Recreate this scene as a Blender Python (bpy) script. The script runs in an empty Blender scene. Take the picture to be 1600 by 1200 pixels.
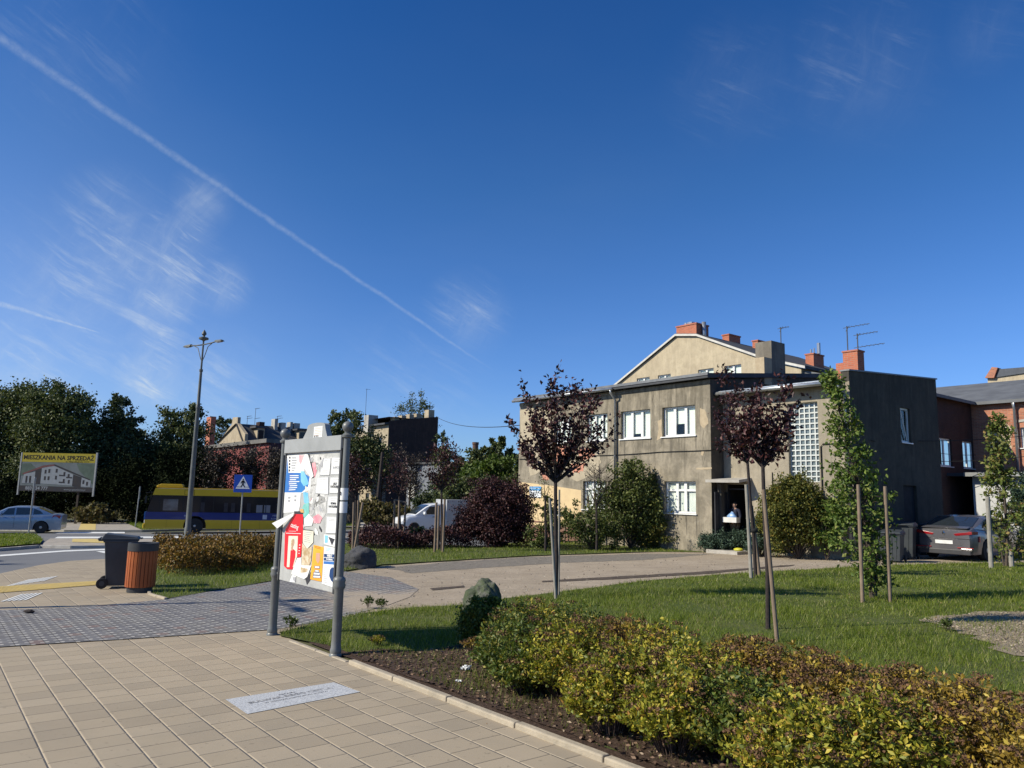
import bpy, math, random
import numpy as np
from mathutils import Vector, Matrix
R = math.radians
rnd = random.Random(7)
rs = np.random.RandomState(11)
scene = bpy.context.scene
COL = scene.collection

# ---------------------------------------------------------------- camera
F = 1180.0; CAMH = 1.75; PITCH = math.atan(0.1455); ROLL = 0.0236
cf = np.array([0, math.cos(PITCH), math.sin(PITCH)])
_r0 = np.array([1.0, 0, 0]); _u0 = np.cross(_r0, cf)
cr = math.cos(ROLL)*_r0 + math.sin(ROLL)*_u0
cu = math.cos(ROLL)*_u0 - math.sin(ROLL)*_r0
CO = np.array([0, 0, CAMH])
cam_d = bpy.data.cameras.new('camera'); cam = bpy.data.objects.new('camera', cam_d); COL.objects.link(cam)
cam_d.sensor_width = 36; cam_d.sensor_fit = 'HORIZONTAL'; cam_d.lens = F/1600*36
cam_d.clip_start = 0.1; cam_d.clip_end = 5000
m = Matrix.Identity(4)
for i in range(3):
    m[i][0] = cr[i]; m[i][1] = cu[i]; m[i][2] = -cf[i]; m[i][3] = CO[i]
cam.matrix_world = m
scene.camera = cam
scene.render.resolution_x = 1024; scene.render.resolution_y = 768

def ray(px, py):
    d = cf*F + cr*(px-800) - cu*(py-600)
    return d/np.linalg.norm(d)
GA, GB = 0.016, -0.013                     # the ground is one gently tilted sheet
def gz(x, y): return GA*x + GB*y
def G(px, py, up=0.0):
    d = ray(px, py); t = -(CAMH-up)/(d[2]-GA*d[0]-GB*d[1]); q = CO+d*t
    return q
def P(px, py, Y):
    d = ray(px, py); return CO + d*(Y/d[1])

# ---------------------------------------------------------------- sun, sky, exposure
SUN_EL = R(35); SUN_DIR = R(195)           # direction towards the sun, in the xy plane (from +x)
sx, sy, sz = math.cos(SUN_EL)*math.cos(SUN_DIR), math.cos(SUN_EL)*math.sin(SUN_DIR), math.sin(SUN_EL)
sun_d = bpy.data.lights.new('sun', 'SUN'); sun = bpy.data.objects.new('sun', sun_d); COL.objects.link(sun)
sun_d.energy = 5.0; sun_d.angle = R(0.5); sun_d.color = (1.0, 0.93, 0.76)
sun.rotation_euler = Vector((sx, sy, sz)).to_track_quat('Z', 'Y').to_euler()
scene.view_settings.view_transform = 'Standard'; scene.view_settings.look = 'None'
scene.view_settings.exposure = 0.22; scene.view_settings.gamma = 1.0
scene.view_settings.use_curve_mapping = False
scene.render.film_transparent = False
scene.cycles.max_bounces = 6; scene.cycles.diffuse_bounces = 3; scene.cycles.transparent_max_bounces = 8
scene.cycles.use_denoising = True

class NT:
    """tiny helper to write node trees as expressions"""
    def __init__(s, tree): s.t = tree; s.n = tree.nodes; s.l = tree.links
    def new(s, ty, **kw):
        n = s.n.new(ty)
        for k, v in kw.items(): setattr(n, k, v)
        return n
    def set(s, sock, v):
        if hasattr(v, 'is_output') or isinstance(v, bpy.types.NodeSocket): s.l.new(v, sock)
        else: sock.default_value = v
    def math(s, op, a, b=0.0, c=None, clamp=False):
        n = s.new('ShaderNodeMath', operation=op); n.use_clamp = clamp
        s.set(n.inputs[0], a); s.set(n.inputs[1], b)
        if c is not None: s.set(n.inputs[2], c)
        return n.outputs[0]
    def vmath(s, op, a, b=None, scale=None):
        n = s.new('ShaderNodeVectorMath', operation=op)
        s.set(n.inputs[0], a)
        if b is not None: s.set(n.inputs[1], b)
        if scale is not None: s.set(n.inputs[3], scale)
        return n.outputs['Value'] if op in ('DOT_PRODUCT', 'LENGTH', 'DISTANCE') else n.outputs[0]
    def mix(s, f, a, b, mode='MIX'):
        n = s.new('ShaderNodeMix', data_type='RGBA', blend_type=mode)
        s.set(n.inputs[0], f); s.set(n.inputs[6], c4(a)); s.set(n.inputs[7], c4(b)); return n.outputs[2]
    def noise(s, vec, scale, detail=4, rough=0.55, dist=0.0, w=None):
        n = s.new('ShaderNodeTexNoise'); s.set(n.inputs['Vector'], vec)
        n.inputs['Scale'].default_value = scale; n.inputs['Detail'].default_value = detail
        n.inputs['Roughness'].default_value = rough; n.inputs['Distortion'].default_value = dist
        return n.outputs['Fac']
    def mapr(s, v, a, b, c=0.0, d=1.0, smooth=False):
        n = s.new('ShaderNodeMapRange'); n.interpolation_type = 'SMOOTHSTEP' if smooth else 'LINEAR'
        s.set(n.inputs[0], v)
        for i, q in enumerate((a, b, c, d)): s.set(n.inputs[i+1], q)
        return n.outputs[0]
    def mapping(s, vec, loc=(0, 0, 0), rot=(0, 0, 0), scale=(1, 1, 1)):
        if any(rot) and tuple(scale) != (1, 1, 1): vec = s.mapping(vec, rot=rot); rot = (0, 0, 0)     # turn first, then stretch
        n = s.new('ShaderNodeMapping'); s.l.new(vec, n.inputs[0])
        n.inputs[1].default_value = loc; n.inputs[2].default_value = rot; n.inputs[3].default_value = scale
        return n.outputs[0]
    def sep(s, v):
        n = s.new('ShaderNodeSeparateXYZ'); s.l.new(v, n.inputs[0]); return n.outputs
    def comb(s, x, y, z=0.0):
        n = s.new('ShaderNodeCombineXYZ')
        for i, q in enumerate((x, y, z)): s.set(n.inputs[i], q)
        return n.outputs[0]
def c4(v):
    if isinstance(v, (tuple, list)) and len(v) == 3: return (*v, 1.0)
    return v

world = bpy.data.worlds.new('World'); scene.world = world; world.use_nodes = True
w = NT(world.node_tree); w.n.clear()
wo = w.new('ShaderNodeOutputWorld'); bg = w.new('ShaderNodeBackground'); w.l.new(bg.outputs[0], wo.inputs[0])
SKY_STR = 0.073
bg.inputs[1].default_value = SKY_STR
sky = w.new('ShaderNodeTexSky'); sky.sky_type = 'NISHITA'; sky.sun_disc = False
sky.sun_elevation = SUN_EL; sky.sun_rotation = math.pi/2 - SUN_DIR
sky.altitude = 100; sky.air_density = 1.0; sky.dust_density = 0.35; sky.ozone_density = 2.2
tcw = w.new('ShaderNodeTexCoord'); D = tcw.outputs['Generated']
# the high blue is a little deeper than the bare model, as on a very clear day
dz = w.sep(D)
lowc = w.mix(w.mapr(dz[2], 0.094, 0.383), (0.70, 1.03, 1.70), (0.40, 0.87, 1.45))
SKYCOL = w.mix(1.0, sky.outputs[0], w.mix(w.mapr(dz[2], 0.383, 0.60), lowc, (0.20, 0.70, 1.36)), 'MULTIPLY')
hz = w.math('MAXIMUM', dz[2], 0.03)
sheet = w.comb(w.math('DIVIDE', dz[0], hz), w.math('DIVIDE', dz[1], hz))   # position on a high cloud sheet
def blob(px, py, rad_px, soft=1.0):
    c = ray(px, py)
    dist = w.vmath('DISTANCE', D, tuple(c))
    r = rad_px/F
    return w.mapr(dist, r*(1-soft), r, 1.0, 0.0, True)
def trail(p0, p1, wid_px, taper=0.55, seed=0.0):
    a, b = ray(*p0), ray(*p1); n = np.cross(a, b); n /= np.linalg.norm(n)
    e = np.cross(n, a); L = math.acos(float(a@b))
    s = w.vmath('DOT_PRODUCT', D, tuple(e))           # 0 at a, sin(L) at b
    along = w.math('DIVIDE', s, math.sin(L))
    wob = w.noise(D, 26+seed, 5, 0.6); wob2 = w.noise(D, 140, 3, 0.7)
    dd = w.math('ABSOLUTE', w.math('ADD', w.vmath('DOT_PRODUCT', D, tuple(n)), w.math('MULTIPLY', w.math('SUBTRACT', wob, 0.5), 0.006)))
    width = w.math('MULTIPLY', w.mapr(along, 0, 1, 1.0, taper), wid_px/F)
    k = w.mapr(dd, 0.0, width, 1.0, 0.0, True)
    ends = w.math('MULTIPLY', w.mapr(along, 0.90, 1.02, 1.0, 0.0, True), w.mapr(along, -0.6, -0.3, 0.0, 1.0, True))
    return w.math('MULTIPLY', w.math('MULTIPLY', k, ends), w.mapr(wob2, 0.3, 0.65, 0.45, 1.0))
warp = w.new('ShaderNodeTexNoise'); w.l.new(sheet, warp.inputs['Vector']); warp.inputs['Scale'].default_value = 0.9; warp.inputs['Detail'].default_value = 3
wv = w.vmath('ADD', sheet, w.vmath('SCALE', w.vmath('SUBTRACT', warp.outputs['Color'], (0.5, 0.5, 0.5)), scale=1.3))
st1 = w.noise(w.mapping(wv, rot=(0, 0, R(38)), scale=(0.45, 2.6, 1)), 1.5, 9, 0.62, 0.5)
st2 = w.noise(w.mapping(wv, rot=(0, 0, R(62)), scale=(1.0, 3.4, 1)), 2.2, 8, 0.66, 0.8)
az = w.math('ARCTAN2', dz[0], dz[1]); ae = w.comb(az, w.math('ARCSINE', dz[2]))      # azimuth and elevation of the sky point
wq = w.new('ShaderNodeTexNoise'); w.l.new(ae, wq.inputs['Vector']); wq.inputs['Scale'].default_value = 6; wq.inputs['Detail'].default_value = 3
ae2 = w.vmath('ADD', ae, w.vmath('SCALE', w.vmath('SUBTRACT', wq.outputs['Color'], (0.5, 0.5, 0.5)), scale=0.035))
f1 = w.noise(w.mapping(ae2, rot=(0, 0, R(28)), scale=(1.1, 8.5, 1)), 6.0, 12, 0.70, 0.3)
f2 = w.noise(w.mapping(ae2, rot=(0, 0, R(-62)), scale=(1.6, 4.0, 1)), 5.5, 10, 0.68, 0.5)
wisps = w.math('MAXIMUM', w.math('MULTIPLY', w.mapr(f1, 0.44, 0.72, 0, 1, True), w.mapr(w.noise(ae2, 16, 6, 0.6), 0.34, 0.62, 0.2, 1.0, True)), w.math('MULTIPLY', w.mapr(f2, 0.40, 0.75, 0, 0.38, True), w.mapr(f1, 0.30, 0.60, 0.5, 1.0, True)))
wisps = w.math('ADD', wisps, w.math('MULTIPLY', w.mapr(st1, 0.5, 0.8, 0, 1, True), 0.12))
body = None
for bx_, by_, br_, bs_ in ((250, 415, 105, 0.75), (313, 315, 55, 0.55), (297, 360, 50, 0.55), (248, 470, 65, 0.85), (262, 440, 50, 0.6), (240, 525, 60, 0.7), (238, 585, 70, 0.85), (130, 470, 170, 0.36), (345, 445, 55, 0.6),
                           (190, 380, 120, 0.45), (1350, 100, 130, 0.13), (1150, 135, 120, 0.09), (730, 492, 85, 0.36), (1540, 45, 70, 0.10), (100, 30, 170, 0.12), (20, 600, 140, 0.45), (640, 610, 160, 0.16), (330, 600, 110, 0.3)):
    t_ = w.math('MULTIPLY', blob(bx_, by_, br_), bs_)
    body = t_ if body is None else w.math('MAXIMUM', body, t_)
cm = w.math('MULTIPLY', body, w.math('ADD', w.math('MULTIPLY', wisps, 1.15), 0.14))
haze_n = w.math('MULTIPLY', w.mapr(w.noise(sheet, 0.6, 4, 0.6), 0.4, 0.8, 0, 1, True), 0.015)
cm = w.math('ADD', w.math('ADD', cm, haze_n), w.math('MULTIPLY', blob(0, 620, 560), 0.13))
for tr, ts in ((trail((0, 60), (772, 580), 10, 0.3), 0.19), (trail((0, 474), (160, 522), 6, 0.25, 5.0), 0.40), (trail((0, 560), (110, 583), 4, 0.4, 9.0), 0.14)):
    cm = w.math('MAXIMUM', cm, w.math('ADD', w.math('MULTIPLY', tr, ts), w.math('MULTIPLY', cm, 0.6)))
cm = w.math('MINIMUM', cm, 0.85)
w.l.new(w.mix(cm, SKYCOL, (7.6, 8.6, 9.6)), bg.inputs[0])

# ---------------------------------------------------------------- materials
MATS = {}
def mat(name, col, col2=None, rough=0.85, scale=4.0, metal=0.0, bump=0.0, bscale=None, contrast=(0.35, 0.65), streak=None, spec=0.3, coat=0.0, alpha=None, emit=None):
    if name in MATS: return MATS[name]
    M = bpy.data.materials.new(name); M.use_nodes = True; t = NT(M.node_tree); b = M.node_tree.nodes['Principled BSDF']
    tc = t.new('ShaderNodeTexCoord').outputs['Object']
    b.inputs['Roughness'].default_value = rough; b.inputs['Metallic'].default_value = metal
    b.inputs['Specular IOR Level'].default_value = spec; b.inputs['Coat Weight'].default_value = coat
    if col2 is None: col2 = tuple(c*0.8 for c in col)
    n1 = t.noise(tc, scale, 6, 0.62)
    c = t.mix(t.mapr(n1, contrast[0], contrast[1]), col, col2)
    if streak:
        s2 = t.noise(t.mapping(tc, scale=(1, 1, 0.12)), streak[0], 5, 0.6)
        c = t.mix(t.mapr(s2, 0.42, 0.72, 0, streak[2] if len(streak) > 2 else 0.7), c, streak[1])
    t.set(b.inputs['Base Color'], c)
    if bump:
        bn = t.new('ShaderNodeBump'); bn.inputs['Strength'].default_value = bump; bn.inputs['Distance'].default_value = 0.02
        t.l.new(t.noise(tc, bscale or scale*8, 5, 0.65), bn.inputs['Height']); t.l.new(bn.outputs[0], b.inputs['Normal'])
    MATS[name] = M; return M
def leafmat(name, cols, trans=0.35, rough=0.6, spec=0.35):
    """cols: list of (pos, colour) picked at random for every leaf"""
    M = bpy.data.materials.new(name); M.use_nodes = True; t = NT(M.node_tree); t.n.clear()
    o = t.new('ShaderNodeOutputMaterial'); geo = t.new('ShaderNodeNewGeometry')
    rp = t.new('ShaderNodeValToRGB'); e = rp.color_ramp.elements
    while len(e) > 1: e.remove(e[-1])
    e[0].position = cols[0][0]; e[0].color = (*cols[0][1], 1)
    for p, c in cols[1:]:
        q = e.new(p); q.color = (*c, 1)
    t.l.new(geo.outputs['Random Per Island'], rp.inputs[0])
    tc = t.new('ShaderNodeTexCoord').outputs['Object']
    c = t.mix(t.mapr(t.noise(tc, 1.3, 3), 0.35, 0.65, 0.0, 0.45), rp.outputs[0], t.mix(1.0, rp.outputs[0], (0.55, 0.6, 0.5), 'MULTIPLY'))
    p = t.new('ShaderNodeBsdfPrincipled'); p.inputs['Roughness'].default_value = rough; p.inputs['Specular IOR Level'].default_value = spec
    t.l.new(c, p.inputs['Base Color'])
    tr = t.new('ShaderNodeBsdfTranslucent'); t.l.new(t.mix(1.0, c, (1.1, 1.15, 0.6), 'MULTIPLY'), tr.inputs[0])
    mx = t.new('ShaderNodeMixShader'); mx.inputs[0].default_value = trans
    t.l.new(p.outputs[0], mx.inputs[1]); t.l.new(tr.outputs[0], mx.inputs[2]); t.l.new(mx.outputs[0], o.inputs[0])
    return M
def glassmat(name, col, rough=0.06):
    return mat(name, col, tuple(c*0.7 for c in col), rough=rough, scale=0.8, spec=0.9)
def brickmat(name, c1, c2, mortar, sx_=0.25, sz_=0.075, rough=0.9, wall='xz', dirt=0.3):
    M = bpy.data.materials.new(name); M.use_nodes = True; t = NT(M.node_tree); b = M.node_tree.nodes['Principled BSDF']
    tc = t.new('ShaderNodeTexCoord').outputs['Object']; s = t.sep(tc)
    # horizontal run measured along whichever way the wall faces
    u = t.math('ADD', s[0], s[1]); v = s[2]
    br = t.new('ShaderNodeTexBrick'); t.l.new(t.comb(u, v), br.inputs['Vector'])
    br.inputs['Scale'].default_value = 1.0; br.inputs['Brick Width'].default_value = sx_; br.inputs['Row Height'].default_value = sz_
    br.inputs['Mortar Size'].default_value = 0.008; br.inputs['Mortar Smooth'].default_value = 0.3; br.inputs['Bias'].default_value = 0
    br.inputs['Color1'].default_value = (*c1, 1); br.inputs['Color2'].default_value = (*c2, 1); br.inputs['Mortar'].default_value = (*mortar, 1)
    n = t.noise(tc, 1.2, 6, 0.65)
    c = t.mix(t.mapr(n, 0.4, 0.7, 0, dirt), br.outputs[0], tuple(x*0.35 for x in c1))
    t.set(b.inputs['Base Color'], c); b.inputs['Roughness'].default_value = rough
    bn = t.new('ShaderNodeBump'); bn.inputs['Strength'].default_value = 0.5; bn.inputs['Distance'].default_value = 0.01; bn.invert = True
    t.l.new(br.outputs['Fac'], bn.inputs['Height']); t.l.new(bn.outputs[0], b.inputs['Normal'])
    return M

# ---------------------------------------------------------------- mesh helpers
class MB:
    def __init__(s): s.v = []; s.f = []
    def add(s, vs, fs):
        k = len(s.v); s.v += [tuple(map(float, p)) for p in vs]; s.f += [tuple(k+i for i in f) for f in fs]; return s
    def box(s, x0, x1, y0, y1, z0, z1):
        vs = [(x0, y0, z0), (x1, y0, z0), (x1, y1, z0), (x0, y1, z0), (x0, y0, z1), (x1, y0, z1), (x1, y1, z1), (x0, y1, z1)]
        return s.add(vs, [(0, 3, 2, 1), (4, 5, 6, 7), (0, 1, 5, 4), (1, 2, 6, 5), (2, 3, 7, 6), (3, 0, 4, 7)])
    def hexa(s, bot, top):      # two quads, counter-clockwise seen from above
        return s.add(list(bot)+list(top), [(0, 3, 2, 1), (4, 5, 6, 7), (0, 1, 5, 4), (1, 2, 6, 5), (2, 3, 7, 6), (3, 0, 4, 7)])
    def tube(s, pts, rad, n=8, cap=True):
        pts = [np.array(p, float) for p in pts]
        if not hasattr(rad, '__len__'): rad = [rad]*len(pts)
        vs = []; fs = []
        for i, p in enumerate(pts):
            d = pts[min(i+1, len(pts)-1)] - pts[max(i-1, 0)]; d = d/(np.linalg.norm(d)+1e-9)
            a = np.cross(d, [0, 0, 1.0]) if abs(d[2]) < 0.95 else np.cross(d, [1.0, 0, 0]); a /= np.linalg.norm(a); b = np.cross(d, a)
            for j in range(n):
                t = 2*math.pi*j/n; vs.append(p+(a*math.cos(t)+b*math.sin(t))*rad[i])
        for i in range(len(pts)-1):
            for j in range(n):
                fs.append((i*n+j, i*n+(j+1) % n, (i+1)*n+(j+1) % n, (i+1)*n+j))
        if cap: fs += [tuple(range(n-1, -1, -1)), tuple(range((len(pts)-1)*n, len(pts)*n))]
        return s.add(vs, fs)
    def lathe(s, prof, n=20, c=(0, 0, 0), sy_=1.0):
        vs = []; fs = []
        for r, z in prof:
            for j in range(n):
                t = 2*math.pi*j/n; vs.append((c[0]+r*math.cos(t), c[1]+r*sy_*math.sin(t), c[2]+z))
        for i in range(len(prof)-1):
            for j in range(n):
                fs.append((i*n+j, i*n+(j+1) % n, (i+1)*n+(j+1) % n, (i+1)*n+j))
        fs += [tuple(range(n-1, -1, -1)), tuple(range((len(prof)-1)*n, len(prof)*n))]
        return s.add(vs, fs)
    def prism(s, poly, d0, d1, ax='y'):
        """poly in the plane across ax (y: (x,z), x: (y,z), z: (x,y)), extruded from d0 to d1"""
        def q(p, d): return {'y': (p[0], d, p[1]), 'x': (d, p[0], p[1]), 'z': (p[0], p[1], d)}[ax]
        n = len(poly); vs = [q(p, d0) for p in poly]+[q(p, d1) for p in poly]
        return s.add(vs, [tuple(range(n)), tuple(range(2*n-1, n-1, -1))]+[(i, i+n, (i+1) % n+n, (i+1) % n) for i in range(n)])
    def poly(s, pts): return s.add(pts, [tuple(range(len(pts)))])
    def build(s, name, m_, parent=None, smooth=False, bevel=0.0, bseg=2, sub=0, auto=None):
        me = bpy.data.meshes.new(name); me.from_pydata(s.v, [], s.f); me.materials.append(m_)
        import bmesh
        b = bmesh.new(); b.from_mesh(me); bmesh.ops.recalc_face_normals(b, faces=b.faces); b.to_mesh(me); b.free()
        o = bpy.data.objects.new(name, me); COL.objects.link(o)
        if smooth: me.polygons.foreach_set('use_smooth', [True]*len(me.polygons))
        if auto is not None:
            me.polygons.foreach_set('use_smooth', [True]*len(me.polygons)); me.set_sharp_from_angle(angle=R(auto))
        if bevel:
            q = o.modifiers.new('bevel', 'BEVEL'); q.width = bevel; q.segments = bseg; q.limit_method = 'ANGLE'; q.angle_limit = R(35)
        if sub:
            q = o.modifiers.new('sub', 'SUBSURF'); q.levels = sub; q.render_levels = sub
        if parent is not None: o.parent = parent
        return o
def tag(o, label=None, cat=None, group=None, kind=None):
    if label: o['label'] = label
    if cat: o['category'] = cat
    if group: o['group'] = group
    if kind: o['kind'] = kind
    return o
def thing(name, label, cat, loc=(0, 0, 0), rz=0.0, group=None):
    o = bpy.data.objects.new(name, None); COL.objects.link(o); o.location = loc; o.rotation_euler = (0, 0, rz); o.empty_display_size = 0.2
    return tag(o, label, cat, group)
def copy_thing(o, loc, rz, label, scale=1.0, name=None):
    c = o.copy(); COL.objects.link(c); c.location = loc; c.rotation_euler = (0, 0, rz); c.scale = (scale,)*3; c['label'] = label
    for ch in list(o.children):
        k = ch.copy(); COL.objects.link(k); k.parent = c
        for g in ch.children:
            q = g.copy(); COL.objects.link(q); q.parent = k
    return c
def bulk(name, V, Fc, m_, parent=None):
    """V (n,3) array, Fc (k,m) int array -> one mesh, fast"""
    me = bpy.data.meshes.new(name); V = np.asarray(V, np.float32); Fc = np.asarray(Fc, np.int32)
    me.vertices.add(len(V)); me.vertices.foreach_set('co', V.ravel())
    k, mm = Fc.shape; me.loops.add(k*mm); me.loops.foreach_set('vertex_index', Fc.ravel())
    me.polygons.add(k); me.polygons.foreach_set('loop_start', np.arange(0, k*mm, mm, dtype=np.int32)); me.polygons.foreach_set('loop_total', np.full(k, mm, np.int32))
    me.update(calc_edges=True); me.validate(); me.materials.append(m_)
    o = bpy.data.objects.new(name, me); COL.objects.link(o)
    if parent is not None: o.parent = parent
    return o
def unit(a): return a/(np.linalg.norm(a, axis=1, keepdims=True)+1e-9)
def leaves(name, C, size, m_, parent=None, wid=0.5, A=None, spread=1.0, fold=0.18, droop=0.0):
    """one folded leaf (4 verts, 2 tris) at every point of C; A: preferred leaf axis"""
    n = len(C); C = np.asarray(C, float)
    a = rs.normal(size=(n, 3))
    if A is not None: a = unit(np.asarray(A, float)) + unit(a)*spread
    a[:, 2] -= droop; a = unit(a)
    b = unit(np.cross(a, rs.normal(size=(n, 3)))); u = np.cross(a, b)
    s = (np.asarray(size)*rs.uniform(0.6, 1.3, n))[:, None]
    base = C; tip = C+a*s; mid = C+a*s*0.45
    L = mid+b*s*wid*0.5+u*s*fold; Q = mid-b*s*wid*0.5+u*s*fold
    V = np.stack([base, L, tip, Q], 1).reshape(-1, 3)
    i = np.arange(n)[:, None]*4
    Fc = np.concatenate([i+np.array([[0, 1, 2]]), i+np.array([[0, 2, 3]])], 0)
    return bulk(name, V, Fc, m_, parent)
def text(name, s, size, m_, parent, loc, rot=(R(90), 0, 0), align='CENTER', ext=0.002, bold=0.0, sx_=1.0, shear=0.0):
    cu_ = bpy.data.curves.new(name, 'FONT'); cu_.body = s; cu_.size = size; cu_.align_x = align; cu_.align_y = 'CENTER'; cu_.extrude = ext; cu_.offset = bold; cu_.resolution_u = 2; cu_.shear = shear
    tmp = bpy.data.objects.new(name+'_t', cu_); COL.objects.link(tmp); dg = bpy.context.evaluated_depsgraph_get()
    me = bpy.data.meshes.new_from_object(tmp.evaluated_get(dg)); bpy.data.objects.remove(tmp); bpy.data.curves.remove(cu_)
    me.materials.clear(); me.materials.append(m_); me.name = name
    o = bpy.data.objects.new(name, me); COL.objects.link(o); o.parent = parent; o.location = loc; o.rotation_euler = rot; o.scale = (sx_, 1, 1); return o
class Frame:
    """local frame at p0 turned by rz: unprojects picture points on to its own walls"""
    def __init__(s, p0, rz): s.p = np.array(p0, float); s.c = math.cos(rz); s.s = math.sin(rz); s.rz = rz
    def loc(s, q):
        d = np.asarray(q)-s.p; return np.array([d[0]*s.c+d[1]*s.s, -d[0]*s.s+d[1]*s.c, d[2]])
    def vec(s, d): return np.array([d[0]*s.c+d[1]*s.s, -d[0]*s.s+d[1]*s.c, d[2]])
    def hy(s, px, py, y=0.0):
        o = s.loc(CO); d = s.vec(ray(px, py)); t = (y-o[1])/d[1]; q = o+d*t; return q[0], q[2]
    def hx(s, px, py, x=0.0):
        o = s.loc(CO); d = s.vec(ray(px, py)); t = (x-o[0])/d[0]; q = o+d*t; return q[1], q[2]
    def world(s, x, y, z=0): return (s.p[0]+x*s.c-y*s.s, s.p[1]+x*s.s+y*s.c, s.p[2]+z)
def rect_y(fr, pts, y):          # px corners -> (x0,x1,z0,z1) on wall y
    q = [fr.hy(a, b, y) for a, b in pts]; xs = [p[0] for p in q]; zs = [p[1] for p in q]
    n = len(q)
    return min(xs), max(xs), min(zs), max(zs)
def wall_y(mb, x0, x1, z0, z1, y, holes, depth=0.14, ztop=None):
    """front face at y with openings (hx0,hx1,hz0,hz1) and reveals going back by depth"""
    xs = sorted({x0, x1, *[h[0] for h in holes], *[h[1] for h in holes]}); zs = sorted({z0, z1, *[h[2] for h in holes], *[h[3] for h in holes]})
    for i in range(len(xs)-1):
        for j in range(len(zs)-1):
            a, b, c, d = xs[i], xs[i+1], zs[j], zs[j+1]; mx, mz = (a+b)/2, (c+d)/2
            if any(h[0] < mx < h[1] and h[2] < mz < h[3] for h in holes): continue
            mb.add([(a, y, c), (b, y, c), (b, y, d), (a, y, d)], [(0, 1, 2, 3)])
    for h in holes:
        a, b, c, d = h; e = y+depth
        mb.add([(a, y, c), (a, e, c), (a, e, d), (a, y, d)], [(0, 1, 2, 3)]); mb.add([(b, y, c), (b, y, d), (b, e, d), (b, e, c)], [(0, 1, 2, 3)])
        mb.add([(a, y, d), (a, e, d), (b, e, d), (b, y, d)], [(0, 1, 2, 3)]); mb.add([(a, y, c), (b, y, c), (b, e, c), (a, e, c)], [(0, 1, 2, 3)])
def wall_x(mb, y0, y1, z0, z1, x, holes, depth=0.14):
    t = MB(); wall_y(t, y0, y1, z0, z1, 0, holes, depth)
    mb.add([(x-p[1], p[0], p[2]) for p in t.v], t.f)
# ================================================================ GROUND
def groundmat(name, cfun, rough=0.95, bump=None):
    M = bpy.data.materials.new(name); M.use_nodes = True; t = NT(M.node_tree); b = M.node_tree.nodes['Principled BSDF']
    tc = t.new('ShaderNodeTexCoord').outputs['Object']; c, h = cfun(t, tc)
    t.set(b.inputs['Base Color'], c); b.inputs['Roughness'].default_value = rough; b.inputs['Specular IOR Level'].default_value = 0.25
    if h is not None:
        bn = t.new('ShaderNodeBump'); bn.inputs['Strength'].default_value = bump or 0.4; bn.inputs['Distance'].default_value = 0.02
        t.l.new(h, bn.inputs['Height']); t.l.new(bn.outputs[0], b.inputs['Normal'])
    return M
GRID = 52.5
def slab_f(size, c1, c2, c3, jcol, jcol2, jw=0.0032, stag=0.5, dirt=(0.30, 0.26, 0.20)):
    def fn(t, tc):
        q = t.sep(t.mapping(tc, rot=(0, 0, R(GRID)))); u, v = q[0], q[1]
        vr = t.math('DIVIDE', v, size); row = t.math('FLOOR', vr)
        uu = t.math('ADD', t.math('DIVIDE', u, size), t.math('MULTIPLY', row, stag)); cell = t.math('FLOOR', uu)
        fu = t.math('FRACT', uu); fv = t.math('FRACT', vr)
        du = t.math('MULTIPLY', t.math('MINIMUM', fu, t.math('SUBTRACT', 1.0, fu)), size); dv = t.math('MULTIPLY', t.math('MINIMUM', fv, t.math('SUBTRACT', 1.0, fv)), size)
        wn = t.new('ShaderNodeTexWhiteNoise'); t.l.new(t.comb(cell, row, 0.3), wn.inputs[0])
        rv = t.sep(wn.outputs['Color'])
        c = t.mix(rv[0], c1, c2); c = t.mix(t.math('MULTIPLY', t.math('GREATER_THAN', rv[1], 0.7), 0.75), c, c3)
        n = t.noise(tc, 2.1, 6, 0.6); c = t.mix(t.mapr(n, 0.45, 0.75, 0, 0.4), c, dirt)
        c = t.mix(t.mapr(t.noise(tc, 160, 3, 0.7), 0.35, 0.7, 0, 0.22), c, tuple(x*0.55 for x in c1))
        sp = t.noise(tc, 22, 3, 0.5); c = t.mix(t.mapr(sp, 0.66, 0.74, 0, 0.6), c, tuple(x*0.45 for x in c1)); c = t.mix(t.mapr(t.noise(tc, 0.55, 7, 0.7), 0.5, 0.72, 0, 0.35), c, tuple(x*0.6 for x in c1))
        wb = t.math('ADD', jw, t.math('MULTIPLY', t.math('SUBTRACT', t.noise(tc, 6, 3), 0.5), jw*1.6))
        ju = t.math('LESS_THAN', du, wb); jv = t.math('LESS_THAN', dv, t.math('MULTIPLY', wb, 1.5))
        jv = t.math('MULTIPLY', jv, t.mapr(t.noise(tc, 2.7, 4), 0.35, 0.6, 0.25, 1.0)); c = t.mix(ju, c, jcol2); c = t.mix(jv, c, jcol)
        h = t.math('MINIMUM', t.mapr(du, 0, 0.012, 0, 1), t.mapr(dv, 0, 0.012, 0, 1))
        return c, h
    return fn
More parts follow.
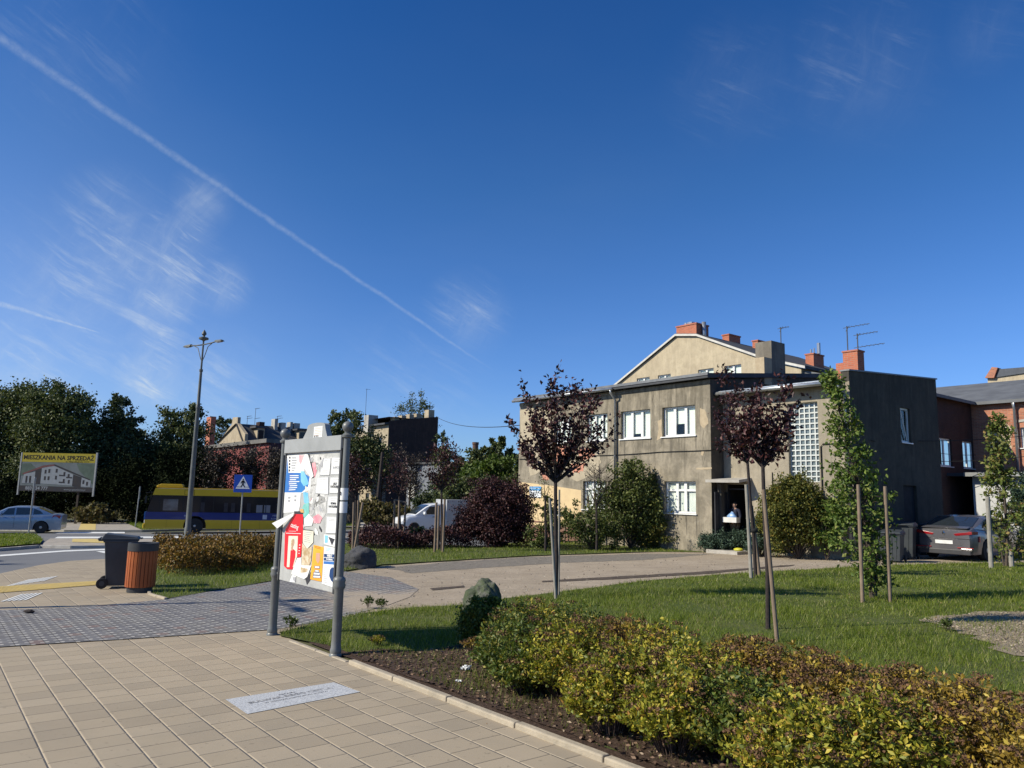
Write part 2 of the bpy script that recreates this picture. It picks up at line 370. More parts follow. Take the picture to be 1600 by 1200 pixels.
def block_f(t, tc):
    q = t.sep(t.mapping(tc, rot=(0, 0, R(GRID)))); u, v = q[0], q[1]
    W_, L_ = 0.155, 0.20
    vr = t.math('DIVIDE', v, W_); row = t.math('FLOOR', vr); odd = t.math('MULTIPLY', t.math('MODULO', t.math('ABSOLUTE', row), 2.0), 0.5)
    uu = t.math('ADD', t.math('DIVIDE', u, L_), odd); fu = t.math('FRACT', uu); fv = t.math('FRACT', vr); cell = t.math('FLOOR', uu)
    wn = t.new('ShaderNodeTexWhiteNoise'); t.l.new(t.comb(cell, row, 0.7), wn.inputs[0]); rv = t.sep(wn.outputs['Color'])
    c = t.mix(rv[0], (0.135, 0.13, 0.135), (0.185, 0.18, 0.185)); c = t.mix(t.math('GREATER_THAN', rv[1], 0.93), c, (0.19, 0.14, 0.13))
    c = t.mix(t.mapr(t.noise(tc, 1.4, 5, 0.6), 0.45, 0.75, 0, 0.5), c, (0.24, 0.22, 0.19))
    c = t.mix(t.mapr(t.noise(tc, 120, 3, 0.7), 0.4, 0.7, 0, 0.25), c, (0.07, 0.07, 0.07))
    du = t.math('MULTIPLY', t.math('MINIMUM', fu, t.math('SUBTRACT', 1.0, fu)), L_); dv = t.math('MULTIPLY', t.math('MINIMUM', fv, t.math('SUBTRACT', 1.0, fv)), W_)
    c = t.mix(t.math('LESS_THAN', t.math('MINIMUM', du, dv), 0.005), c, (0.075, 0.07, 0.065))
    # sand-filled notches where the blocks interlock
    a = t.math('SUBTRACT', fu, 0.5); bb = t.math('MULTIPLY', fv, W_/0.026)
    a2 = t.math('MULTIPLY', a, L_/0.022)
    s = t.math('LESS_THAN', t.math('ADD', t.math('MULTIPLY', a2, a2), t.math('MULTIPLY', t.math('SUBTRACT', bb, 1.0), t.math('SUBTRACT', bb, 1.0))), 1.0)
    a3 = t.math('MULTIPLY', t.math('SUBTRACT', fu, 0.02), L_/0.022); b3 = t.math('MULTIPLY', t.math('SUBTRACT', 1.0, fv), W_/0.026)
    s2 = t.math('LESS_THAN', t.math('ADD', t.math('MULTIPLY', a3, a3), t.math('MULTIPLY', t.math('SUBTRACT', b3, 1.0), t.math('SUBTRACT', b3, 1.0))), 1.0)
    s = t.math('MAXIMUM', s, s2)
    s = t.math('MULTIPLY', s, t.mapr(t.noise(tc, 3, 3), 0.35, 0.5, 0.55, 1.0))
    c = t.mix(s, c, (0.55, 0.52, 0.47))
    # fine sand blown over the far end of the blocks
    d = t.vmath('DISTANCE', tc, (-2.0, 14.2, -0.2)); sand = t.math('ADD', t.mapr(d, 0.4, 3.2, 1.0, -0.35), t.math('SUBTRACT', t.noise(tc, 1.6, 6, 0.7), 0.5)); sand = t.math('ADD', sand, t.math('MULTIPLY', t.math('SUBTRACT', t.noise(tc, 0.9, 5, 0.7), 0.5), 1.6))
    c = t.mix(t.mapr(sand, 0.35, 0.75, 0, 0.9), c, t.mix(t.mapr(t.noise(tc, 30, 4, 0.75), 0.3, 0.7), (0.30, 0.24, 0.175), (0.46, 0.38, 0.285)))
    return c, None
def dirt_f(t, tc):
    c = t.mix(t.mapr(t.noise(tc, 0.8, 7, 0.65), 0.35, 0.68), (0.43, 0.35, 0.26), (0.33, 0.265, 0.19))
    c = t.mix(t.mapr(t.noise(t.mapping(tc, rot=(0, 0, R(-20)), scale=(0.5, 3.0, 1)), 1.5, 6, 0.7), 0.5, 0.72, 0, 0.45), c, (0.19, 0.16, 0.13))
    n = t.noise(tc, 38, 4, 0.75); c = t.mix(t.mapr(n, 0.55, 0.72, 0, 0.6), c, (0.55, 0.49, 0.40)); c = t.mix(t.mapr(n, 0.30, 0.44, 0.8, 0), c, (0.12, 0.10, 0.08)); c = t.mix(t.mapr(t.noise(tc, 9, 5, 0.7), 0.5, 0.7, 0, 0.45), c, (0.20, 0.165, 0.13))
    return c, t.noise(tc, 30, 6, 0.8)
def asph_f(t, tc):
    c = t.mix(t.mapr(t.noise(tc, 0.35, 6, 0.6), 0.35, 0.7), (0.125, 0.127, 0.135), (0.175, 0.175, 0.18))
    c = t.mix(t.mapr(t.noise(tc, 70, 3, 0.8), 0.4, 0.7, 0, 0.4), c, (0.27, 0.27, 0.27)); return c, None
def soil_f(t, tc):
    c = t.mix(t.mapr(t.noise(tc, 1.1, 6, 0.7), 0.35, 0.7), (0.075, 0.105, 0.022), (0.125, 0.125, 0.045))
    c = t.mix(t.mapr(t.noise(tc, 18, 4, 0.7), 0.45, 0.7, 0, 0.6), c, (0.03, 0.05, 0.012)); return c, t.noise(tc, 25, 5, 0.8)
def mulch_f(t, tc):
    c = t.mix(t.mapr(t.noise(tc, 30, 5, 0.8), 0.4, 0.65), (0.045, 0.026, 0.018), (0.13, 0.085, 0.06))
    c = t.mix(t.mapr(t.noise(tc, 75, 4, 0.8), 0.62, 0.72, 0, 0.6), c, (0.26, 0.19, 0.13)); return c, t.noise(tc, 45, 6, 0.9)
def chip_f(t, tc):
    c = t.mix(t.mapr(t.noise(tc, 22, 5, 0.8), 0.4, 0.65), (0.24, 0.19, 0.13), (0.44, 0.36, 0.26)); return c, t.noise(tc, 40, 6, 0.9)
def dry_f(t, tc):
    c = t.mix(t.mapr(t.noise(tc, 0.5, 6, 0.7), 0.35, 0.7), (0.11, 0.10, 0.055), (0.07, 0.085, 0.03)); return c, None
M_SLAB = groundmat('beige_slabs', slab_f(0.285, (0.395, 0.325, 0.235), (0.36, 0.295, 0.21), (0.315, 0.26, 0.19), (0.45, 0.375, 0.275), (0.20, 0.165, 0.125)), bump=0.5)
M_BLOCK = groundmat('grey_blocks', block_f); M_DIRT = groundmat('sandy_dirt', dirt_f, bump=0.9); M_ASPH = groundmat('asphalt', asph_f)
M_SOIL = groundmat('turf_soil', soil_f, bump=0.9); M_MULCH = groundmat('bark_mulch', mulch_f, bump=1.0); M_CHIP = groundmat('wood_chips', chip_f, bump=1.0); M_DRY = groundmat('rough_ground', dry_f)
M_CONC = mat('concrete', (0.46, 0.43, 0.38), (0.34, 0.315, 0.28), scale=3, bump=0.3)
M_FPAVE = groundmat('small_paving', slab_f(0.30, (0.42, 0.37, 0.31), (0.36, 0.32, 0.27), (0.30, 0.27, 0.24), (0.3, 0.27, 0.22), (0.2, 0.17, 0.14)))
M_YEL = mat('tactile_yellow', (0.62, 0.47, 0.16), (0.50, 0.38, 0.15), scale=5)
M_WHITE = mat('road_paint', (0.72, 0.72, 0.70), (0.5, 0.5, 0.48), scale=6, contrast=(0.45, 0.8))
def lay(pts, up): return [(p[0], p[1], gz(p[0], p[1])+up) for p in pts]
def pxs(l): return [tuple(G(*p)[:2]) for p in l]
SHEETS = {}
def sheet(name, pts, up, m_, thick=None):
    import bmesh
    b = bmesh.new(); vs = [b.verts.new(p) for p in lay(pts, up)]; f = b.faces.new(vs)
    if f.normal.z < 0: f.normal_flip()
    b.normal_update()
    if f.normal.z < 0: f.normal_flip()
    if thick:
        r_ = bmesh.ops.extrude_face_region(b, geom=[f]); top = [e for e in r_['geom'] if isinstance(e, bmesh.types.BMVert)]
        bmesh.ops.translate(b, verts=top, vec=(0, 0, thick))
    bmesh.ops.triangulate(b, faces=b.faces); bmesh.ops.recalc_face_normals(b, faces=b.faces) if thick else None
    me = bpy.data.meshes.new(name); b.to_mesh(me); b.free(); me.materials.append(m_)
    o = bpy.data.objects.new(name, me); COL.objects.link(o); tag(o, kind='structure'); SHEETS[name] = pts; return o
def jit(pts, amp, step, seed=1):
    """closed outline made ragged"""
    q = random.Random(seed); out = []
    for i in range(len(pts)):
        a, b = np.array(pts[i]), np.array(pts[(i+1) % len(pts)]); L = np.linalg.norm(b-a); n = max(1, min(60, int(L/step)))
        for k in range(n):
            p = a+(b-a)*k/n; out.append((p[0]+q.uniform(-amp, amp), p[1]+q.uniform(-amp, amp)))
    return out
E1 = (math.cos(R(-52.7)), math.sin(R(-52.7))); E2 = (-E1[1], E1[0])
def SN(s, n): return (E1[0]*s+E2[0]*n, E1[1]*s+E2[1]*n)      # s along the kerb (towards the camera), n across it
sheet('bed_soil', [SN(3.0, 3.98), SN(-9.3, 3.98), SN(-9.3, 4.3), SN(3.0, 4.3)], 0.022, M_MULCH)
sheet('ground', [(-1500, -1500), (1500, -1500), (1500, 1500), (-1500, 1500)], -0.004, M_DRY)
sheet('road', pxs([(-500, 1000), (0, 899), (60, 885), (110, 878), (165, 875), (240, 865), (330, 856), (450, 851), (600, 849), (760, 853), (900, 856), (900, 826), (800, 826), (600, 827), (435, 829), (300, 831), (200, 832), (100, 832), (0, 831), (-500, 822)]), 0.004, M_ASPH)
sheet('pavement', [(-16, -8), (6, -8), (5.2, -0.45)]+[SN(s, 3.93) for s in (1.0, -3.6, -6.5, -9.8)]+pxs([(430, 985), (250, 997), (0, 1013)])+[(-16, 4.6)], 0.008, M_SLAB)
sheet('pavement', pxs([(-420, 990), (0, 955), (130, 950), (257, 938), (236, 929), (233, 905), (240, 867), (165, 874), (110, 877), (60, 884), (0, 897), (-420, 960)]), 0.014, M_SLAB)
sheet('sandy_drive', jit(pxs([(425, 992), (480, 979), (560, 961), (640, 951), (730, 946), (790, 936), (870, 926), (1000, 909), (1130, 898), (1320, 887), (1440, 884), (1600, 882), (1900, 880), (1900, 826), (1600, 834), (1440, 835), (1320, 862), (1180, 864), (1100, 862), (1000, 864), (830, 870), (700, 878), (600, 885), (540, 895)]), 0.05, 0.35), 0.012, M_DIRT)
sheet('block_paving', jit(pxs([(-420, 1046), (0, 1013), (250, 997), (430, 985), (500, 973), (560, 959), (610, 946), (640, 934), (655, 922), (610, 903), (540, 894), (430, 909), (330, 925), (257, 938), (130, 950), (0, 955), (-420, 990)]), 0.012, 0.5, 33), 0.018, M_BLOCK)
sheet('gravel_strip', jit(pxs([(600, 888), (700, 879), (830, 871), (1000, 866), (1120, 866), (1000, 876), (880, 880), (760, 888), (640, 897)]), 0.09, 0.3, 5), 0.016, mat('dark_gravel', (0.17, 0.15, 0.125), (0.25, 0.22, 0.18), scale=9, bump=0.9))
sheet('wheel_rut', jit(pxs([(845, 909), (960, 902), (1100, 894), (1240, 883), (1240, 885), (1100, 898), (960, 906), (845, 911)]), 0.05, 0.3, 6), 0.020, mat('rut_soil', (0.12, 0.095, 0.07), (0.07, 0.05, 0.04), scale=9, bump=0.9))
sheet('wheel_rut', jit(pxs([(672, 921), (724, 916), (726, 919), (676, 924)]), 0.03, 0.2, 8), 0.021, MATS['rut_soil'])
lawn_far = pxs([(236, 928), (258, 938), (300, 930), (430, 908), (540, 893), (600, 883), (700, 877), (830, 869), (1000, 863), (1130, 864), (1250, 870), (1335, 875), (1440, 834), (1300, 828), (1000, 836), (820, 846), (760, 856), (640, 851), (560, 850), (440, 851), (330, 857), (240, 867), (234, 900)])
sheet('lawn', jit(lawn_far, 0.04, 0.4, 9), 0.024, M_SOIL)
lawn_near = pxs([(436, 996), (440, 990), (480, 979), (560, 961), (640, 952), (730, 947), (790, 937), (870, 927), (1000, 910), (1130, 899), (1320, 888), (1440, 883), (1600, 880), (1900, 878)])+[(34, 16), (24, -6), (6, -3)]+[SN(1.0, 4.09), SN(-9.0, 4.09)]
sheet('lawn', jit(lawn_near, 0.03, 0.3, 10), 0.025, M_SOIL)
mulch = pxs([(543, 1024), (590, 1018), (650, 1022), (700, 1016), (745, 1003), (790, 975), (830, 955)])+[SN(-6.4, 5.3), SN(-3.0, 5.7), SN(0.6, 5.6), SN(0.9, 4.05), SN(-7.9, 4.05)]
sheet('planting_bed', jit(mulch, 0.04, 0.25, 11), 0.032, M_MULCH)
chips = pxs([(1440, 972), (1490, 965), (1560, 960), (1700, 957), (1750, 1040), (1640, 1050), (1570, 1018), (1500, 990)])
sheet('chip_patch', jit(chips, 0.20, 0.22, 12), 0.036, M_CHIP)
# far side of the junction
island_g = pxs([(-300, 842), (0, 839), (57, 839), (66, 848), (62, 853), (0, 858), (-300, 874)])
sheet('grass_island', island_g, 0.10, M_SOIL)
sheet('island_paving', pxs([(68, 852), (78, 845), (150, 845), (250, 846), (330, 843), (440, 841), (600, 840), (600, 843), (440, 845), (300, 852), (250, 854), (180, 856), (110, 857), (66, 856)]), 0.10, M_FPAVE)
sheet('far_pavement', pxs([(-400, 806), (0, 811), (90, 814), (200, 815), (222, 831), (100, 831), (-400, 818)]), 0.09, M_FPAVE)
sheet('far_pavement', pxs([(560, 818), (640, 819), (760, 822), (760, 826), (600, 826), (540, 825)]), 0.09, M_CONC)
sheet('grass_island', pxs([(192, 817), (250, 816), (360, 815), (560, 812), (560, 824), (420, 827), (300, 829), (222, 831)]), 0.11, M_SOIL)
sheet('tactile_strip', pxs([(128, 815), (150, 815), (149, 831), (122, 831)]), 0.10, M_YEL)
sheet('tactile_strip', pxs([(113, 846), (148, 846), (170, 853), (112, 851)]), 0.112, M_YEL)
sheet('road_line', pxs([(70, 832), (100, 831.5), (195, 831.5), (195, 833.5), (90, 834)]), 0.013, M_WHITE)
sheet('road_line', pxs([(90, 839), (280, 838.5), (282, 841), (85, 841.5)]), 0.013, M_WHITE)
sheet('road_line', pxs([(0, 867.5), (100, 860.5), (165, 858), (165, 860), (100, 862.5), (0, 870)]), 0.013, M_WHITE)
sheet('road_line', pxs([(150, 862), (290, 853), (296, 855), (220, 862), (168, 866)]), 0.013, M_WHITE)
sheet('road_line', pxs([(225, 857), (330, 847.5), (340, 848.5), (240, 860)]), 0.014, M_WHITE)
# ribbed yellow tactile paving on the near pavement: strip plus real ribs
ta = pxs([(0, 918), (165, 908.5), (165, 914.5), (0, 928)])
sheet('tactile_strip', ta, 0.020, M_YEL)
tb = MB(); p0_, p1_, p2_, p3_ = [np.array(q) for q in (ta[0], ta[1], ta[2], ta[3])]
for i in range(90):
    f_ = i/90; a_ = p3_+(p2_-p3_)*f_; b_ = p0_+(p1_-p0_)*f_; b_ = b_+(p1_-p0_)/90*-1.5; dd = (p2_-p3_)/90*0.5
    q = [a_, a_+dd, b_+dd, b_]; tb.hexa([(x[0], x[1], gz(*x)+0.0215) for x in q], [(x[0], x[1], gz(*x)+0.027) for x in q])
tag(tb.build('tactile_ribs', M_YEL), kind='structure')
# white painted cycle-path symbols on the near pavement: bars inside a slanted block
def bars(corners, n, w0):
    a, b, c, d = [np.array(q) for q in pxs(corners)]
    for i in range(n):
        f0 = i/n; f1 = f0+w0/n; q = [a+(b-a)*f0, a+(b-a)*f1, d+(c-d)*f1, d+(c-d)*f0]
        sheet('pavement_marking', [tuple(x) for x in q], 0.022, M_WHITE)
bars([(5, 918.5), (72, 908.5), (93, 901), (45, 907)], 7, 0.66)
bars([(0, 942), (44, 939), (70, 927.5), (34, 930)], 5, 0.6)
# kerbs: real raised stones with joints
def kerb(name, line, w_, h_, m_, step=1.0, base=0.0):
    mb = MB(); gap = 0.006
    for i in range(len(line)-1):
        a, b = np.array(line[i]), np.array(line[i+1]); L = np.linalg.norm(b-a); d = (b-a)/L; nn = np.array([-d[1], d[0]]); k = max(1, round(L/step))
        for j in range(k):
            s0 = L*j/k+gap; s1 = L*(j+1)/k-gap; q = [a+d*s0, a+d*s1, a+d*s1+nn*w_, a+d*s0+nn*w_]; dzz = rnd.uniform(-0.004, 0.004)
            mb.hexa([(x[0], x[1], gz(*x)+base-0.1) for x in q], [(x[0], x[1], gz(*x)+base+h_+dzz) for x in q])
    return tag(mb.build(name, m_, bevel=min(0.012, w_/5)), kind='structure')
M_KERB = mat('kerb_stone', (0.42, 0.355, 0.265), (0.31, 0.265, 0.20), scale=4, bump=0.4, contrast=(0.4, 0.7))
kerb('kerb', [SN(3.0, 3.93), SN(-7.9, 3.93)], 0.075, 0.055, M_KERB, 1.0)
kerb('kerb', [SN(-8.0, 3.93), SN(-9.6, 3.90)], 0.06, 0.022, M_KERB, 1.0)
kerb('kerb', pxs([(233, 902), (236, 930), (262, 938)])[::-1], 0.06, 0.05, M_KERB, 0.5)
kerb('kerb', pxs([(-300, 878), (0, 861.5), (62, 856.5), (110, 857.5), (180, 856.5), (250, 854.5), (300, 852)]), 0.15, 0.115, M_CONC, 1.0)
kerb('kerb', pxs([(-400, 818.5), (0, 829), (100, 831.2), (222, 831.2), (300, 829.2), (420, 827.2), (560, 824.4)]), 0.15, 0.12, M_CONC, 1.5)
kerb('kerb', pxs([(440, 845.5), (600, 843.5)]), 0.15, 0.12, M_CONC, 1.5)
# inscribed granite slab let into the pavement
pl = pxs([(352, 1095), (386, 1118), (563, 1083), (521, 1068)])
slab = sheet('stone_plaque', pl, 0.012, groundmat('granite', lambda t, tc: (t.mix(t.mapr(t.noise(tc, 60, 4, 0.8), 0.4, 0.6), (0.56, 0.57, 0.58), (0.30, 0.31, 0.33)), None)))
del slab['kind']; tag(slab, 'pale granite slab with engraved lettering set flush in the beige paving', 'plaque')
M_ENG = mat('engraving', (0.20, 0.20, 0.21), (0.30, 0.30, 0.31))
A_, B_, C_, D_ = [np.array(p) for p in pl]
ux = (C_-B_); ul = np.linalg.norm(ux); ang = math.atan2(ux[1], ux[0]); cen = (A_+B_+C_+D_)/4; nv = np.array([-ux[1], ux[0]])/ul
for s_, off, sz_t, bold in (('ABRAMA', 0.13, 0.045, 0.0005), ('BULWAR SIEGO CEJTLA', 0.045, 0.078, 0.002), ('W HOŁDZIE MIESZKAŃCY MIASTA', -0.045, 0.040, 0.0)):
    q = cen+nv*off; text('inscription', s_, sz_t, M_ENG, slab, (q[0], q[1], gz(*q)+0.0135), (0, 0, ang), ext=0.0006, bold=bold)

# ================================================================ MAIN GREY HOUSE
def plaster(name, base, dark, light, stain=0.5, low=0.0):
    M = bpy.data.materials.new(name); M.use_nodes = True; t = NT(M.node_tree); b = M.node_tree.nodes['Principled BSDF']
    tc = t.new('ShaderNodeTexCoord').outputs['Object']
    big = t.noise(tc, 0.9, 8, 0.68, 0.4); c = t.mix(t.mapr(big, 0.40, 0.60), base, dark); mid = t.noise(tc, 3.1, 7, 0.7, 0.6); c = t.mix(t.mapr(mid, 0.45, 0.65, 0, 0.45), c, tuple(x*0.7 for x in dark))
    st = t.noise(t.mapping(tc, scale=(2.2, 2.2, 0.22)), 2.0, 7, 0.7); zz = t.sep(tc)[2]; st = t.math('ADD', st, t.mapr(zz, 2.0, 6.6, -0.10, 0.06)); st = t.math('ADD', st, t.mapr(zz, 0.0, 0.9, 0.10, 0.0)); c = t.mix(t.mapr(st, 0.46, 0.66, 0, stain), c, tuple(x*0.45 for x in dark))
    st2 = t.noise(t.mapping(tc, scale=(1.3, 1.3, 0.35), loc=(3, 1, 7)), 2.6, 6, 0.65); c = t.mix(t.mapr(st2, 0.55, 0.72, 0, 0.55), c, light)
    fine = t.noise(tc, 26, 5, 0.75); c = t.mix(t.mapr(fine, 0.3, 0.7, 0.0, 0.35), c, tuple(x*0.6 for x in base))
    t.set(b.inputs['Base Color'], c); b.inputs['Roughness'].default_value = 0.95; b.inputs['Specular IOR Level'].default_value = 0.15
    bn = t.new('ShaderNodeBump'); bn.inputs['Strength'].default_value = 0.55; bn.inputs['Distance'].default_value = 0.02; t.l.new(t.noise(tc, 14, 7, 0.75), bn.inputs['Height']); t.l.new(bn.outputs[0], b.inputs['Normal'])
    return M
M_PL = plaster('grey_render', (0.365, 0.315, 0.24), (0.195, 0.17, 0.13), (0.47, 0.405, 0.30), 0.8)
M_PL2 = plaster('grey_render_wing', (0.40, 0.345, 0.26), (0.30, 0.26, 0.20), (0.48, 0.415, 0.315), 0.45)
M_PLD = plaster('grey_render_shaded_side', (0.105, 0.092, 0.075), (0.072, 0.066, 0.058), (0.14, 0.125, 0.10), 0.4)  # same render, its colour darkened for the walls turned from the sun
M_ROOF = mat('roof_felt', (0.055, 0.058, 0.065), (0.08, 0.082, 0.09), scale=2)
M_ZINC = mat('zinc', (0.50, 0.51, 0.52), (0.36, 0.37, 0.38), rough=0.35, metal=0.7, scale=3)
M_WFR = mat('white_frame', (0.80, 0.80, 0.79), (0.70, 0.70, 0.69), rough=0.4, scale=3)
M_BLIND = mat('pale_blind', (0.88, 0.89, 0.84), (0.80, 0.82, 0.77), rough=0.7, scale=9)
M_CURT = mat('white_curtain', (0.88, 0.88, 0.86), (0.66, 0.67, 0.67), scale=3, streak=(9, (0.45, 0.46, 0.48), 0.5))
M_DARKIN = mat('dark_interior', (0.025, 0.025, 0.028), (0.015, 0.015, 0.018))
def make_glass():
    M = bpy.data.materials.new('window_glass'); M.use_nodes = True; t = NT(M.node_tree); t.n.clear(); o = t.new('ShaderNodeOutputMaterial')
    tr = t.new('ShaderNodeBsdfTransparent'); tr.inputs[0].default_value = (0.95, 0.97, 0.95, 1); gl = t.new('ShaderNodeBsdfGlossy'); gl.inputs['Roughness'].default_value = 0.03
    lw = t.new('ShaderNodeLayerWeight'); lw.inputs[0].default_value = 0.5; mx = t.new('ShaderNodeMixShader')
    t.l.new(t.math('ADD', t.math('MULTIPLY', t.math('POWER', lw.outputs['Facing'], 4.0), 0.30), 0.03), mx.inputs[0]); t.l.new(tr.outputs[0], mx.inputs[1]); t.l.new(gl.outputs[0], mx.inputs[2]); t.l.new(mx.outputs[0], o.inputs[0]); return M
M_GLASS = make_glass()
def window(par, x0, x1, z0, z1, y, panes=3, fill=None, ax='y', wall=0.0, sill=True, fr=0.07, mull=None, transom=None, sillm=None, lower=None):
    """frame set back inside a reveal; ax 'x' turns it on to a wall whose outside is +x"""
    def T(mb):
        if ax == 'x': mb.v = [(wall-p[1], p[0], p[2]) for p in mb.v]
        return mb
    f = MB(); Y0, Y1 = y, y+0.06
    f.box(x0, x1, Y0, Y1, z1-fr, z1); f.box(x0, x1, Y0, Y1, z0, z0+fr); f.box(x0, x0+fr, Y0, Y1, z0+fr, z1-fr); f.box(x1-fr, x1, Y0, Y1, z0+fr, z1-fr)
    cuts = [x0+(x1-x0)*k/panes for k in range(1, panes)] if mull is None else [x0+(x1-x0)*k for k in mull]
    for c in cuts: f.box(c-fr*0.9, c+fr*0.9, Y0-0.008, Y1-0.008, z0+fr, z1-fr)
    if transom:
        zt = z0+(z1-z0)*transom; ed = [x0+fr]+[q for c in cuts for q in (c-fr*0.9, c+fr*0.9)]+[x1-fr]
        for k in range(0, len(ed), 2): f.box(ed[k], ed[k+1], Y0+0.004, Y1-0.004, zt-fr*0.6, zt+fr*0.6)
    wn = T(f).build('window', M_WFR, par, bevel=0.004, bseg=1)
    g = MB(); ed = [x0+fr]+[q for c in cuts for q in (c-fr*0.9, c+fr*0.9)]+[x1-fr]
    for k in range(0, len(ed), 2):
        g = MB(); g.box(ed[k], ed[k+1], Y0+0.028, Y0+0.034, z0+fr, z1-fr); T(g).build('pane', M_GLASS, wn)
    b = MB()
    for k in range(0, len(ed), 2):
        zz = z0+fr
        if lower and k//2 == lower[0]: zz = z0+fr+(z1-z0)*lower[1]
        if fill is not None: b.box(ed[k]-0.01, ed[k+1]+0.01, Y1+0.03, Y1+0.045, zz, z1-fr)
    if fill is not None: T(b).build('blind' if fill is M_BLIND else 'curtain', fill, wn)
    d = MB(); d.box(x0, x1, Y1+0.35, Y1+0.37, z0, z1); T(d).build('room_backdrop', M_DARKIN, wn)
    if sill:
        s = MB(); s.box(x0-0.06, x1+0.06, -0.05 if ax == 'x' else (y-0.16-0.03), Y0+0.01, z0-0.045, z0-0.003); T(s).build('sill', sillm or M_WFR, wn)
    return wn
RZ = R(-52); pc = P(1113, 850, 28.8); BZ = gz(pc[0], pc[1])-0.1
FB = Frame((pc[0], pc[1], BZ), RZ)
house = thing('residential_house', 'two-storey house of stained grey render with white windows and a glass-block stair window', 'house', (pc[0], pc[1], BZ), RZ)
XL = FB.hy(811, 700)[0]; ZR = FB.hy(1113, 592)[1]; YW = 0.78; ZG = FB.hy(1328, 600, YW)[1]; XE = FB.hy(1331, 700, YW)[0]
BACK = 9.0
up = [rect_y(FB, q, 0) for q in (((1035, 637), (1086, 631), (1035, 682)), ((970, 646), (1016, 640), (970, 687)), ((917, 653), (949, 649), (917, 691)), ((868, 658), (893, 655), (868, 694)))]
zu0 = sum(u[2] for u in up[:2])/2; zu1 = sum(u[3] for u in up[:2])/2
lo = [rect_y(FB, q, 0) for q in (((1038, 752), (1087, 752), (1087, 803)), ((911, 752), (946, 752), (946, 792)))]
zl0 = lo[0][2]; zl1 = lo[0][3]
holes = [(u[0], u[1], zu0, zu1) for u in up]+[(u[0], u[1], zl0, zl1) for u in lo]
ROOF_RISE = 0.12
mb = MB(); wall_y(mb, XL, 0, 0, ZR, 0, holes, 0.2)
# side wall facing the sun's far side (x=0), left end, back
mb.add([(XL, 0, 0), (XL, BACK, 0), (XL, BACK, ZR), (XL, 0, ZR)], [(0, 1, 2, 3)]); mb.add([(XL, BACK, 0), (0, BACK, 0), (0, BACK, ZR), (XL, BACK, ZR)], [(0, 1, 2, 3)])
mb.add([(XL, 0, ZR), (0, 0, ZR), (0, BACK, ZR), (XL, BACK, ZR)], [(0, 1, 2, 3)])
mb.build('wall', M_PL, house)
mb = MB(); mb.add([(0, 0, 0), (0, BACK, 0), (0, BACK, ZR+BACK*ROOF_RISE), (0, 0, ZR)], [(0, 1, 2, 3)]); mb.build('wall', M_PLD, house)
for (a, b, c, d), low in zip(holes[:4], ((1, 0.36), (1, 0.12), None, None)): window(house, a, b, c, d, 0.13, 3, M_BLIND, lower=low)
for (a, b, c, d) in holes[4:]: window(house, a, b, c, d, 0.13, 3, M_CURT, mull=(0.36, 0.62), transom=0.72)
# roof: thin slab with a dark fascia and zinc edge
ov = 0.30
mb = MB(); mb.hexa([(XL-0.1, -ov, ZR+0.02), (0.12, -ov, ZR+0.02), (0.12, BACK+0.2, ZR+0.02+BACK*ROOF_RISE), (XL-0.1, BACK+0.2, ZR+0.02+BACK*ROOF_RISE)],
                  [(XL-0.1, -ov, ZR+0.20), (0.12, -ov, ZR+0.20), (0.12, BACK+0.2, ZR+0.20+BACK*ROOF_RISE), (XL-0.1, BACK+0.2, ZR+0.20+BACK*ROOF_RISE)])
roof = mb.build('roof', M_ROOF, house)
mb = MB(); mb.box(XL-0.12, 0.14, -ov-0.03, -ov, ZR+0.12, ZR+0.23); mb.build('roof_flashing', mat('dull_zinc', (0.20, 0.205, 0.21), (0.15, 0.15, 0.155), rough=0.5, metal=0.4), house)
mb = MB(); mb.box(XL, 0.0, -0.035, 0.0, ZR-0.16, ZR-0.02); mb.build('cornice', M_PL, house)
# gutter + downpipe
xd = FB.hy(961, 700, -0.1)[0]
g = MB(); g.tube([(XL-0.1, -ov-0.1, ZR+0.06), (xd+0.1, -ov-0.1, ZR+0.05)], 0.07, 10); g.build('gutter', M_ZINC, house, smooth=True)
g = MB(); g.tube([(xd, -ov-0.1, ZR+0.04), (xd, -ov-0.1, ZR-0.12), (xd, -0.10, ZR-0.42), (xd, -0.10, 0.1)], 0.055, 12); dp = g.build('downpipe', M_ZINC, house, smooth=True)
for k in range(4): g = MB(); g.lathe([(0.066, 0), (0.066, 0.04)], 12, (xd, -0.10, 1.0+1.4*k)); g.build('pipe_clip', MATS['dull_zinc'], dp)
# cable strung across both storeys
xa, za = FB.hy(1112, 702); xb_, zb_ = FB.hy(812, 717.5)
g = MB(); pts = [(xb_+(xa-xb_)*k/14, -0.03, zb_+(za-zb_)*k/14-0.035*math.sin(math.pi*((k*2.5/14) % 1))) for k in range(15)]; g.tube(pts, 0.016, 6)
g.tube([(xa, -0.03, za), (0.04, YW-0.03, za-0.02), (XE*0.55, YW-0.03, za-0.12)], 0.012, 6); g.build('wall_cable', mat('black_cable', (0.02, 0.02, 0.02)), house)
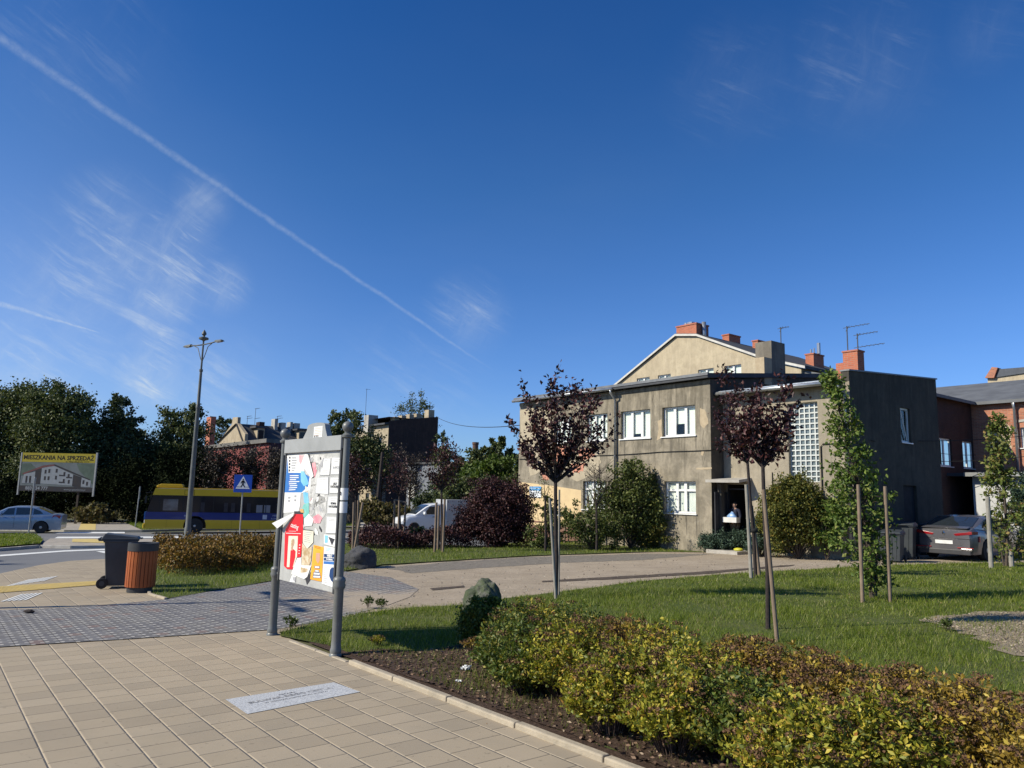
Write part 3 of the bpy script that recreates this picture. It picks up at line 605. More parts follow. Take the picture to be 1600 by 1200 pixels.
# patches where the render is newer, bare, painted or sprayed (colour of the wall itself)
def patch(name, px, m_, y=-0.004, seed=0, am=0.05, step=0.25, par=None, th=0.003, fr_=None):
    fr_ = fr_ or FB; pts = [fr_.hy(a, b, y) for a, b in px]
    if am: pts = jit(pts, am, step, seed)
    q = MB(); q.prism(pts, y-th, y); return q.build(name, m_, par or house)
M_BARE = mat('bare_render', (0.46, 0.37, 0.25), (0.38, 0.30, 0.20), scale=5, bump=0.3)
patch('render_patch', [(1094, 638), (1101, 640), (1105, 650), (1107, 662), (1100, 669), (1094, 664), (1094, 650)], M_BARE, seed=1, am=0.02, step=0.1)
patch('render_patch', [(1096, 704), (1101, 704), (1098, 712), (1095, 711)], M_BARE, seed=2, am=0.01, step=0.1)
patch('render_patch', [(1088, 731), (1112, 730), (1112, 733), (1088, 734)], M_BARE, seed=3, am=0.01, step=0.1)
patch('render_patch', [(1028, 658), (1034, 655), (1034, 684), (1026, 688), (1029, 672)], M_BARE, seed=3, am=0.02, step=0.15)
patch('render_patch', [(813, 640), (832, 636), (838, 668), (852, 700), (848, 735), (828, 745), (824, 715), (813, 700)], mat('bare_render_pale', (0.46, 0.39, 0.28), (0.37, 0.31, 0.22), scale=3, bump=0.3), seed=4, am=0.06)
patch('render_patch', [(905, 700), (940, 703), (935, 740), (900, 752), (880, 742), (888, 715)], MATS['bare_render_pale'], seed=14, am=0.08)
patch('render_patch', [(838, 640), (862, 636), (866, 690), (846, 696)], MATS['bare_render_pale'], seed=15, am=0.08)
M_STAIN = mat('sill_stain', (0.17, 0.148, 0.115), (0.12, 0.105, 0.08), scale=7)
_q = random.Random(21)
for (a, b, c, d) in holes[:6]:
    for k in range(4):
        xx = (a-0.03 if k == 0 else b+0.02 if k == 1 else a+(b-a)*_q.uniform(0.1, 0.9)); ln = _q.uniform(0.25, 0.95); ww = _q.uniform(0.018, 0.045); pts = [(xx-ww, c-0.05), (xx+ww, c-0.05), (xx+ww*0.8, c-0.05-ln*0.5), (xx+ww*0.2, c-0.05-ln), (xx-ww*0.7, c-0.05-ln*0.6)]
        o_ = MB(); o_.prism(pts, -0.0035, -0.0015); o_.build('drip_stain', M_STAIN, house)
for crk in ([(1020, 604), (1022, 616), (1019, 626), (1023, 636)], [(990, 690), (993, 704), (990, 716), (996, 730), (994, 748)], [(1100, 672), (1097, 690), (1102, 712), (1098, 728)], [(930, 668), (934, 684), (930, 700), (936, 712)]):
    o_ = MB(); o_.tube([(FB.hy(x, y)[0], -0.002, FB.hy(x, y)[1]) for x, y in crk], 0.006, 4); o_.build('crack', MATS['sill_stain'], house)
M_GRAF = mat('salmon_spray', (0.60, 0.26, 0.17), (0.50, 0.24, 0.17), scale=3)
patch('graffiti', [(871, 700), (884, 697), (886, 718), (874, 728), (868, 716)], M_GRAF, y=-0.008, seed=5, am=0.05, step=0.15)
patch('graffiti', [(905, 702), (928, 701), (930, 712), (912, 720), (904, 712)], M_GRAF, y=-0.008, seed=6, am=0.05, step=0.15)
patch('graffiti', [(846, 738), (856, 732), (858, 750), (848, 750)], M_GRAF, y=-0.008, seed=7, am=0.04, step=0.15)
patch('graffiti', [(893, 726), (915, 722), (912, 736), (896, 740)], M_GRAF, y=-0.008, seed=8, am=0.05, step=0.15)
patch('painted_ground_floor', [(811, 753), (856, 758), (908, 766), (908, 824), (856, 822), (811, 819)], mat('cream_paint', (0.66, 0.50, 0.28), (0.58, 0.43, 0.25), scale=2), am=0.0)
patch('plinth', [(811, 819), (856, 823), (908, 825), (908, 845), (811, 845)], mat('brown_plinth', (0.22, 0.12, 0.085), (0.17, 0.095, 0.07), scale=3), y=-0.03, am=0.0, th=0.03)
patch('plinth_band', [(811, 812), (856, 815), (908, 817), (908, 819), (811, 815)], MATS['brown_plinth'], y=-0.010, am=0.0, th=0.02)
sgn = thing('office_sign', 'blue and white office signboard on the cream painted corner of the grey house', 'sign', FB.world(0, 0, 0), RZ)
q = rect_y(FB, ((828, 760), (846, 761), (828, 777)), -0.02)
s_ = MB(); s_.box(q[0], q[1], -0.045, -0.02, q[2], q[3]); s_.build('board', mat('sign_white', (0.82, 0.84, 0.86)), sgn)
zz = q[3]-(q[3]-q[2])*0.36
s_ = MB(); s_.box(q[0], q[1], -0.052, -0.045, zz, q[3]); s_.build('header', mat('sign_blue', (0.06, 0.30, 0.62)), sgn)
text('lettering', 'PRZYCHODNIA', 0.10, MATS['sign_white'], sgn, ((q[0]+q[1])/2, -0.055, (zz+q[3])/2))
text('lettering', 'PORADNIE  BADANIA', 0.07, mat('ink', (0.04, 0.05, 0.10)), sgn, ((q[0]+q[1])/2, -0.048, zz-0.12))
lm = thing('wall_lamp', 'white wall lantern beside a ground-floor window behind the stakes', 'lamp', FB.world(0, 0, 0), RZ)
q = rect_y(FB, ((876, 803), (884, 803), (876, 806)), -0.25); s_ = MB(); s_.box(q[0], q[1], -0.45, -0.25, q[2], q[3]); s_.build('shade', MATS['sign_white'], lm, bevel=0.01)
s_ = MB(); s_.tube([((q[0]+q[1])/2, -0.28, q[2]), ((q[0]+q[1])/2, 0.0, q[2]-0.12)], 0.02); s_.build('bracket', M_ZINC, lm)

# --- wing with door and glass-block window
gb = rect_y(FB, ((1230, 633), (1277, 627), (1277, 753)), YW); dr = rect_y(FB, ((1131, 757), (1169, 757), (1131, 838)), YW); sw = rect_y(FB, ((1139, 641), (1149, 640), (1139, 660)), YW)
dr = (0.12, dr[1], 0.25, FB.hy(1140, 757, YW)[1])
mb = MB(); wall_y(mb, 0, XE, 0, ZG+0.1, YW, [gb, dr, (sw[0], sw[1], sw[2], sw[3])], 0.22); mb.build('wall', M_PL2, house)
zp0 = FB.hx(1334, 581, XE)[1]; yS, zp1 = FB.hx(1462, 593, XE)
sd = FB.hx(1406, 636, XE), FB.hx(1421, 636, XE), FB.hx(1406, 690, XE)
swn = (sd[0][0], sd[1][0], sd[2][1], sd[0][1]); dd_ = FB.hx(1411, 758, XE), FB.hx(1432, 758, XE)
sdr = (dd_[0][0], dd_[1][0], 0.3, dd_[0][1])
mb = MB(); wall_x(mb, YW, yS, 0, zp0, XE, [swn, sdr], 0.16)
mb.add([(XE, YW, zp0), (XE, yS, zp0), (XE, yS, zp1), (XE, YW, zp0+0.001)], [(0, 1, 2, 3)])
mb.add([(XE-0.28, YW+0.0, ZG+0.1), (XE, YW+0.0, ZG+0.1), (XE, YW+0.0, zp0), (XE-0.28, YW+0.0, zp0)], [(0, 1, 2, 3)])
mb.add([(XE-0.28, YW, ZG), (XE-0.28, yS, ZG), (XE-0.28, yS, zp1), (XE-0.28, YW, zp0)], [(0, 1, 2, 3)])
mb.add([(XE, yS, 0), (0, yS, 0), (0, yS, zp1-0.2), (XE, yS, zp1)], [(0, 1, 2, 3)])
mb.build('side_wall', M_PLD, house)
mb = MB(); mb.hexa([(XE-0.30, YW-0.03, zp0), (XE+0.04, YW-0.03, zp0), (XE+0.04, yS+0.05, zp1), (XE-0.30, yS+0.05, zp1)], [(XE-0.30, YW-0.03, zp0+0.05), (XE+0.04, YW-0.03, zp0+0.05), (XE+0.04, yS+0.05, zp1+0.05), (XE-0.30, yS+0.05, zp1+0.05)]); mb.build('parapet_cap', MATS['dull_zinc'], house)
mb = MB(); mb.hexa([(0.003, YW-0.42, ZG-0.02), (XE-0.285, YW-0.42, ZG-0.02), (XE-0.285, yS, zp1-0.25), (0.003, yS, zp1-0.25)], [(0.003, YW-0.42, ZG+0.10), (XE-0.285, YW-0.42, ZG+0.10), (XE-0.285, yS, zp1-0.13), (0.003, yS, zp1-0.13)]); mb.build('wing_roof', M_ROOF, house)
g = MB(); g.tube([(0.02, YW-0.50, ZG+0.06), (XE-0.02, YW-0.50, ZG+0.04)], 0.075, 12); g.build('gutter', M_ZINC, house, smooth=True)
g = MB(); g.box(0.01, XE-0.3, YW-0.455, YW-0.425, ZG+0.0, ZG+0.16); g.build('roof_flashing', M_ZINC, house)
xp = XE-0.13; g = MB(); g.tube([(xp, YW-0.50, ZG+0.03), (xp, YW-0.48, ZG-0.18), (xp, YW-0.09, ZG-0.5), (xp, YW-0.09, 0.1)], 0.06, 12); g.build('downpipe', M_ZINC, house, smooth=True)
g = MB(); xq, zq = FB.hy(1283, 694, YW); xr, _ = FB.hy(1306, 694, YW); g.tube([(xr, YW-0.03, zq), (xq+0.08, YW-0.03, zq), (xq, YW-0.03, zq-0.08), (xq, YW-0.03, 0.3)], 0.022, 8); g.build('cable_pipe', MATS['black_cable'], house)
g = MB(); g.tube([(FB.hy(1206, 700, YW)[0], YW-0.02, 3.1), (FB.hy(1206, 700, YW)[0], YW-0.02, 0.3)], 0.016, 6); g.build('lightning_rod', MATS['black_cable'], house)
window(house, sw[0], sw[1], sw[2], sw[3], YW+0.12, 1, M_BLIND)
window(house, swn[0], swn[1], swn[2], swn[3], 0.08, 1, None, ax='x', wall=XE, sillm=M_ZINC)
f = MB(); yy0, yy1, zz0, zz1 = swn; f.tube([(XE-0.02, yy0+0.05, zz1-0.10), (XE-0.06, yy1-0.22, zz0+0.08)], 0.022, 4); f.build('tilted_sash', M_WFR, house)
f = MB(); f.box(XE-0.14, XE-0.10, sdr[0], sdr[1], sdr[2], sdr[3]); f.build('back_door', mat('dark_door', (0.03, 0.03, 0.035), (0.02, 0.02, 0.022)), house)
# glass blocks: mortar grid proud of thick glass lenses
M_GB = mat('glass_block', (0.16, 0.19, 0.19), (0.08, 0.10, 0.10), rough=0.12, scale=9, spec=0.8)
M_MORT = mat('block_mortar', (0.62, 0.64, 0.62), (0.5, 0.52, 0.5))
nx_, nz_ = 6, 15; grid = MB(); gl = MB(); gy = YW+0.13; bw = (gb[1]-gb[0])/nx_; bh = (gb[3]-gb[2])/nz_; t_ = 0.022
for i in range(nx_+1): grid.box(max(gb[0], gb[0]+i*bw-t_), min(gb[1], gb[0]+i*bw+t_), gy, gy+0.08, gb[2], gb[3])
for i in range(nx_):
    for k in range(nz_+1): grid.box(gb[0]+i*bw+t_, gb[0]+(i+1)*bw-t_, gy+0.003, gy+0.077, max(gb[2], gb[2]+k*bh-t_), min(gb[3], gb[2]+k*bh+t_))
gw = grid.build('glass_block_window', M_MORT, house)
for i in range(nx_):
    for k in range(nz_):
        cx, cz = gb[0]+(i+0.5)*bw, gb[2]+(k+0.5)*bh; a, b = bw/2-t_, bh/2-t_
        gl.add([(cx-a, gy+0.03, cz-b), (cx+a, gy+0.03, cz-b), (cx+a, gy+0.03, cz+b), (cx-a, gy+0.03, cz+b), (cx-a*.6, gy+0.052, cz-b*.6), (cx+a*.6, gy+0.052, cz-b*.6), (cx+a*.6, gy+0.052, cz+b*.6), (cx-a*.6, gy+0.052, cz+b*.6)],
               [(0, 1, 5, 4), (1, 2, 6, 5), (2, 3, 7, 6), (3, 0, 4, 7), (4, 5, 6, 7)])
gl.build('glass_lens', M_GB, gw)
# doorway, canopy and step
f = MB(); f.box(dr[0], dr[0]+0.05, YW+0.05, YW+0.16, dr[2], dr[3]); f.box(dr[1]-0.05, dr[1], YW+0.05, YW+0.16, dr[2], dr[3]); f.box(dr[0]+0.05, dr[1]-0.05, YW+0.05, YW+0.16, dr[3]-0.2, dr[3]-0.14)
door = f.build('doorway', mat('dark_frame', (0.05, 0.05, 0.055), (0.03, 0.03, 0.035)), house)
f = MB(); f.box(dr[0]-0.25, dr[1]+0.25, YW+1.5, YW+1.55, dr[2]-0.2, dr[3]+0.2); f.box(dr[0]-0.25, dr[0]-0.2, YW+0.23, YW+1.5, dr[2]-0.2, dr[3]+0.2); f.box(dr[1]+0.2, dr[1]+0.25, YW+0.23, YW+1.5, dr[2]-0.2, dr[3]+0.2); f.box(dr[0]-0.2, dr[1]+0.2, YW+0.23, YW+1.5, dr[3]+0.15, dr[3]+0.2); f.box(dr[0]-0.2, dr[1]+0.2, YW+0.0, YW+1.5, dr[2]-0.2, dr[2]); f.build('hallway', M_DARKIN, door)
f = MB(); f.hexa([(dr[0], YW-0.02, dr[2]), (dr[0]+0.04, YW-0.02, dr[2]), (dr[0]+0.04, YW-0.78, dr[2]), (dr[0], YW-0.78, dr[2])], [(dr[0], YW-0.02, dr[3]-0.3), (dr[0]+0.04, YW-0.02, dr[3]-0.3), (dr[0]+0.04, YW-0.78, dr[3]-0.3), (dr[0], YW-0.78, dr[3]-0.3)]); f.build('open_door', MATS['dark_frame'], house)
cz_ = FB.hy(1130, 752, -0.3)[1]
f = MB(); f.hexa([(-0.05, -0.30, cz_-0.04), (dr[1]+0.15, 0.0, cz_-0.04), (dr[1]+0.15, YW-0.005, cz_+0.06), (0.005, YW-0.005, cz_+0.06)], [(-0.05, -0.30, cz_+0.06), (dr[1]+0.15, 0.0, cz_+0.06), (dr[1]+0.15, YW-0.005, cz_+0.16), (0.005, YW-0.005, cz_+0.16)]); f.build('canopy', M_CONC, house)
f = MB(); f.box(0.02, dr[1]+0.3, -0.4, YW-0.004, 0, 0.25); f.build('door_step', M_CONC, house)
f = MB(); f.box(0.05, 0.25, 0.25, 0.45, 0.25, cz_-0.04); f.build('canopy_post', M_PLD, house)

# chimney stacks on the grey house
yc, zc = FB.hx(1204, 532, 0.0); yc2, _ = FB.hx(1225, 536, 0.0)
f = MB(); f.box(-0.75, 0.03, yc, yc2, ZR+0.2, zc); stk = f.build('chimney', plaster('chimney_render', (0.26, 0.23, 0.185), (0.19, 0.17, 0.145), (0.30, 0.27, 0.21), 0.5), house)
yd, zd = FB.hx(1187, 560, 0.0)
f = MB(); f.box(-0.4, 0.028, yc-0.55, yc-0.002, ZR+0.2, FB.hx(1190, 557, 0.0)[1]); f.build('chimney_step', MATS.get('x') or M_BARE, house)
M_BRK = brickmat('red_brick', (0.50, 0.15, 0.075), (0.40, 0.11, 0.06), (0.38, 0.26, 0.2), dirt=0.2)
ci = Frame(FB.world(XE, 0, 0), RZ)
yb, _z = FB.hx(1345, 575, XE+0.1); x5a, x5b = FB.hy(1317, 560, 4.2)[0], FB.hy(1340, 560, 4.2)[0]; z5 = FB.hy(1340, 548, 4.2)[1]
f = MB(); f.box(x5a, x5b, 4.2, 4.7, ZG+0.2, z5); f.box(x5a-0.03, x5b+0.03, 4.17, 4.73, z5, z5+0.06); f.build('brick_chimney', M_BRK, house)
f = MB(); f.box(x5a-0.35, x5a-0.004, 4.3, 4.7, ZG+0.2, FB.hy(1317, 566, 4.2)[1]); f.build('brick_chimney', M_BRK, house)
def antenna(label, x, y, z, h, arm=0.8, dx=1.0, els=5, low=None, fr_=FB, rz=RZ):
    t = thing('tv_antenna', label, 'antenna', fr_.world(x, y, z), rz)
    g = MB(); g.tube([(0, 0, 0), (0, 0, h)], 0.022, 6); g.build('mast', mat('antenna_metal', (0.12, 0.13, 0.15), (0.09, 0.1, 0.11), rough=0.5, metal=0.3), t)
    g = MB()
    for zz, aa in [(h-0.06, arm)]+([(low, arm*1.3)] if low else []):
        g.tube([(-0.15*dx, 0, zz), (aa*dx, 0, zz+0.02)], 0.012, 5)
        for k in range(els): g.tube([(aa*dx*(k+0.3)/els, -0.16, zz+0.01), (aa*dx*(k+0.3)/els, 0.16, zz+0.01)], 0.006, 4)
    g.tube([(-0.05, 0, h-0.2), (0.1, 0, h)], 0.012, 5); g.build('elements', MATS['antenna_metal'], t)
    return t
antenna('tall aerial behind the red brick chimney on the grey house wing', x5a+0.08, 4.45, z5+0.06, FB.hy(1320, 512, 4.4)[1]-z5, 0.9, 1.0)
antenna('double-armed lattice aerial at the right end of the red brick chimney', x5b-0.1, 4.45, z5+0.06, FB.hy(1340, 523, 4.4)[1]-z5, 0.8, 1.0, 6, low=0.12)
antenna('short-armed aerial on the grey concrete chimney stack', -0.05, yc2-0.15, zc, FB.hx(1222, 511, 0)[1]-zc, 0.4, 1.0, 3)

# ================================================================ CREAM GABLE HOUSE BEHIND
pg = P(1075, 600, 45); FG = Frame((pg[0], pg[1], gz(pg[0], pg[1])), RZ)
gh = thing('gable_house', 'tall cream rendered gable house rising behind the grey flat-roofed house', 'house', FG.world(0, 0, 0), RZ)
M_CREAM = plaster('cream_render', (0.56, 0.47, 0.33), (0.47, 0.39, 0.275), (0.62, 0.53, 0.38), 0.22)
gp = [FG.hy(*p) for p in ((952, 612), (1057, 526), (1090, 526), (1198, 563), (1252, 580))]
gp[4] = (gp[4][0], gp[3][1]-(gp[4][0]-gp[3][0])*0.32)
gw_ = [rect_y(FG, q, 0) for q in (((995, 593), (1015, 591), (995, 610)), ((1028, 588), (1048, 586), (1028, 606)), ((1091, 577), (1115, 574), (1091, 600)), ((1132, 570), (1158, 567), (1132, 595)))]
wz1 = sum(q[3] for q in gw_)/4; wz0 = wz1-1.5; xl = FG.hy(985, 600)[0]; xr_ = FG.hy(1190, 570)[0]
mb = MB(); wall_y(mb, xl, xr_, 0, wz1+0.12, 0, [(q[0], q[1], wz0, wz1) for q in gw_], 0.18)
def roofz(x):
    for a, b in zip(gp[:-1], gp[1:]):
        if a[0] <= x <= b[0]: return a[1]+(b[1]-a[1])*(x-a[0])/(b[0]-a[0])
    return gp[-1][1] if x > 0 else gp[0][1]
zc_ = wz1+0.12
mb.add([(gp[0][0], 0, 0), (xl, 0, 0), (xl, 0, zc_), (xl, 0, roofz(xl)), (gp[0][0], 0, gp[0][1])], [(0, 1, 2, 3, 4)])
mb.add([(xl, 0, zc_), (xr_, 0, zc_), (xr_, 0, roofz(xr_)), (gp[2][0], 0, gp[2][1]), (gp[1][0], 0, gp[1][1]), (xl, 0, roofz(xl))], [(0, 1, 2, 3, 4, 5)])
mb.add([(xr_, 0, 0), (gp[4][0], 0, 0), (gp[4][0], 0, gp[4][1]), (gp[3][0], 0, gp[3][1]), (xr_, 0, roofz(xr_)), (xr_, 0, zc_)], [(0, 1, 2, 3, 4, 5)])
DG = 11.0
mb.add([(gp[4][0], 0, 0), (gp[4][0], DG, 0), (gp[4][0], DG, gp[4][1]), (gp[4][0], 0, gp[4][1])], [(0, 1, 2, 3)])
mb.add([(gp[0][0], 0, 0), (gp[0][0], DG, 0), (gp[0][0], DG, gp[0][1]), (gp[0][0], 0, gp[0][1])], [(0, 1, 2, 3)])
mb.build('wall', M_CREAM, gh)
for q in gw_: window(gh, q[0], q[1], wz0, wz1, 0.1, 2, M_BLIND)
mb = MB(); prof = [(gp[0][0]-0.3, gp[0][1]-0.15), (gp[1][0], gp[1][1]+0.02), (gp[2][0], gp[2][1]+0.02), (gp[3][0], gp[3][1]+0.01), (gp[4][0]+0.3, gp[4][1]-0.08)]
mb.prism(prof+[(x, z+0.16) for x, z in prof[::-1]], -0.12, DG); mb.build('roof', M_ROOF, gh)
mb = MB(); prof2 = [(x, z) for x, z in prof]; mb.prism(prof2+[(x, z+0.13) for x, z in prof2[::-1]], -0.16, -0.122); mb.build('verge_trim', mat('pale_trim', (0.62, 0.60, 0.55), (0.5, 0.48, 0.45)), gh)
def gchim(px0, px1, pyt, pyb, y, m_=None, pots=()):
    q = rect_y(FG, ((px0, pyt), (px1, pyt), (px0, pyb)), y); zt = q[3]; f = MB(); f.box(q[0], q[1], y, y+1.3*0.9, q[2]-1.0, zt-0.08); f.box(q[0]-0.04, q[1]+0.04, y-0.04, y+1.21, zt-0.08, zt)
    c = f.build('chimney', m_ or M_BRK, gh)
    for (ppx, ppy, r_) in pots:
        a = FG.hy(ppx, ppy, y+0.5); g = MB(); g.tube([(a[0], y+0.5, zt), (a[0], y+0.5, a[1])], r_, 8); g.build('flue_pipe', M_ZINC, c)
gchim(1057, 1088, 510, 527, 0.05, pots=((1072, 505, 0.12), (1080, 504, 0.25)))
gchim(1129, 1139, 523, 545, 3.0); gchim(1176, 1184, 532, 556, 4.5); gchim(1259, 1271, 553, 575, 6.5, pots=((1267, 546, 0.06), (1272, 544, 0.04), (1279, 536, 0.11)))
g = MB(); a = FG.hy(1100, 528, 0.6); b = FG.hy(1101, 503, 0.6); g.tube([(a[0], 0.6, a[1]-0.4), (a[0], 0.6, b[1])], 0.13, 12); g.build('flue_pipe', M_ZINC, gh, smooth=True)

# ================================================================ BRICK HOUSE, GARAGE AND FAR CREAM HOUSE (right)
FR = Frame((23.3, 38.0, gz(23.3, 38)), RZ)
bh_ = thing('brick_house', 'old red brick house with a grey sheet roof behind the parked silver car', 'house', FR.world(0, 0, 0), RZ)
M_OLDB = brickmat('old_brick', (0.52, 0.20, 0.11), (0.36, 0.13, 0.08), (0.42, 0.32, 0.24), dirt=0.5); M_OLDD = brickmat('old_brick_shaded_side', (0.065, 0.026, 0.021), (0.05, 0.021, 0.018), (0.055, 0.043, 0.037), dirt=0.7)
ze = FR.hy(1523, 634, 0)[1]
def yzr(l): q = [FR.hx(a, b, 0) for a, b in l]; return (min(p[0] for p in q), max(p[0] for p in q), min(p[1] for p in q), max(p[1] for p in q))
w1 = yzr([(1468, 684), (1486, 684), (1468, 727)]); w2 = yzr([(1506, 691), (1520, 691), (1506, 731)]); w2 = (w2[0], w2[1], w2[2], w2[3]); w1 = (w1[0], w1[1], w2[2], w2[3])
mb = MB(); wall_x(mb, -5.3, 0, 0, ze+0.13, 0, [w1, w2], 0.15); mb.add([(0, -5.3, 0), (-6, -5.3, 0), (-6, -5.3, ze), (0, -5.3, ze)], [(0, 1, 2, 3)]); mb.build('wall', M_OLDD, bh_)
w3 = rect_y(FR, ((1596, 668), (1620, 668), (1596, 700)), 0)
mb = MB(); wall_y(mb, 0, 7, 0, ze+0.09, 0, [w3], 0.2); mb.add([(7, 0, 0), (7, 8, 0), (7, 8, ze), (7, 0, ze)], [(0, 1, 2, 3)]); mb.build('wall', M_OLDB, bh_)
for q in (w1, w2): window(bh_, q[0], q[1], q[2], q[3], 0.08, 2, None, ax='x', wall=0)
window(bh_, w3[0], w3[1], w3[2], w3[3], 0.12, 2, M_BLIND)
mb = MB(); mb.hexa([(-7, -5.5, ze+2.0), (0.35, -5.5, ze), (0.35, -0.35, ze), (-7, 7, ze+2.0)], [(-7, -5.5, ze+2.15), (0.35, -5.5, ze+0.15), (0.35, -0.35, ze+0.15), (-7, 7, ze+2.15)])
mb.hexa([(0.35, -0.35, ze), (7.4, -0.35, ze), (7.4, 6.5, ze+1.9), (-6.8, 6.5, ze+1.9)], [(0.35, -0.35, ze+0.15), (7.4, -0.35, ze+0.15), (7.4, 6.5, ze+2.05), (-6.8, 6.5, ze+2.05)])
mb.build('roof', mat('grey_sheet_roof', (0.16, 0.165, 0.17), (0.11, 0.112, 0.115), scale=1.2, rough=0.6), bh_)
xx = FR.hy(1588, 680, -0.12)[0]; g = MB(); g.tube([(xx, -0.3, ze), (xx, -0.12, ze-0.3), (xx, -0.12, 0.2)], 0.075, 12); g.build('downpipe', M_ZINC, bh_, smooth=True)
patch('render_patch', [(1545, 668), (1556, 660), (1572, 658), (1580, 668), (1582, 690), (1575, 716), (1563, 700), (1550, 705)], mat('patch_cream', (0.60, 0.52, 0.38), (0.42, 0.30, 0.2), scale=4), seed=9, am=0.10, par=bh_, fr_=FR)
patch('lintel', [(1592, 656), (1640, 648), (1640, 652), (1592, 660)], M_CONC, y=-0.02, am=0, par=bh_, fr_=FR, th=0.02)
pgz = P(1520, 760, 35.5); FGz = Frame((pgz[0], pgz[1], gz(pgz[0], pgz[1])), RZ)
ga = thing('garage', 'low white rendered garage with an open dark carport behind the silver car', 'garage', FGz.world(0, 0, 0), RZ)
M_WREN = mat('white_render', (0.55, 0.55, 0.54), (0.45, 0.45, 0.45), scale=1.5, bump=0.2)
zt = FGz.hy(1560, 744, 0)[1]; xa_ = -4.2
mb = MB(); mb.box(0, 9, 0, 0.2, 0, zt-0.02); mb.box(0, 0.2, 0.2, 5, 0, zt-0.02); mb.build('wall', M_WREN, ga)
mb = MB(); mb.box(xa_, -0.003, 4.8, 5, 0, zt-0.02); mb.build('carport_back', M_DARKIN, ga)
mb = MB(); mb.box(xa_, 9.2, -0.45, 5.1, zt, zt+0.14); mb.build('roof', M_ROOF, ga)
mb = MB(); mb.box(FGz.hy(1505, 742, -0.5)[0], 9.2, -0.49, -0.455, zt-0.02, zt+0.16); mb.build('fascia', M_ZINC, ga)
FC = Frame(tuple(P(1543, 600, 62)[:2])+(gz(25, 62),), RZ)
ch = thing('cream_house', 'cream rendered house end with dark roof beyond the brick house at the right edge', 'house', FC.world(0, 0, 0), RZ)
p_ = [FC.hy(*q) for q in ((1543, 640), (1543, 592), (1600, 583), (1700, 560), (1700, 640))]
mb = MB(); mb.prism([(p_[0][0], 0), p_[1], p_[2], p_[3], (p_[4][0], 0)], 0, 6); mb.build('wall', M_CREAM, ch)
p_ = [FC.hy(*q) for q in ((1556, 590), (1600, 583.5), (1700, 560.5), (1700, 550), (1600, 574), (1562, 577))]
mb = MB(); mb.prism(p_, -0.12, 6.2); mb.build('roof', mat('dark_sheet', (0.10, 0.11, 0.13)), ch)
p_ = [FC.hy(*q) for q in ((1541, 591), (1555, 591), (1561, 575), (1552, 574))]
mb = MB(); mb.prism(p_, -0.3, 0.5); mb.build('firewall_cap', M_OLDB, ch)
# ================================================================ NOTICE BOARD
pL, pR = G(425, 993), G(524, 1026); bv = pR-pL; BL = math.hypot(bv[0], bv[1]); BA = math.atan2(bv[1], bv[0])
FN = Frame((pL[0], pL[1], gz(pL[0], pL[1])), BA)
nb = thing('notice_board', 'grey municipal notice board on two ball-topped posts, covered in torn posters', 'notice board', FN.world(0, 0, 0), BA)
M_POST = mat('grey_post_paint', (0.17, 0.175, 0.17), (0.13, 0.135, 0.13), rough=0.42, scale=4, spec=0.5)
M_HEAD = mat('grey_panel_paint', (0.34, 0.345, 0.34), (0.29, 0.295, 0.29), rough=0.5, scale=3)
def post(x):
    zb = gz(*FN.world(x, 0)[:2])-FN.p[2]-0.03; r = 0.043
    return [(0.075, zb), (0.075, zb+0.05), (0.062, zb+0.07), (0.068, zb+0.10), (0.058, zb+0.13), (0.055, zb+0.20), (0.055, zb+0.78), (0.068, zb+0.80), (0.075, zb+0.83), (0.066, zb+0.86), (0.075, zb+0.885), (0.068, zb+0.91), (r, zb+0.93), (r*0.92, 2.55), (0.062, 2.56), (0.066, 2.585), (0.035, 2.61), (0.036, 2.625)]+[(0.068*math.sin(a), 2.685-0.068*math.cos(a)) for a in [math.pi*k/10 for k in range(2, 11)]]
for x in (0, BL): o = MB().lathe(post(x), 20, (x, 0, 0)).build('post', M_POST, nb, auto=40)
px0 = FN.hy(449, 710, -0.02)[0]; px1 = FN.hy(538, 704, -0.02)[0]
zt_ = (FN.hy(449, 708, -0.02)[1]+FN.hy(538, 704, -0.02)[1])/2; zb_ = (FN.hy(434, 905, -0.02)[1]+FN.hy(522, 926, -0.02)[1])/2
px0 = max(px0, 0.07); px1 = min(px1, BL-0.07)
f = MB(); f.box(px0, px1, -0.02, 0.02, zb_, zt_); panel = f.build('panel', mat('panel_sheet', (0.48, 0.48, 0.46), (0.36, 0.36, 0.35), scale=5, rough=0.6), nb)
for a_, b_, c_ in ((px0-0.03, px0, -0.035), (px1, px1+0.035, -0.05)): f = MB(); f.box(a_, b_, c_, 0.05, zb_-0.01, zt_+0.02); f.build('side_rail', mat('dark_steel', (0.07, 0.07, 0.072), (0.05, 0.05, 0.052), rough=0.5), nb)
zh = (FN.hy(452, 687, -0.03)[1]+FN.hy(542, 680, -0.03)[1])/2
f = MB(); f.box(px0-0.02, px1+0.03, -0.06, 0.03, zt_, zh); f.build('header', M_HEAD, nb, bevel=0.004)
cx0 = FN.hy(481, 684, -0.03)[0]; cx1 = FN.hy(510, 682, -0.03)[0]; zc1 = FN.hy(496, 662, -0.03)[1]
pts = [(cx0-0.10, zh), (cx1+0.06, zh), (cx1, zh+0.10), (cx1-0.02, zc1-0.02)]+[((cx0+cx1)/2+(cx1-cx0)*0.5*math.cos(a)*0.9, zc1-0.02+0.03*math.sin(a)) for a in [math.pi*k/6 for k in range(1, 6)]]+[(cx0+0.02, zc1-0.02), (cx0, zh+0.10)]
f = MB(); f.prism(pts, -0.05, 0.02); f.build('crest', M_HEAD, nb)
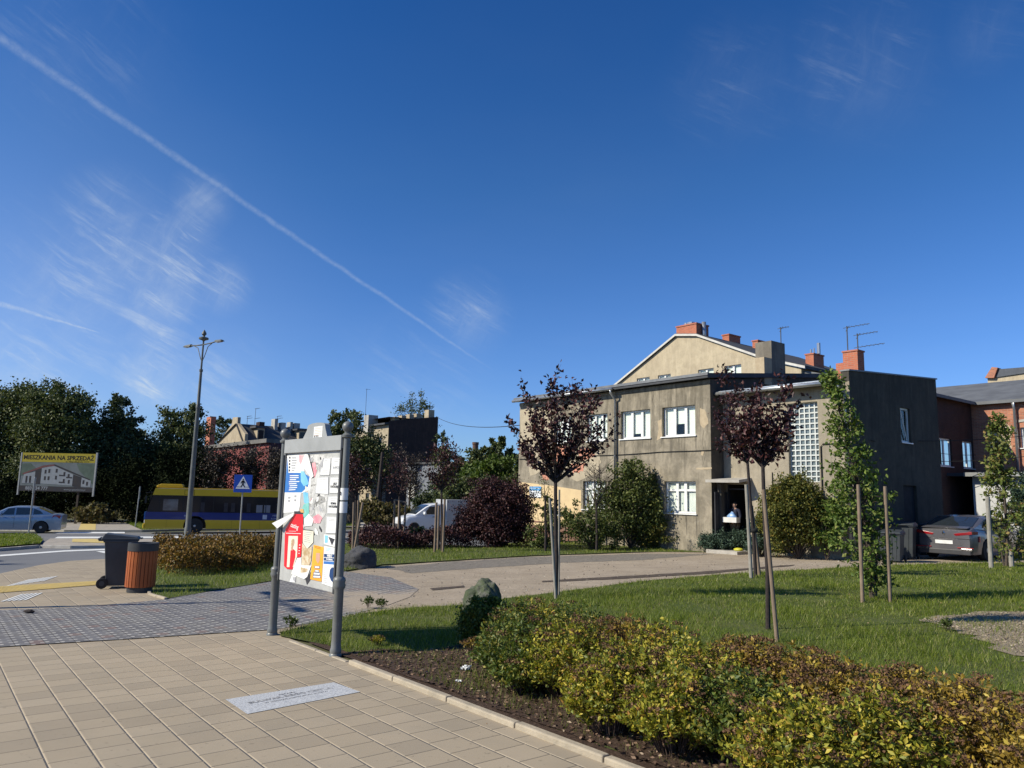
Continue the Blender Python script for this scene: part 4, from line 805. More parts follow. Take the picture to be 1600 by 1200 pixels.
for x in (0.06, BL-0.06):
    f = MB()
    f.box(x-0.03, x+0.03, -0.02, 0.02, zb_+0.06, zb_+0.09); f.build('bracket', M_POST, nb); f = MB(); f.box(x-0.03, x+0.03, -0.02, 0.02, zt_-0.02, zt_+0.01); f.build('bracket', M_POST, nb)
PAP = mat('white_paper', (0.80, 0.80, 0.78), (0.72, 0.72, 0.71), scale=6); INK = mat('print_black', (0.05, 0.05, 0.06)); GINK = mat('print_grey', (0.34, 0.34, 0.36), (0.42, 0.42, 0.44))
REDP = mat('poster_red', (0.72, 0.02, 0.035), (0.64, 0.02, 0.03)); ORP = mat('poster_orange', (0.85, 0.33, 0.04), (0.86, 0.45, 0.05), scale=2); BLP = mat('poster_blue', (0.05, 0.13, 0.42), (0.03, 0.22, 0.55), scale=2)
NAV = mat('print_navy', (0.02, 0.06, 0.18)); CYP = mat('poster_cyan', (0.12, 0.42, 0.68), (0.25, 0.55, 0.75)); TEAL = mat('poster_teal', (0.12, 0.42, 0.38), (0.3, 0.6, 0.55)); PINK = mat('poster_pink', (0.72, 0.22, 0.28), (0.8, 0.5, 0.5)); KHA = mat('poster_photo', (0.42, 0.30, 0.16), (0.70, 0.60, 0.45), scale=14, contrast=(0.4, 0.6)); SKN = mat('poster_skin', (0.62, 0.36, 0.26)); GLU = mat('old_glue', (0.62, 0.61, 0.59), (0.40, 0.40, 0.39), scale=12, contrast=(0.4, 0.6)); REDD = mat('poster_darkred', (0.25, 0.01, 0.015)); CREAMP = mat('poster_cream', (0.78, 0.74, 0.60))
LV = [0]
def z3(x, y): return (400+x/8, 640+y/8)
def z4(x, y): return (400+x/8, 780+y/8)
def pq(name, pts, m_, lvl=1, par=None, label=None):
    """a sheet of paper glued on the panel; lvl stacks layers 1.2 mm apart"""
    y = -0.0205-0.0013*lvl; q = [FN.hy(a, b, y) for a, b in pts]; q = [(min(max(p[0], px0+0.004), px1-0.004), min(max(p[1], zb_+0.004), zt_-0.004)) for p in q]
    f = MB(); f.prism(q, y-0.0007, y); o = f.build(name, m_, par or nb)
    if label: o['label'] = label
    return o
def lines(pts4, n, m_, lvl, fill=0.45, seed=0, par=None, w0=0.6):
    """rows of small print inside a quad a(top-left) b c d"""
    a, b, c, d = [np.array(p, float) for p in pts4]; q = random.Random(seed); y = -0.0205-0.0013*lvl; f = MB()
    for i in range(n):
        t0 = (i+0.2)/n; t1 = (i+0.2+fill)/n; l0, l1 = a+(d-a)*t0, a+(d-a)*t1; r0_, r1_ = b+(c-b)*t0, b+(c-b)*t1
        s0 = q.uniform(0, 0.10) if w0 < 1 else 0; s1 = q.uniform(w0, 1.0)
        P4 = [l0+(r0_-l0)*s0, l0+(r0_-l0)*s1, l1+(r1_-l1)*s1, l1+(r1_-l1)*s0]; f.prism([FN.hy(p[0], p[1], y) for p in P4], y-0.0004, y)
    return f.build('print_lines', m_, par or nb)
def ptext(s, px, py, size, m_, lvl, par, bold=0.0, shear=0, rotz=0):
    x, z = FN.hy(px, py, -0.0205-0.0013*lvl); return text('lettering', s, size, m_, par, (x, -0.0215-0.0013*lvl, z), (R(90), rotz, 0), ext=0.0003, bold=bold, shear=shear)
# glue and scraps over the bare sheet
for i, (a, b, c_, d_) in enumerate(((520, 560, 1100, 700), (560, 620, 840, 1000), (600, 900, 900, 1250), (700, 1050, 900, 1400), (560, 1150, 760, 1350))):
    x0_, y0_, x1_, y1_ = a, b, c_, d_; q = random.Random(i); pp = []
    for k in range(14):
        an = 2*math.pi*k/14; rr = q.uniform(0.7, 1.0); pp.append(z3((x0_+x1_)/2+(x1_-x0_)/2*math.cos(an)*rr, (y0_+y1_)/2+(y1_-y0_)/2*math.sin(an)*rr))
    pq('torn_scrap', pp, GLU, 1)
for i in range(46):
    q = random.Random(500+i); u, v = q.uniform(600, 880), q.uniform(580, 1560); rr = q.uniform(14, 60); pp = []
    for k in range(7):
        an = 2*math.pi*k/7+q.uniform(-0.3, 0.3); r2 = rr*q.uniform(0.25, 1.0); pp.append(z3(u-(v-900)*0.12+r2*0.42*math.cos(an)+0.3*r2*math.sin(an)*(1 if i % 2 else -1), v+r2*math.sin(an)))
    pq('torn_scrap', pp, q.choice([PAP, PAP, PAP, GLU, GLU, GINK, GINK, CREAMP, PAP, mat('scrap_pale_pink', (0.62, 0.42, 0.42)), mat('scrap_pale_blue', (0.45, 0.58, 0.68)), INK]), 1.5+0.05*i)
bp = pq('poster', [z3(390, 575), z3(625, 560), z3(600, 800), z3(690, 850), z3(680, 1000), z3(560, 1050), z3(550, 1200), z4(530, 160), z4(332, 170)], PAP, 2, label='blue and white poster with dotted rows of text and a torn right edge')
pq('poster_blue_area', [z3(392, 600), z3(404, 790), z3(590, 790), z3(670, 840), z3(650, 960), z3(570, 1035), z3(352, 1035)], BLP, 3, bp)
pq('poster_cyan_area', [z3(560, 770), z3(600, 770), z3(640, 860), z3(660, 930), z3(600, 960), z3(560, 900)], CYP, 4, bp)
lines([z3(420, 815), z3(560, 815), z3(540, 1010), z3(400, 1020)], 8, PAP, 5, 0.45, 3, bp)
lines([z3(415, 580), z3(430, 580), z3(425, 780), z3(408, 780)], 5, INK, 4, 0.6, 4, bp, 1.0); lines([z3(442, 590), z3(510, 590), z3(500, 780), z3(438, 780)], 6, GINK, 4, 0.4, 5, bp)
lines([z3(400, 1080), z3(430, 1080), z3(425, 1160), z3(396, 1160)], 2, GINK, 4, 0.6, 6, bp, 1.0); lines([z3(480, 1060), z3(505, 1060), z3(500, 1160), z3(476, 1160)], 2, GINK, 4, 0.5, 6, bp, 1.0)
pq('poster_photo_area', [z3(540, 570), z3(600, 570), z3(598, 650), z3(560, 690), z3(540, 650)], PINK, 4, bp)
tp = pq('torn_poster', [z3(610, 555), z3(650, 560), z3(720, 830), z3(690, 860), z3(640, 780), z3(560, 690)], PAP, 5, label='white poster strip torn and folded forward')
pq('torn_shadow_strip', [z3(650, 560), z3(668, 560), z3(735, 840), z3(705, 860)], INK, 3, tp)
pq('torn_scrap', [z3(660, 590), z3(700, 600), z3(705, 650), z3(670, 655)], GINK, 3); pq('torn_scrap', [z3(700, 670), z3(740, 655), z3(760, 760), z3(735, 850), z3(715, 840)], PINK, 3)
pq('torn_scrap', [z3(800, 680), z3(845, 600), z3(835, 730)], GINK, 4); pq('torn_scrap', [z3(590, 1030), z3(650, 1040), z3(665, 1200), z3(600, 1160)], CYP, 3)
def notice(p4, name1, name2, lvl=4, dark=True, seed=1):
    o = pq('paper_notice', p4, PAP, lvl, label='white printed notice with a thin black border')
    a, b, c, d = [np.array(p) for p in p4]
    def at(u, v): return tuple(a+(b-a)*u+((d+(c-d)*u)-(a+(b-a)*u))*v)
    m_ = INK if dark else GINK
    for (u0, v0, u1, v1) in ((0.02, 0.015, 0.98, 0.035), (0.02, 0.965, 0.98, 0.985), (0.02, 0.04, 0.045, 0.96), (0.955, 0.04, 0.98, 0.96)):
        pq('border_line', [at(u0, v0), at(u1, v0), at(u1, v1), at(u0, v1)], GINK, lvl+1, o)
    lines([at(0.2, 0.12), at(0.8, 0.12), at(0.8, 0.3), at(0.2, 0.3)], 2, GINK, lvl+1, 0.3, seed, o)
    if name1: ptext(name1, *at(0.5, 0.42), 0.038, m_, lvl+1, o, bold=0.0015)
    if name2: ptext(name2, *at(0.5, 0.60), 0.036, m_, lvl+1, o, bold=0.0015)
    lines([at(0.15, 0.7), at(0.85, 0.7), at(0.85, 0.9), at(0.15, 0.9)], 3, GINK, lvl+1, 0.3, seed+2, o)
notice([z3(945, 600), z3(1085, 590), z3(1075, 812), z3(932, 812)], '', 'SŁAWCZYK', dark=False)
notice([z3(850, 605), z3(938, 602), z3(920, 820), z3(790, 820)], '', '', dark=False, seed=4)
notice([z3(925, 848), z3(1070, 840), z3(1055, 1045), z3(912, 1045)], 'JERZY', 'KOŁODZIEJSKI')
notice([z3(762, 848), z3(908, 838), z3(905, 1062), z3(735, 1045)], '', '', dark=False, seed=6)
notice([z3(900, 1082), z3(1048, 1078), z4(1032, 185), z4(885, 180)], 'ROMAN', 'ŁAGODZIŃSKI')
notice([z4(880, 215), z4(1030, 222), z4(1018, 430), z4(868, 425)], '', '', dark=False, seed=9)
rp = pq('poster', [z4(478, 185), z4(590, 190), z4(585, 480), z4(560, 720), z4(510, 730), z4(455, 880), z4(385, 870), z4(350, 835), z4(362, 420)], REDP, 5, label='red poster with white script and a portrait in a white panel')
pq('poster_photo_area', [z4(408, 458), z4(525, 460), z4(512, 720), z4(470, 850), z4(385, 848)], CREAMP, 6, rp)
pq('portrait_figure', [z4(432, 640), z4(470, 625), z4(495, 650), z4(490, 730), z4(455, 860), z4(418, 850)], REDP, 7, rp); pq('portrait_figure', [z4(442, 520), z4(460, 498), z4(478, 510), z4(476, 560), z4(462, 590), z4(458, 640), z4(440, 640), z4(436, 580)], SKN, 8, rp); pq('portrait_hair', [z4(440, 520), z4(455, 495), z4(474, 500), z4(462, 530), z4(452, 600), z4(438, 610)], KHA, 9, rp)
ptext('casting', *z4(480, 335), 0.085, PAP, 6, rp, 0.001, 0.3, 0.12); lines([z4(375, 418), z4(560, 425), z4(560, 438), z4(375, 432)], 1, PAP, 6, 0.5, 2, rp, 1.0)
lines([z4(410, 395), z4(500, 397), z4(500, 405), z4(410, 402)], 1, PAP, 6, 0.5, 2, rp, 1.0); lines([z4(540, 560), z4(555, 560), z4(550, 700), z4(528, 700)], 4, PAP, 6, 0.3, 8, rp)
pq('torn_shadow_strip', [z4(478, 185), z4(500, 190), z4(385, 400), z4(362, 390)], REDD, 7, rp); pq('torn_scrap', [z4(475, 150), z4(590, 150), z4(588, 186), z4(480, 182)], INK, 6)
pq('torn_scrap', [z4(545, 130), z4(590, 120), z4(600, 170), z4(560, 165)], mat('scrap_orange', (0.75, 0.42, 0.16)), 8)
# a corner peeled right off, standing clear of the board
q = [FN.hy(*p, -0.03) for p in (z4(478, 165), z4(470, 210), z4(330, 365), z4(290, 300))]
f = MB(); f.add([(q[0][0], -0.032, q[0][1]), (q[1][0], -0.034, q[1][1]), (q[2][0], -0.10, q[2][1]), (q[3][0], -0.13, q[3][1])]+[(q[0][0], -0.034, q[0][1]), (q[1][0], -0.036, q[1][1]), (q[2][0], -0.102, q[2][1]), (q[3][0], -0.132, q[3][1])], [(0, 1, 2, 3), (7, 6, 5, 4), (0, 3, 7, 4), (1, 5, 6, 2), (2, 6, 7, 3), (0, 4, 5, 1)])
f.build('peeling_paper', PAP, nb)['label'] = 'white paper corner peeled away from the red poster'
pq('torn_scrap', [z4(560, 150), z4(600, 60), z4(660, 40), z4(665, 240), z4(605, 240)], TEAL, 4); pq('torn_scrap', [z4(715, 220), z4(780, 185), z4(830, 230), z4(800, 300), z4(720, 300)], PINK, 3)
pq('torn_scrap', [z4(660, 180), z4(720, 250), z4(700, 330), z4(610, 340), z4(600, 250)], PAP, 5)
cp = pq('poster', [z4(590, 375), z4(720, 400), z4(715, 540), z4(640, 620), z4(585, 540)], CREAMP, 5, label='cream poster with rows of dark print over a brown photo'); lines([z4(600, 400), z4(705, 415), z4(690, 560), z4(598, 540)], 6, GINK, 6, 0.3, 8, cp); lines([z4(590, 372), z4(710, 385), z4(708, 400), z4(590, 390)], 1, INK, 6, 0.6, 8, cp, 1.0)
pq('poster', [z4(575, 545), z4(640, 620), z4(700, 590), z4(690, 760), z4(665, 830), z4(570, 825)], KHA, 4, label='brown photo poster torn at its lower edge')
wp = pq('poster', [z4(515, 735), z4(565, 730), z4(568, 825), z4(690, 830), z4(640, 970), z4(600, 1000), z4(440, 930)], PAP, 6, label='crumpled white poster hanging below the red one'); pq('poster_photo_area', [z4(560, 850), z4(650, 870), z4(640, 910), z4(555, 920)], KHA, 7, wp)
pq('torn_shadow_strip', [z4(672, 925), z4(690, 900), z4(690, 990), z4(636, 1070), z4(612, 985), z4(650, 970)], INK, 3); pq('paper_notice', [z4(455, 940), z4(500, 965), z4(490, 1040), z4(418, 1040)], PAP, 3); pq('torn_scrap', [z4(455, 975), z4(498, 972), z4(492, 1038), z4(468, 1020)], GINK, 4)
op = pq('poster', [z4(722, 570), z4(848, 600), z4(818, 1030), z4(678, 1000)], ORP, 6, label='orange poster with a face and white caption boxes')
pq('portrait_figure', [z4(752, 672), z4(800, 675), z4(798, 760), z4(775, 805), z4(748, 760)], SKN, 7, op); lines([z4(732, 580), z4(835, 610), z4(830, 640), z4(730, 612)], 2, REDP, 7, 0.3, 3, op)
for a in ((735, 832, 795, 862), (738, 882, 788, 908), (722, 912, 800, 945), (716, 950, 806, 982)): pq('caption_box', [z4(a[0]-4, a[1]-2), z4(a[2]+4, a[1]+4), z4(a[2]+2, a[3]+6), z4(a[0]-6, a[3]+2)], NAV, 7, op); pq('caption_text', [z4(a[0]+2, a[1]+4), z4(a[2]-2, a[1]+9), z4(a[2]-4, a[3]), z4(a[0], a[3]-4)], PAP, 8, op)
wb = pq('poster', [z4(852, 585), z4(1005, 612), z4(972, 1105), z4(822, 1055)], PAP, 5, label='white poster with navy headline boxes at the right foot of the board')
for a, m_ in (((852, 682, 990, 725), NAV), ((850, 730, 986, 770), NAV), ((848, 774, 982, 812), BLP)):
    o_ = pq('headline_box', [z4(a[0], a[1]), z4(a[2], a[1]+8), z4(a[2]-3, a[3]+6), z4(a[0]-3, a[3]-4)], m_, 6, wb)
ptext('WEJDŹ', *z4(920, 710), 0.042, PAP, 7, wb, 0.002); ptext('DLA SENIORA', *z4(918, 753), 0.026, PAP, 7, wb, 0.0015)
lines([z4(862, 600), z4(950, 615), z4(945, 660), z4(860, 645)], 3, CYP, 6, 0.35, 3, wb); lines([z4(845, 835), z4(905, 850), z4(890, 1060), z4(832, 1045)], 9, GINK, 6, 0.3, 7, wb)
pq('poster_photo_area', [z4(925, 880), z4(950, 850), z4(985, 860), z4(972, 1050), z4(940, 1020), z4(915, 960)], NAV, 6, wb)
pq('poster', [z4(850, 440), z4(1015, 455), z4(990, 600), z4(850, 560)], PAP, 4, label='torn pale notice with a black hole in it'); pq('torn_scrap', [z4(905, 470), z4(985, 500), z4(950, 580)], INK, 5); pq('torn_scrap', [z4(860, 450), z4(900, 455), z4(895, 545), z4(860, 545)], CYP, 5)
st = pq('crest_notice', [(490, 668), (503, 666), (502, 685), (488, 686)], PAP, 0); bpy.data.objects.remove(st)
a_ = FN.hy(490.5, 667, -0.055); b_ = FN.hy(502.5, 685, -0.055); f = MB(); f.box(a_[0], b_[0], -0.052, -0.0505, b_[1], a_[1]); cn = f.build('crest_notice', PAP, nb)
for k in range(5): f = MB(); zz = a_[1]-(a_[1]-b_[1])*(0.15+k*0.13); f.box(a_[0]+0.02, b_[0]-0.02, -0.0528, -0.0521, zz-0.006, zz); f.build('print_line', mat('print_pale_orange', (0.65, 0.45, 0.35)), cn)
for k in range(3): f = MB(); f.box(a_[0]+0.02+0.045*k, a_[0]+0.045+0.045*k, -0.0528, -0.0521, b_[1]+0.02, b_[1]+0.045); f.build('print_mark', INK, cn)
zst = FN.hy(541, 772, 0)[1]; MB().lathe([(0.0455, zst-0.07), (0.0455, zst+0.07)], 18, (BL, 0, 0)).build('sticker', PAP, nb); MB().lathe([(0.045, zst-0.22), (0.045, zst-0.09)], 18, (BL, 0, 0)).build('sticker', PAP, nb)
x_, z_ = FN.hy(541, 770, -0.0525); text('lettering', 'Q', 0.05, INK, nb, (BL-0.008, -0.0525, zst+0.01), bold=0.002)

# ================================================================ BINS
def wheelie(loc, rz, label, group=None, body=(0.055, 0.062, 0.068), h=1.05, w_=0.56, d_=0.62, lidopen=False):
    t = thing('wheelie_bin', label, 'bin', loc, rz, group); mb_ = mat('bin_plastic_%0.3f' % body[0], body, tuple(c*0.75 for c in body), rough=0.5, scale=3)
    zl = h*0.90; a, b, c, d = w_/2*0.78, d_/2*0.72, w_/2, d_/2
    f = MB(); f.hexa([(-a, -b, 0.05), (a, -b, 0.05), (a, b*0.9, 0.05), (-a, b*0.9, 0.05)], [(-c*0.94, -d*0.94, zl), (c*0.94, -d*0.94, zl), (c*0.94, d*0.94, zl), (-c*0.94, d*0.94, zl)])
    for s in (-0.6, -0.2, 0.2, 0.6): f.hexa([(s*a-0.015, -b-0.012, 0.1), (s*a+0.015, -b-0.012, 0.1), (s*a+0.015, -b+0.02, 0.1), (s*a-0.015, -b+0.02, 0.1)], [(s*c-0.015, -d*0.94-0.01, zl-0.1), (s*c+0.015, -d*0.94-0.01, zl-0.1), (s*c+0.015, -d*0.94+0.02, zl-0.1), (s*c-0.015, -d*0.94+0.02, zl-0.1)])
    f.box(-c, c, -d, d, zl-0.055, zl-0.003); f.build('body', mb_, t, bevel=0.018)
    f = MB(); f.hexa([(-c-0.01, -d-0.04, zl), (c+0.01, -d-0.04, zl), (c+0.01, d+0.05, zl), (-c-0.01, d+0.05, zl)], [(-c*0.9, -d*0.95, zl+0.045), (c*0.9, -d*0.95, zl+0.045), (c*0.85, d*0.95, zl+0.115), (-c*0.85, d*0.95, zl+0.115)]); f.box(-c*0.5, c*0.5, -d-0.075, -d-0.03, zl+0.0, zl+0.025); f.build('lid', mb_, t, bevel=0.012)
    f = MB(); f.tube([(-c*0.85, d+0.09, zl+0.01), (c*0.85, d+0.09, zl+0.01)], 0.017, 8)
    for s in (-0.8, 0, 0.8): f.box(s*c-0.02, s*c+0.02, d-0.02, d+0.09, zl-0.03, zl+0.02)
    f.build('handle', mb_, t)
    wm = mat('bin_wheel', (0.018, 0.018, 0.02), (0.03, 0.03, 0.03), rough=0.7)
    for s in (-1, 1):
        f = MB(); f.tube([(s*(c-0.055), d*0.86, 0.105), (s*(c-0.005), d*0.86, 0.105)], 0.105, 18); wh = f.build('wheel', wm, t, bevel=0.01); f = MB(); f.tube([(s*(c-0.005), d*0.86, 0.105), (s*(c+0.004), d*0.86, 0.105)], 0.05, 12); f.build('hub', mb_, wh)
    f = MB(); f.tube([(-c+0.06, d*0.86, 0.105), (c-0.06, d*0.86, 0.105)], 0.014, 8); f.build('axle', wm, t)
    return t
q = G(191, 920); wheelie((q[0]-0.15, q[1]+0.1, gz(q[0], q[1])+0.018), R(112), 'tall dark grey wheelie bin standing against the orange slatted litter bin', h=1.07)
q = G(209, 928); q = (q[0], q[1]+0.22); t = thing('litter_bin', 'round litter bin with orange wooden slats and dark rim beside the black wheelie bin', 'litter bin', (q[0], q[1], gz(*q)+0.018)); rb = 0.265; hb = 0.93
MB().lathe([(rb-0.035, 0), (rb-0.035, 0.09), (rb-0.02, 0.10), (rb-0.02, hb-0.03), (rb-0.05, hb-0.03)], 32).build('drum', mat('bin_steel', (0.035, 0.036, 0.038), (0.05, 0.05, 0.052), rough=0.5), t, auto=30)
MB().lathe([(rb-0.02, hb-0.155), (rb+0.012, hb-0.15), (rb+0.012, hb), (rb-0.03, hb), (rb-0.035, hb-0.06), (0.01, hb-0.06)], 32).build('rim', MATS['bin_steel'], t, auto=30)
M_SLAT = mat('orange_wood', (0.42, 0.115, 0.03), (0.33, 0.085, 0.025), rough=0.55, scale=2, streak=(30, (0.24, 0.06, 0.02), 0.6))
for k in range(24):
    a = 2*math.pi*k/24; f = MB(); w2_ = 0.029; f.box(-w2_, w2_, rb-0.018, rb+0.004, 0.10, hb-0.152); o = f.build('slat', M_SLAT, t, bevel=0.004, bseg=1); o.rotation_euler = (0, 0, a)

# ================================================================ BOULDERS
def boulder(label, loc, rx, ry, rz_, m_, seed):
    import bmesh
    from mathutils import noise as mn
    b = bmesh.new(); bmesh.ops.create_icosphere(b, subdivisions=5, radius=1)
    for v in b.verts:
        p = v.co.copy(); n1 = mn.fractal(p*0.9+Vector((seed, 0, 0)), 1.0, 2.0, 5); n2 = mn.noise(p*1.7+Vector((0, seed, 0)))
        k = 1+0.28*n1+0.12*n2; v.co = Vector((p.x*rx*k, p.y*ry*k, (p.z*k)*rz_+rz_*0.55))
    me = bpy.data.meshes.new('boulder'); b.to_mesh(me); b.free(); me.materials.append(m_); me.polygons.foreach_set('use_smooth', [True]*len(me.polygons)); me.set_sharp_from_angle(angle=R(28))
    o = bpy.data.objects.new('boulder', me); COL.objects.link(o); o.location = loc; return tag(o, label, 'boulder')
def rockmat(name, base, moss, amt):
    M = bpy.data.materials.new(name); M.use_nodes = True; t = NT(M.node_tree); b = M.node_tree.nodes['Principled BSDF']; tc = t.new('ShaderNodeTexCoord').outputs['Object']; ge = t.new('ShaderNodeNewGeometry'); nz = t.sep(ge.outputs['Normal'])[2]
    c = t.mix(t.mapr(t.noise(tc, 5, 8, 0.75), 0.35, 0.65), base, tuple(x*0.5 for x in base)); k = t.math('MULTIPLY', t.mapr(t.noise(tc, 6, 7, 0.7), 0.36, 0.55), amt)
    c = t.mix(k, c, t.mix(t.noise(tc, 40, 3, 0.7), moss, tuple(x*0.45 for x in moss))); t.set(b.inputs['Base Color'], c); b.inputs['Roughness'].default_value = 0.95
    bn = t.new('ShaderNodeBump'); bn.inputs['Strength'].default_value = 0.9; bn.inputs['Distance'].default_value = 0.03; t.l.new(t.noise(tc, 16, 8, 0.8), bn.inputs['Height']); t.l.new(bn.outputs[0], b.inputs['Normal']); return M
q = G(757, 978); boulder('mossy green grey boulder on the grass above the clipped dark shrub', (q[0]-0.02, q[1]+0.35, gz(q[0], q[1])-0.02), 0.30, 0.30, 0.40, rockmat('mossy_rock', (0.20, 0.19, 0.175), (0.085, 0.115, 0.05), 0.9), 3.1)
q = G(556, 888); boulder('dark smooth boulder on the lawn behind the notice board', (q[0]+0.02, q[1]+0.2, gz(q[0], q[1])-0.05), 0.50, 0.45, 0.40, rockmat('dark_rock', (0.075, 0.075, 0.082), (0.07, 0.07, 0.07), 0.3), 8.4)

# ================================================================ STREET LAMPS, SIGNS, WIRES
def street_lamp(label, x, y, H_, arm_rz, group='double-armed street lamps'):
    t = thing('street_lamp', label, 'street lamp', (x, y, gz(x, y)+0.05), arm_rz, group)
    r_ = [0.15, 0.15, 0.125, 0.12, 0.10, 0.085, 0.10, 0.10, 0.075, 0.06, 0.085, 0.085, 0.045, 0.04]; z_ = [0, 0.5, 0.55, 1.6, H_*0.45, H_*0.62, H_*0.622, H_*0.635, H_*0.64, H_*0.80, H_*0.802, H_*0.812, H_*0.815, H_*0.955]
    m1 = mat('lamp_post_paint', (0.13, 0.135, 0.13), (0.09, 0.095, 0.09), rough=0.5)
    MB().lathe(list(zip(r_, z_)), 14).build('pole', m1, t, auto=35)
    MB().lathe([(0.04, H_*0.953), (0.09, H_*0.957), (0.22, H_*0.962), (0.22, H_*0.97), (0.06, H_*0.975), (0.05, H_*0.98), (0.11, H_*0.987), (0.10, H_*0.995), (0.01, H_*1.01)], 14).build('finial', m1, t, auto=35)
    za, zb2 = H_*0.935, H_*0.85
    for s in (-1, 1):
        f = MB(); f.tube([(0, 0, za), (s*0.6, 0, za+0.02), (s*1.05, 0, za+0.05)], 0.032, 8); f.tube([(0, 0, zb2), (s*0.18, 0, zb2+0.25), (s*0.42, 0, za-0.12), (s*0.72, 0, za)], 0.02, 6); f.build('arm', m1, t, smooth=True)
        f = MB(); f.hexa([(s*1.0, -0.08, za+0.01), (s*1.6, -0.11, za+0.02), (s*1.6, 0.11, za+0.02), (s*1.0, 0.08, za+0.01)][::s], [(s*1.0, -0.06, za+0.12), (s*1.5, -0.07, za+0.10), (s*1.5, 0.07, za+0.10), (s*1.0, 0.06, za+0.12)][::s]); lh = f.build('lamp_head', m1, t, bevel=0.02)
        f = MB(); f.box(min(s*1.1, s*1.5), max(s*1.1, s*1.5), -0.07, 0.07, za-0.005, za+0.012); f.build('lens', mat('lamp_lens', (0.5, 0.5, 0.48), rough=0.2), lh)
    return t
q = G(292, 844); zz_ = P(320, 520, q[1])[2]-gz(q[0], q[1]); street_lamp('tall ornate double-armed street lamp beside the yellow and blue bus', q[0], q[1], zz_, R(-36))
street_lamp('double-armed street lamp off to the left whose shadow crosses the paving', -14.5, 11.05, 8.2, R(-60)); street_lamp('double-armed street lamp further left by the side road', -25.2, 18.35, 8.6, R(-60))
def signpost(px, py, toppx, toppy, name, label, cat, r_=0.03, group=None):
    q = G(px, py); tp_ = P(toppx, toppy, q[1]); t = thing(name, label, cat, (q[0], q[1], gz(q[0], q[1])+0.05), 0, group); h = tp_[2]-gz(q[0], q[1])-0.05
    f = MB(); f.tube([(0, 0, 0), (tp_[0]-q[0], 0, h)], r_, 8); f.build('pole', mat('galvanised', (0.36, 0.36, 0.35), (0.26, 0.26, 0.25), rough=0.5, metal=0.3), t); return t, tp_[0]-q[0], h
t, dx, h = signpost(374, 842, 381, 742, 'crossing_sign', 'blue square pedestrian crossing sign on a pole in front of the bus', 'road sign', 0.035)
t.rotation_euler = (0, 0, R(8)); M_SB = mat('sign_signal_blue', (0.015, 0.075, 0.42), (0.015, 0.065, 0.38), rough=0.4); S_ = 0.42; cz = h-S_
f = MB(); f.box(-S_+dx*0.9, S_+dx*0.9, -0.055, -0.035, cz-S_, cz+S_); f.build('plate', M_SB, t, bevel=0.006, bseg=1)
f = MB(); f.prism([(dx*0.9-0.33, cz-0.25), (dx*0.9+0.33, cz-0.25), (dx*0.9, cz+0.36)], -0.061, -0.0555); tri = f.build('triangle', mat('sign_retro_white', (0.82, 0.82, 0.82), rough=0.4), t)
cx = dx*0.9; blk = mat('sign_black', (0.012, 0.012, 0.012)); f = MB(); y0, y1 = -0.065, -0.0615
f.prism([(cx+0.035*math.cos(a), cz+0.20+0.035*math.sin(a)) for a in [2*math.pi*k/10 for k in range(10)]], y0, y1)
f.build('pictogram_head', blk, tri); f = MB()
f.prism([(cx-0.05, cz+0.15), (cx+0.05, cz+0.15), (cx+0.11, cz+0.03), (cx+0.085, cz+0.01), (cx+0.04, cz+0.07), (cx+0.035, cz-0.03), (cx+0.11, cz-0.17), (cx+0.075, cz-0.19), (cx, cz-0.06), (cx-0.08, cz-0.19), (cx-0.115, cz-0.17), (cx-0.035, cz-0.02), (cx-0.04, cz+0.07), (cx-0.09, cz-0.0), (cx-0.115, cz+0.02)], y0, y1); f.build('pictogram', blk, tri)
f = MB(); f.prism([(cx-0.30, cz-0.15), (cx-0.12, cz-0.15), (cx-0.12, cz-0.165), (cx-0.30, cz-0.165)], y0, y1); f.build('pictogram_stripe', blk, tri)
f = MB(); f.prism([(cx+0.13, cz-0.15), (cx+0.28, cz-0.15), (cx+0.28, cz-0.165), (cx+0.13, cz-0.165)], y0, y1); f.build('pictogram_stripe', blk, tri)
for a in ((44, 838, 55, 745, 'bare grey sign pole on the grass island in front of the silver-blue saloon'), (211, 826, 219, 760, 'thin grey sign pole on the verge just ahead of the bus')):
    t, dx, h = signpost(*a[:4], 'sign_pole', a[4], 'sign pole', 0.035)
    f = MB(); f.box(dx-0.025, dx+0.025, -0.07, 0.07, h-0.8, h-0.05); f.build('plate_edge', MATS['galvanised'], t)
# overhead wires
def wire(label, a, b, sag=0.3, r_=0.02, n=16):
    f = MB(); a, b = np.array(a), np.array(b); f.tube([a+(b-a)*k/n-np.array([0, 0, sag*4*(k/n)*(1-k/n)]) for k in range(n+1)], r_, 5); o = f.build('overhead_wire', MATS['black_cable']); return tag(o, label, 'wire')
wire('thin overhead wire from the brown block to the grey house', P(683, 652, 88), FB.world(XL+0.02, 0.1, FB.hy(812, 664, 0)[1]), 0.5, 0.022)
wire('cable slung across the dark side wall towards the brick house', FB.world(XE+0.06, 2.0, FB.hx(1375, 690, XE)[1]), FR.world(0.3, -0.6, FR.hx(1520, 712, 0)[1]-0.0), 0.15, 0.012)
wire('upper cable in front of the brick wall', FB.world(XE+0.06, 5.6, FB.hx(1440, 690, XE)[1]), P(1640, 676, 33), 0.1, 0.014)
wire('lower cable in front of the brick wall', FR.world(0.1, -4.5, FR.hx(1470, 722, 0)[1]), P(1640, 708, 33), 0.1, 0.014)
wire('wire above the brick roof running to the cream house', P(1465, 621, 40), P(1640, 590, 55), 0.1, 0.02)

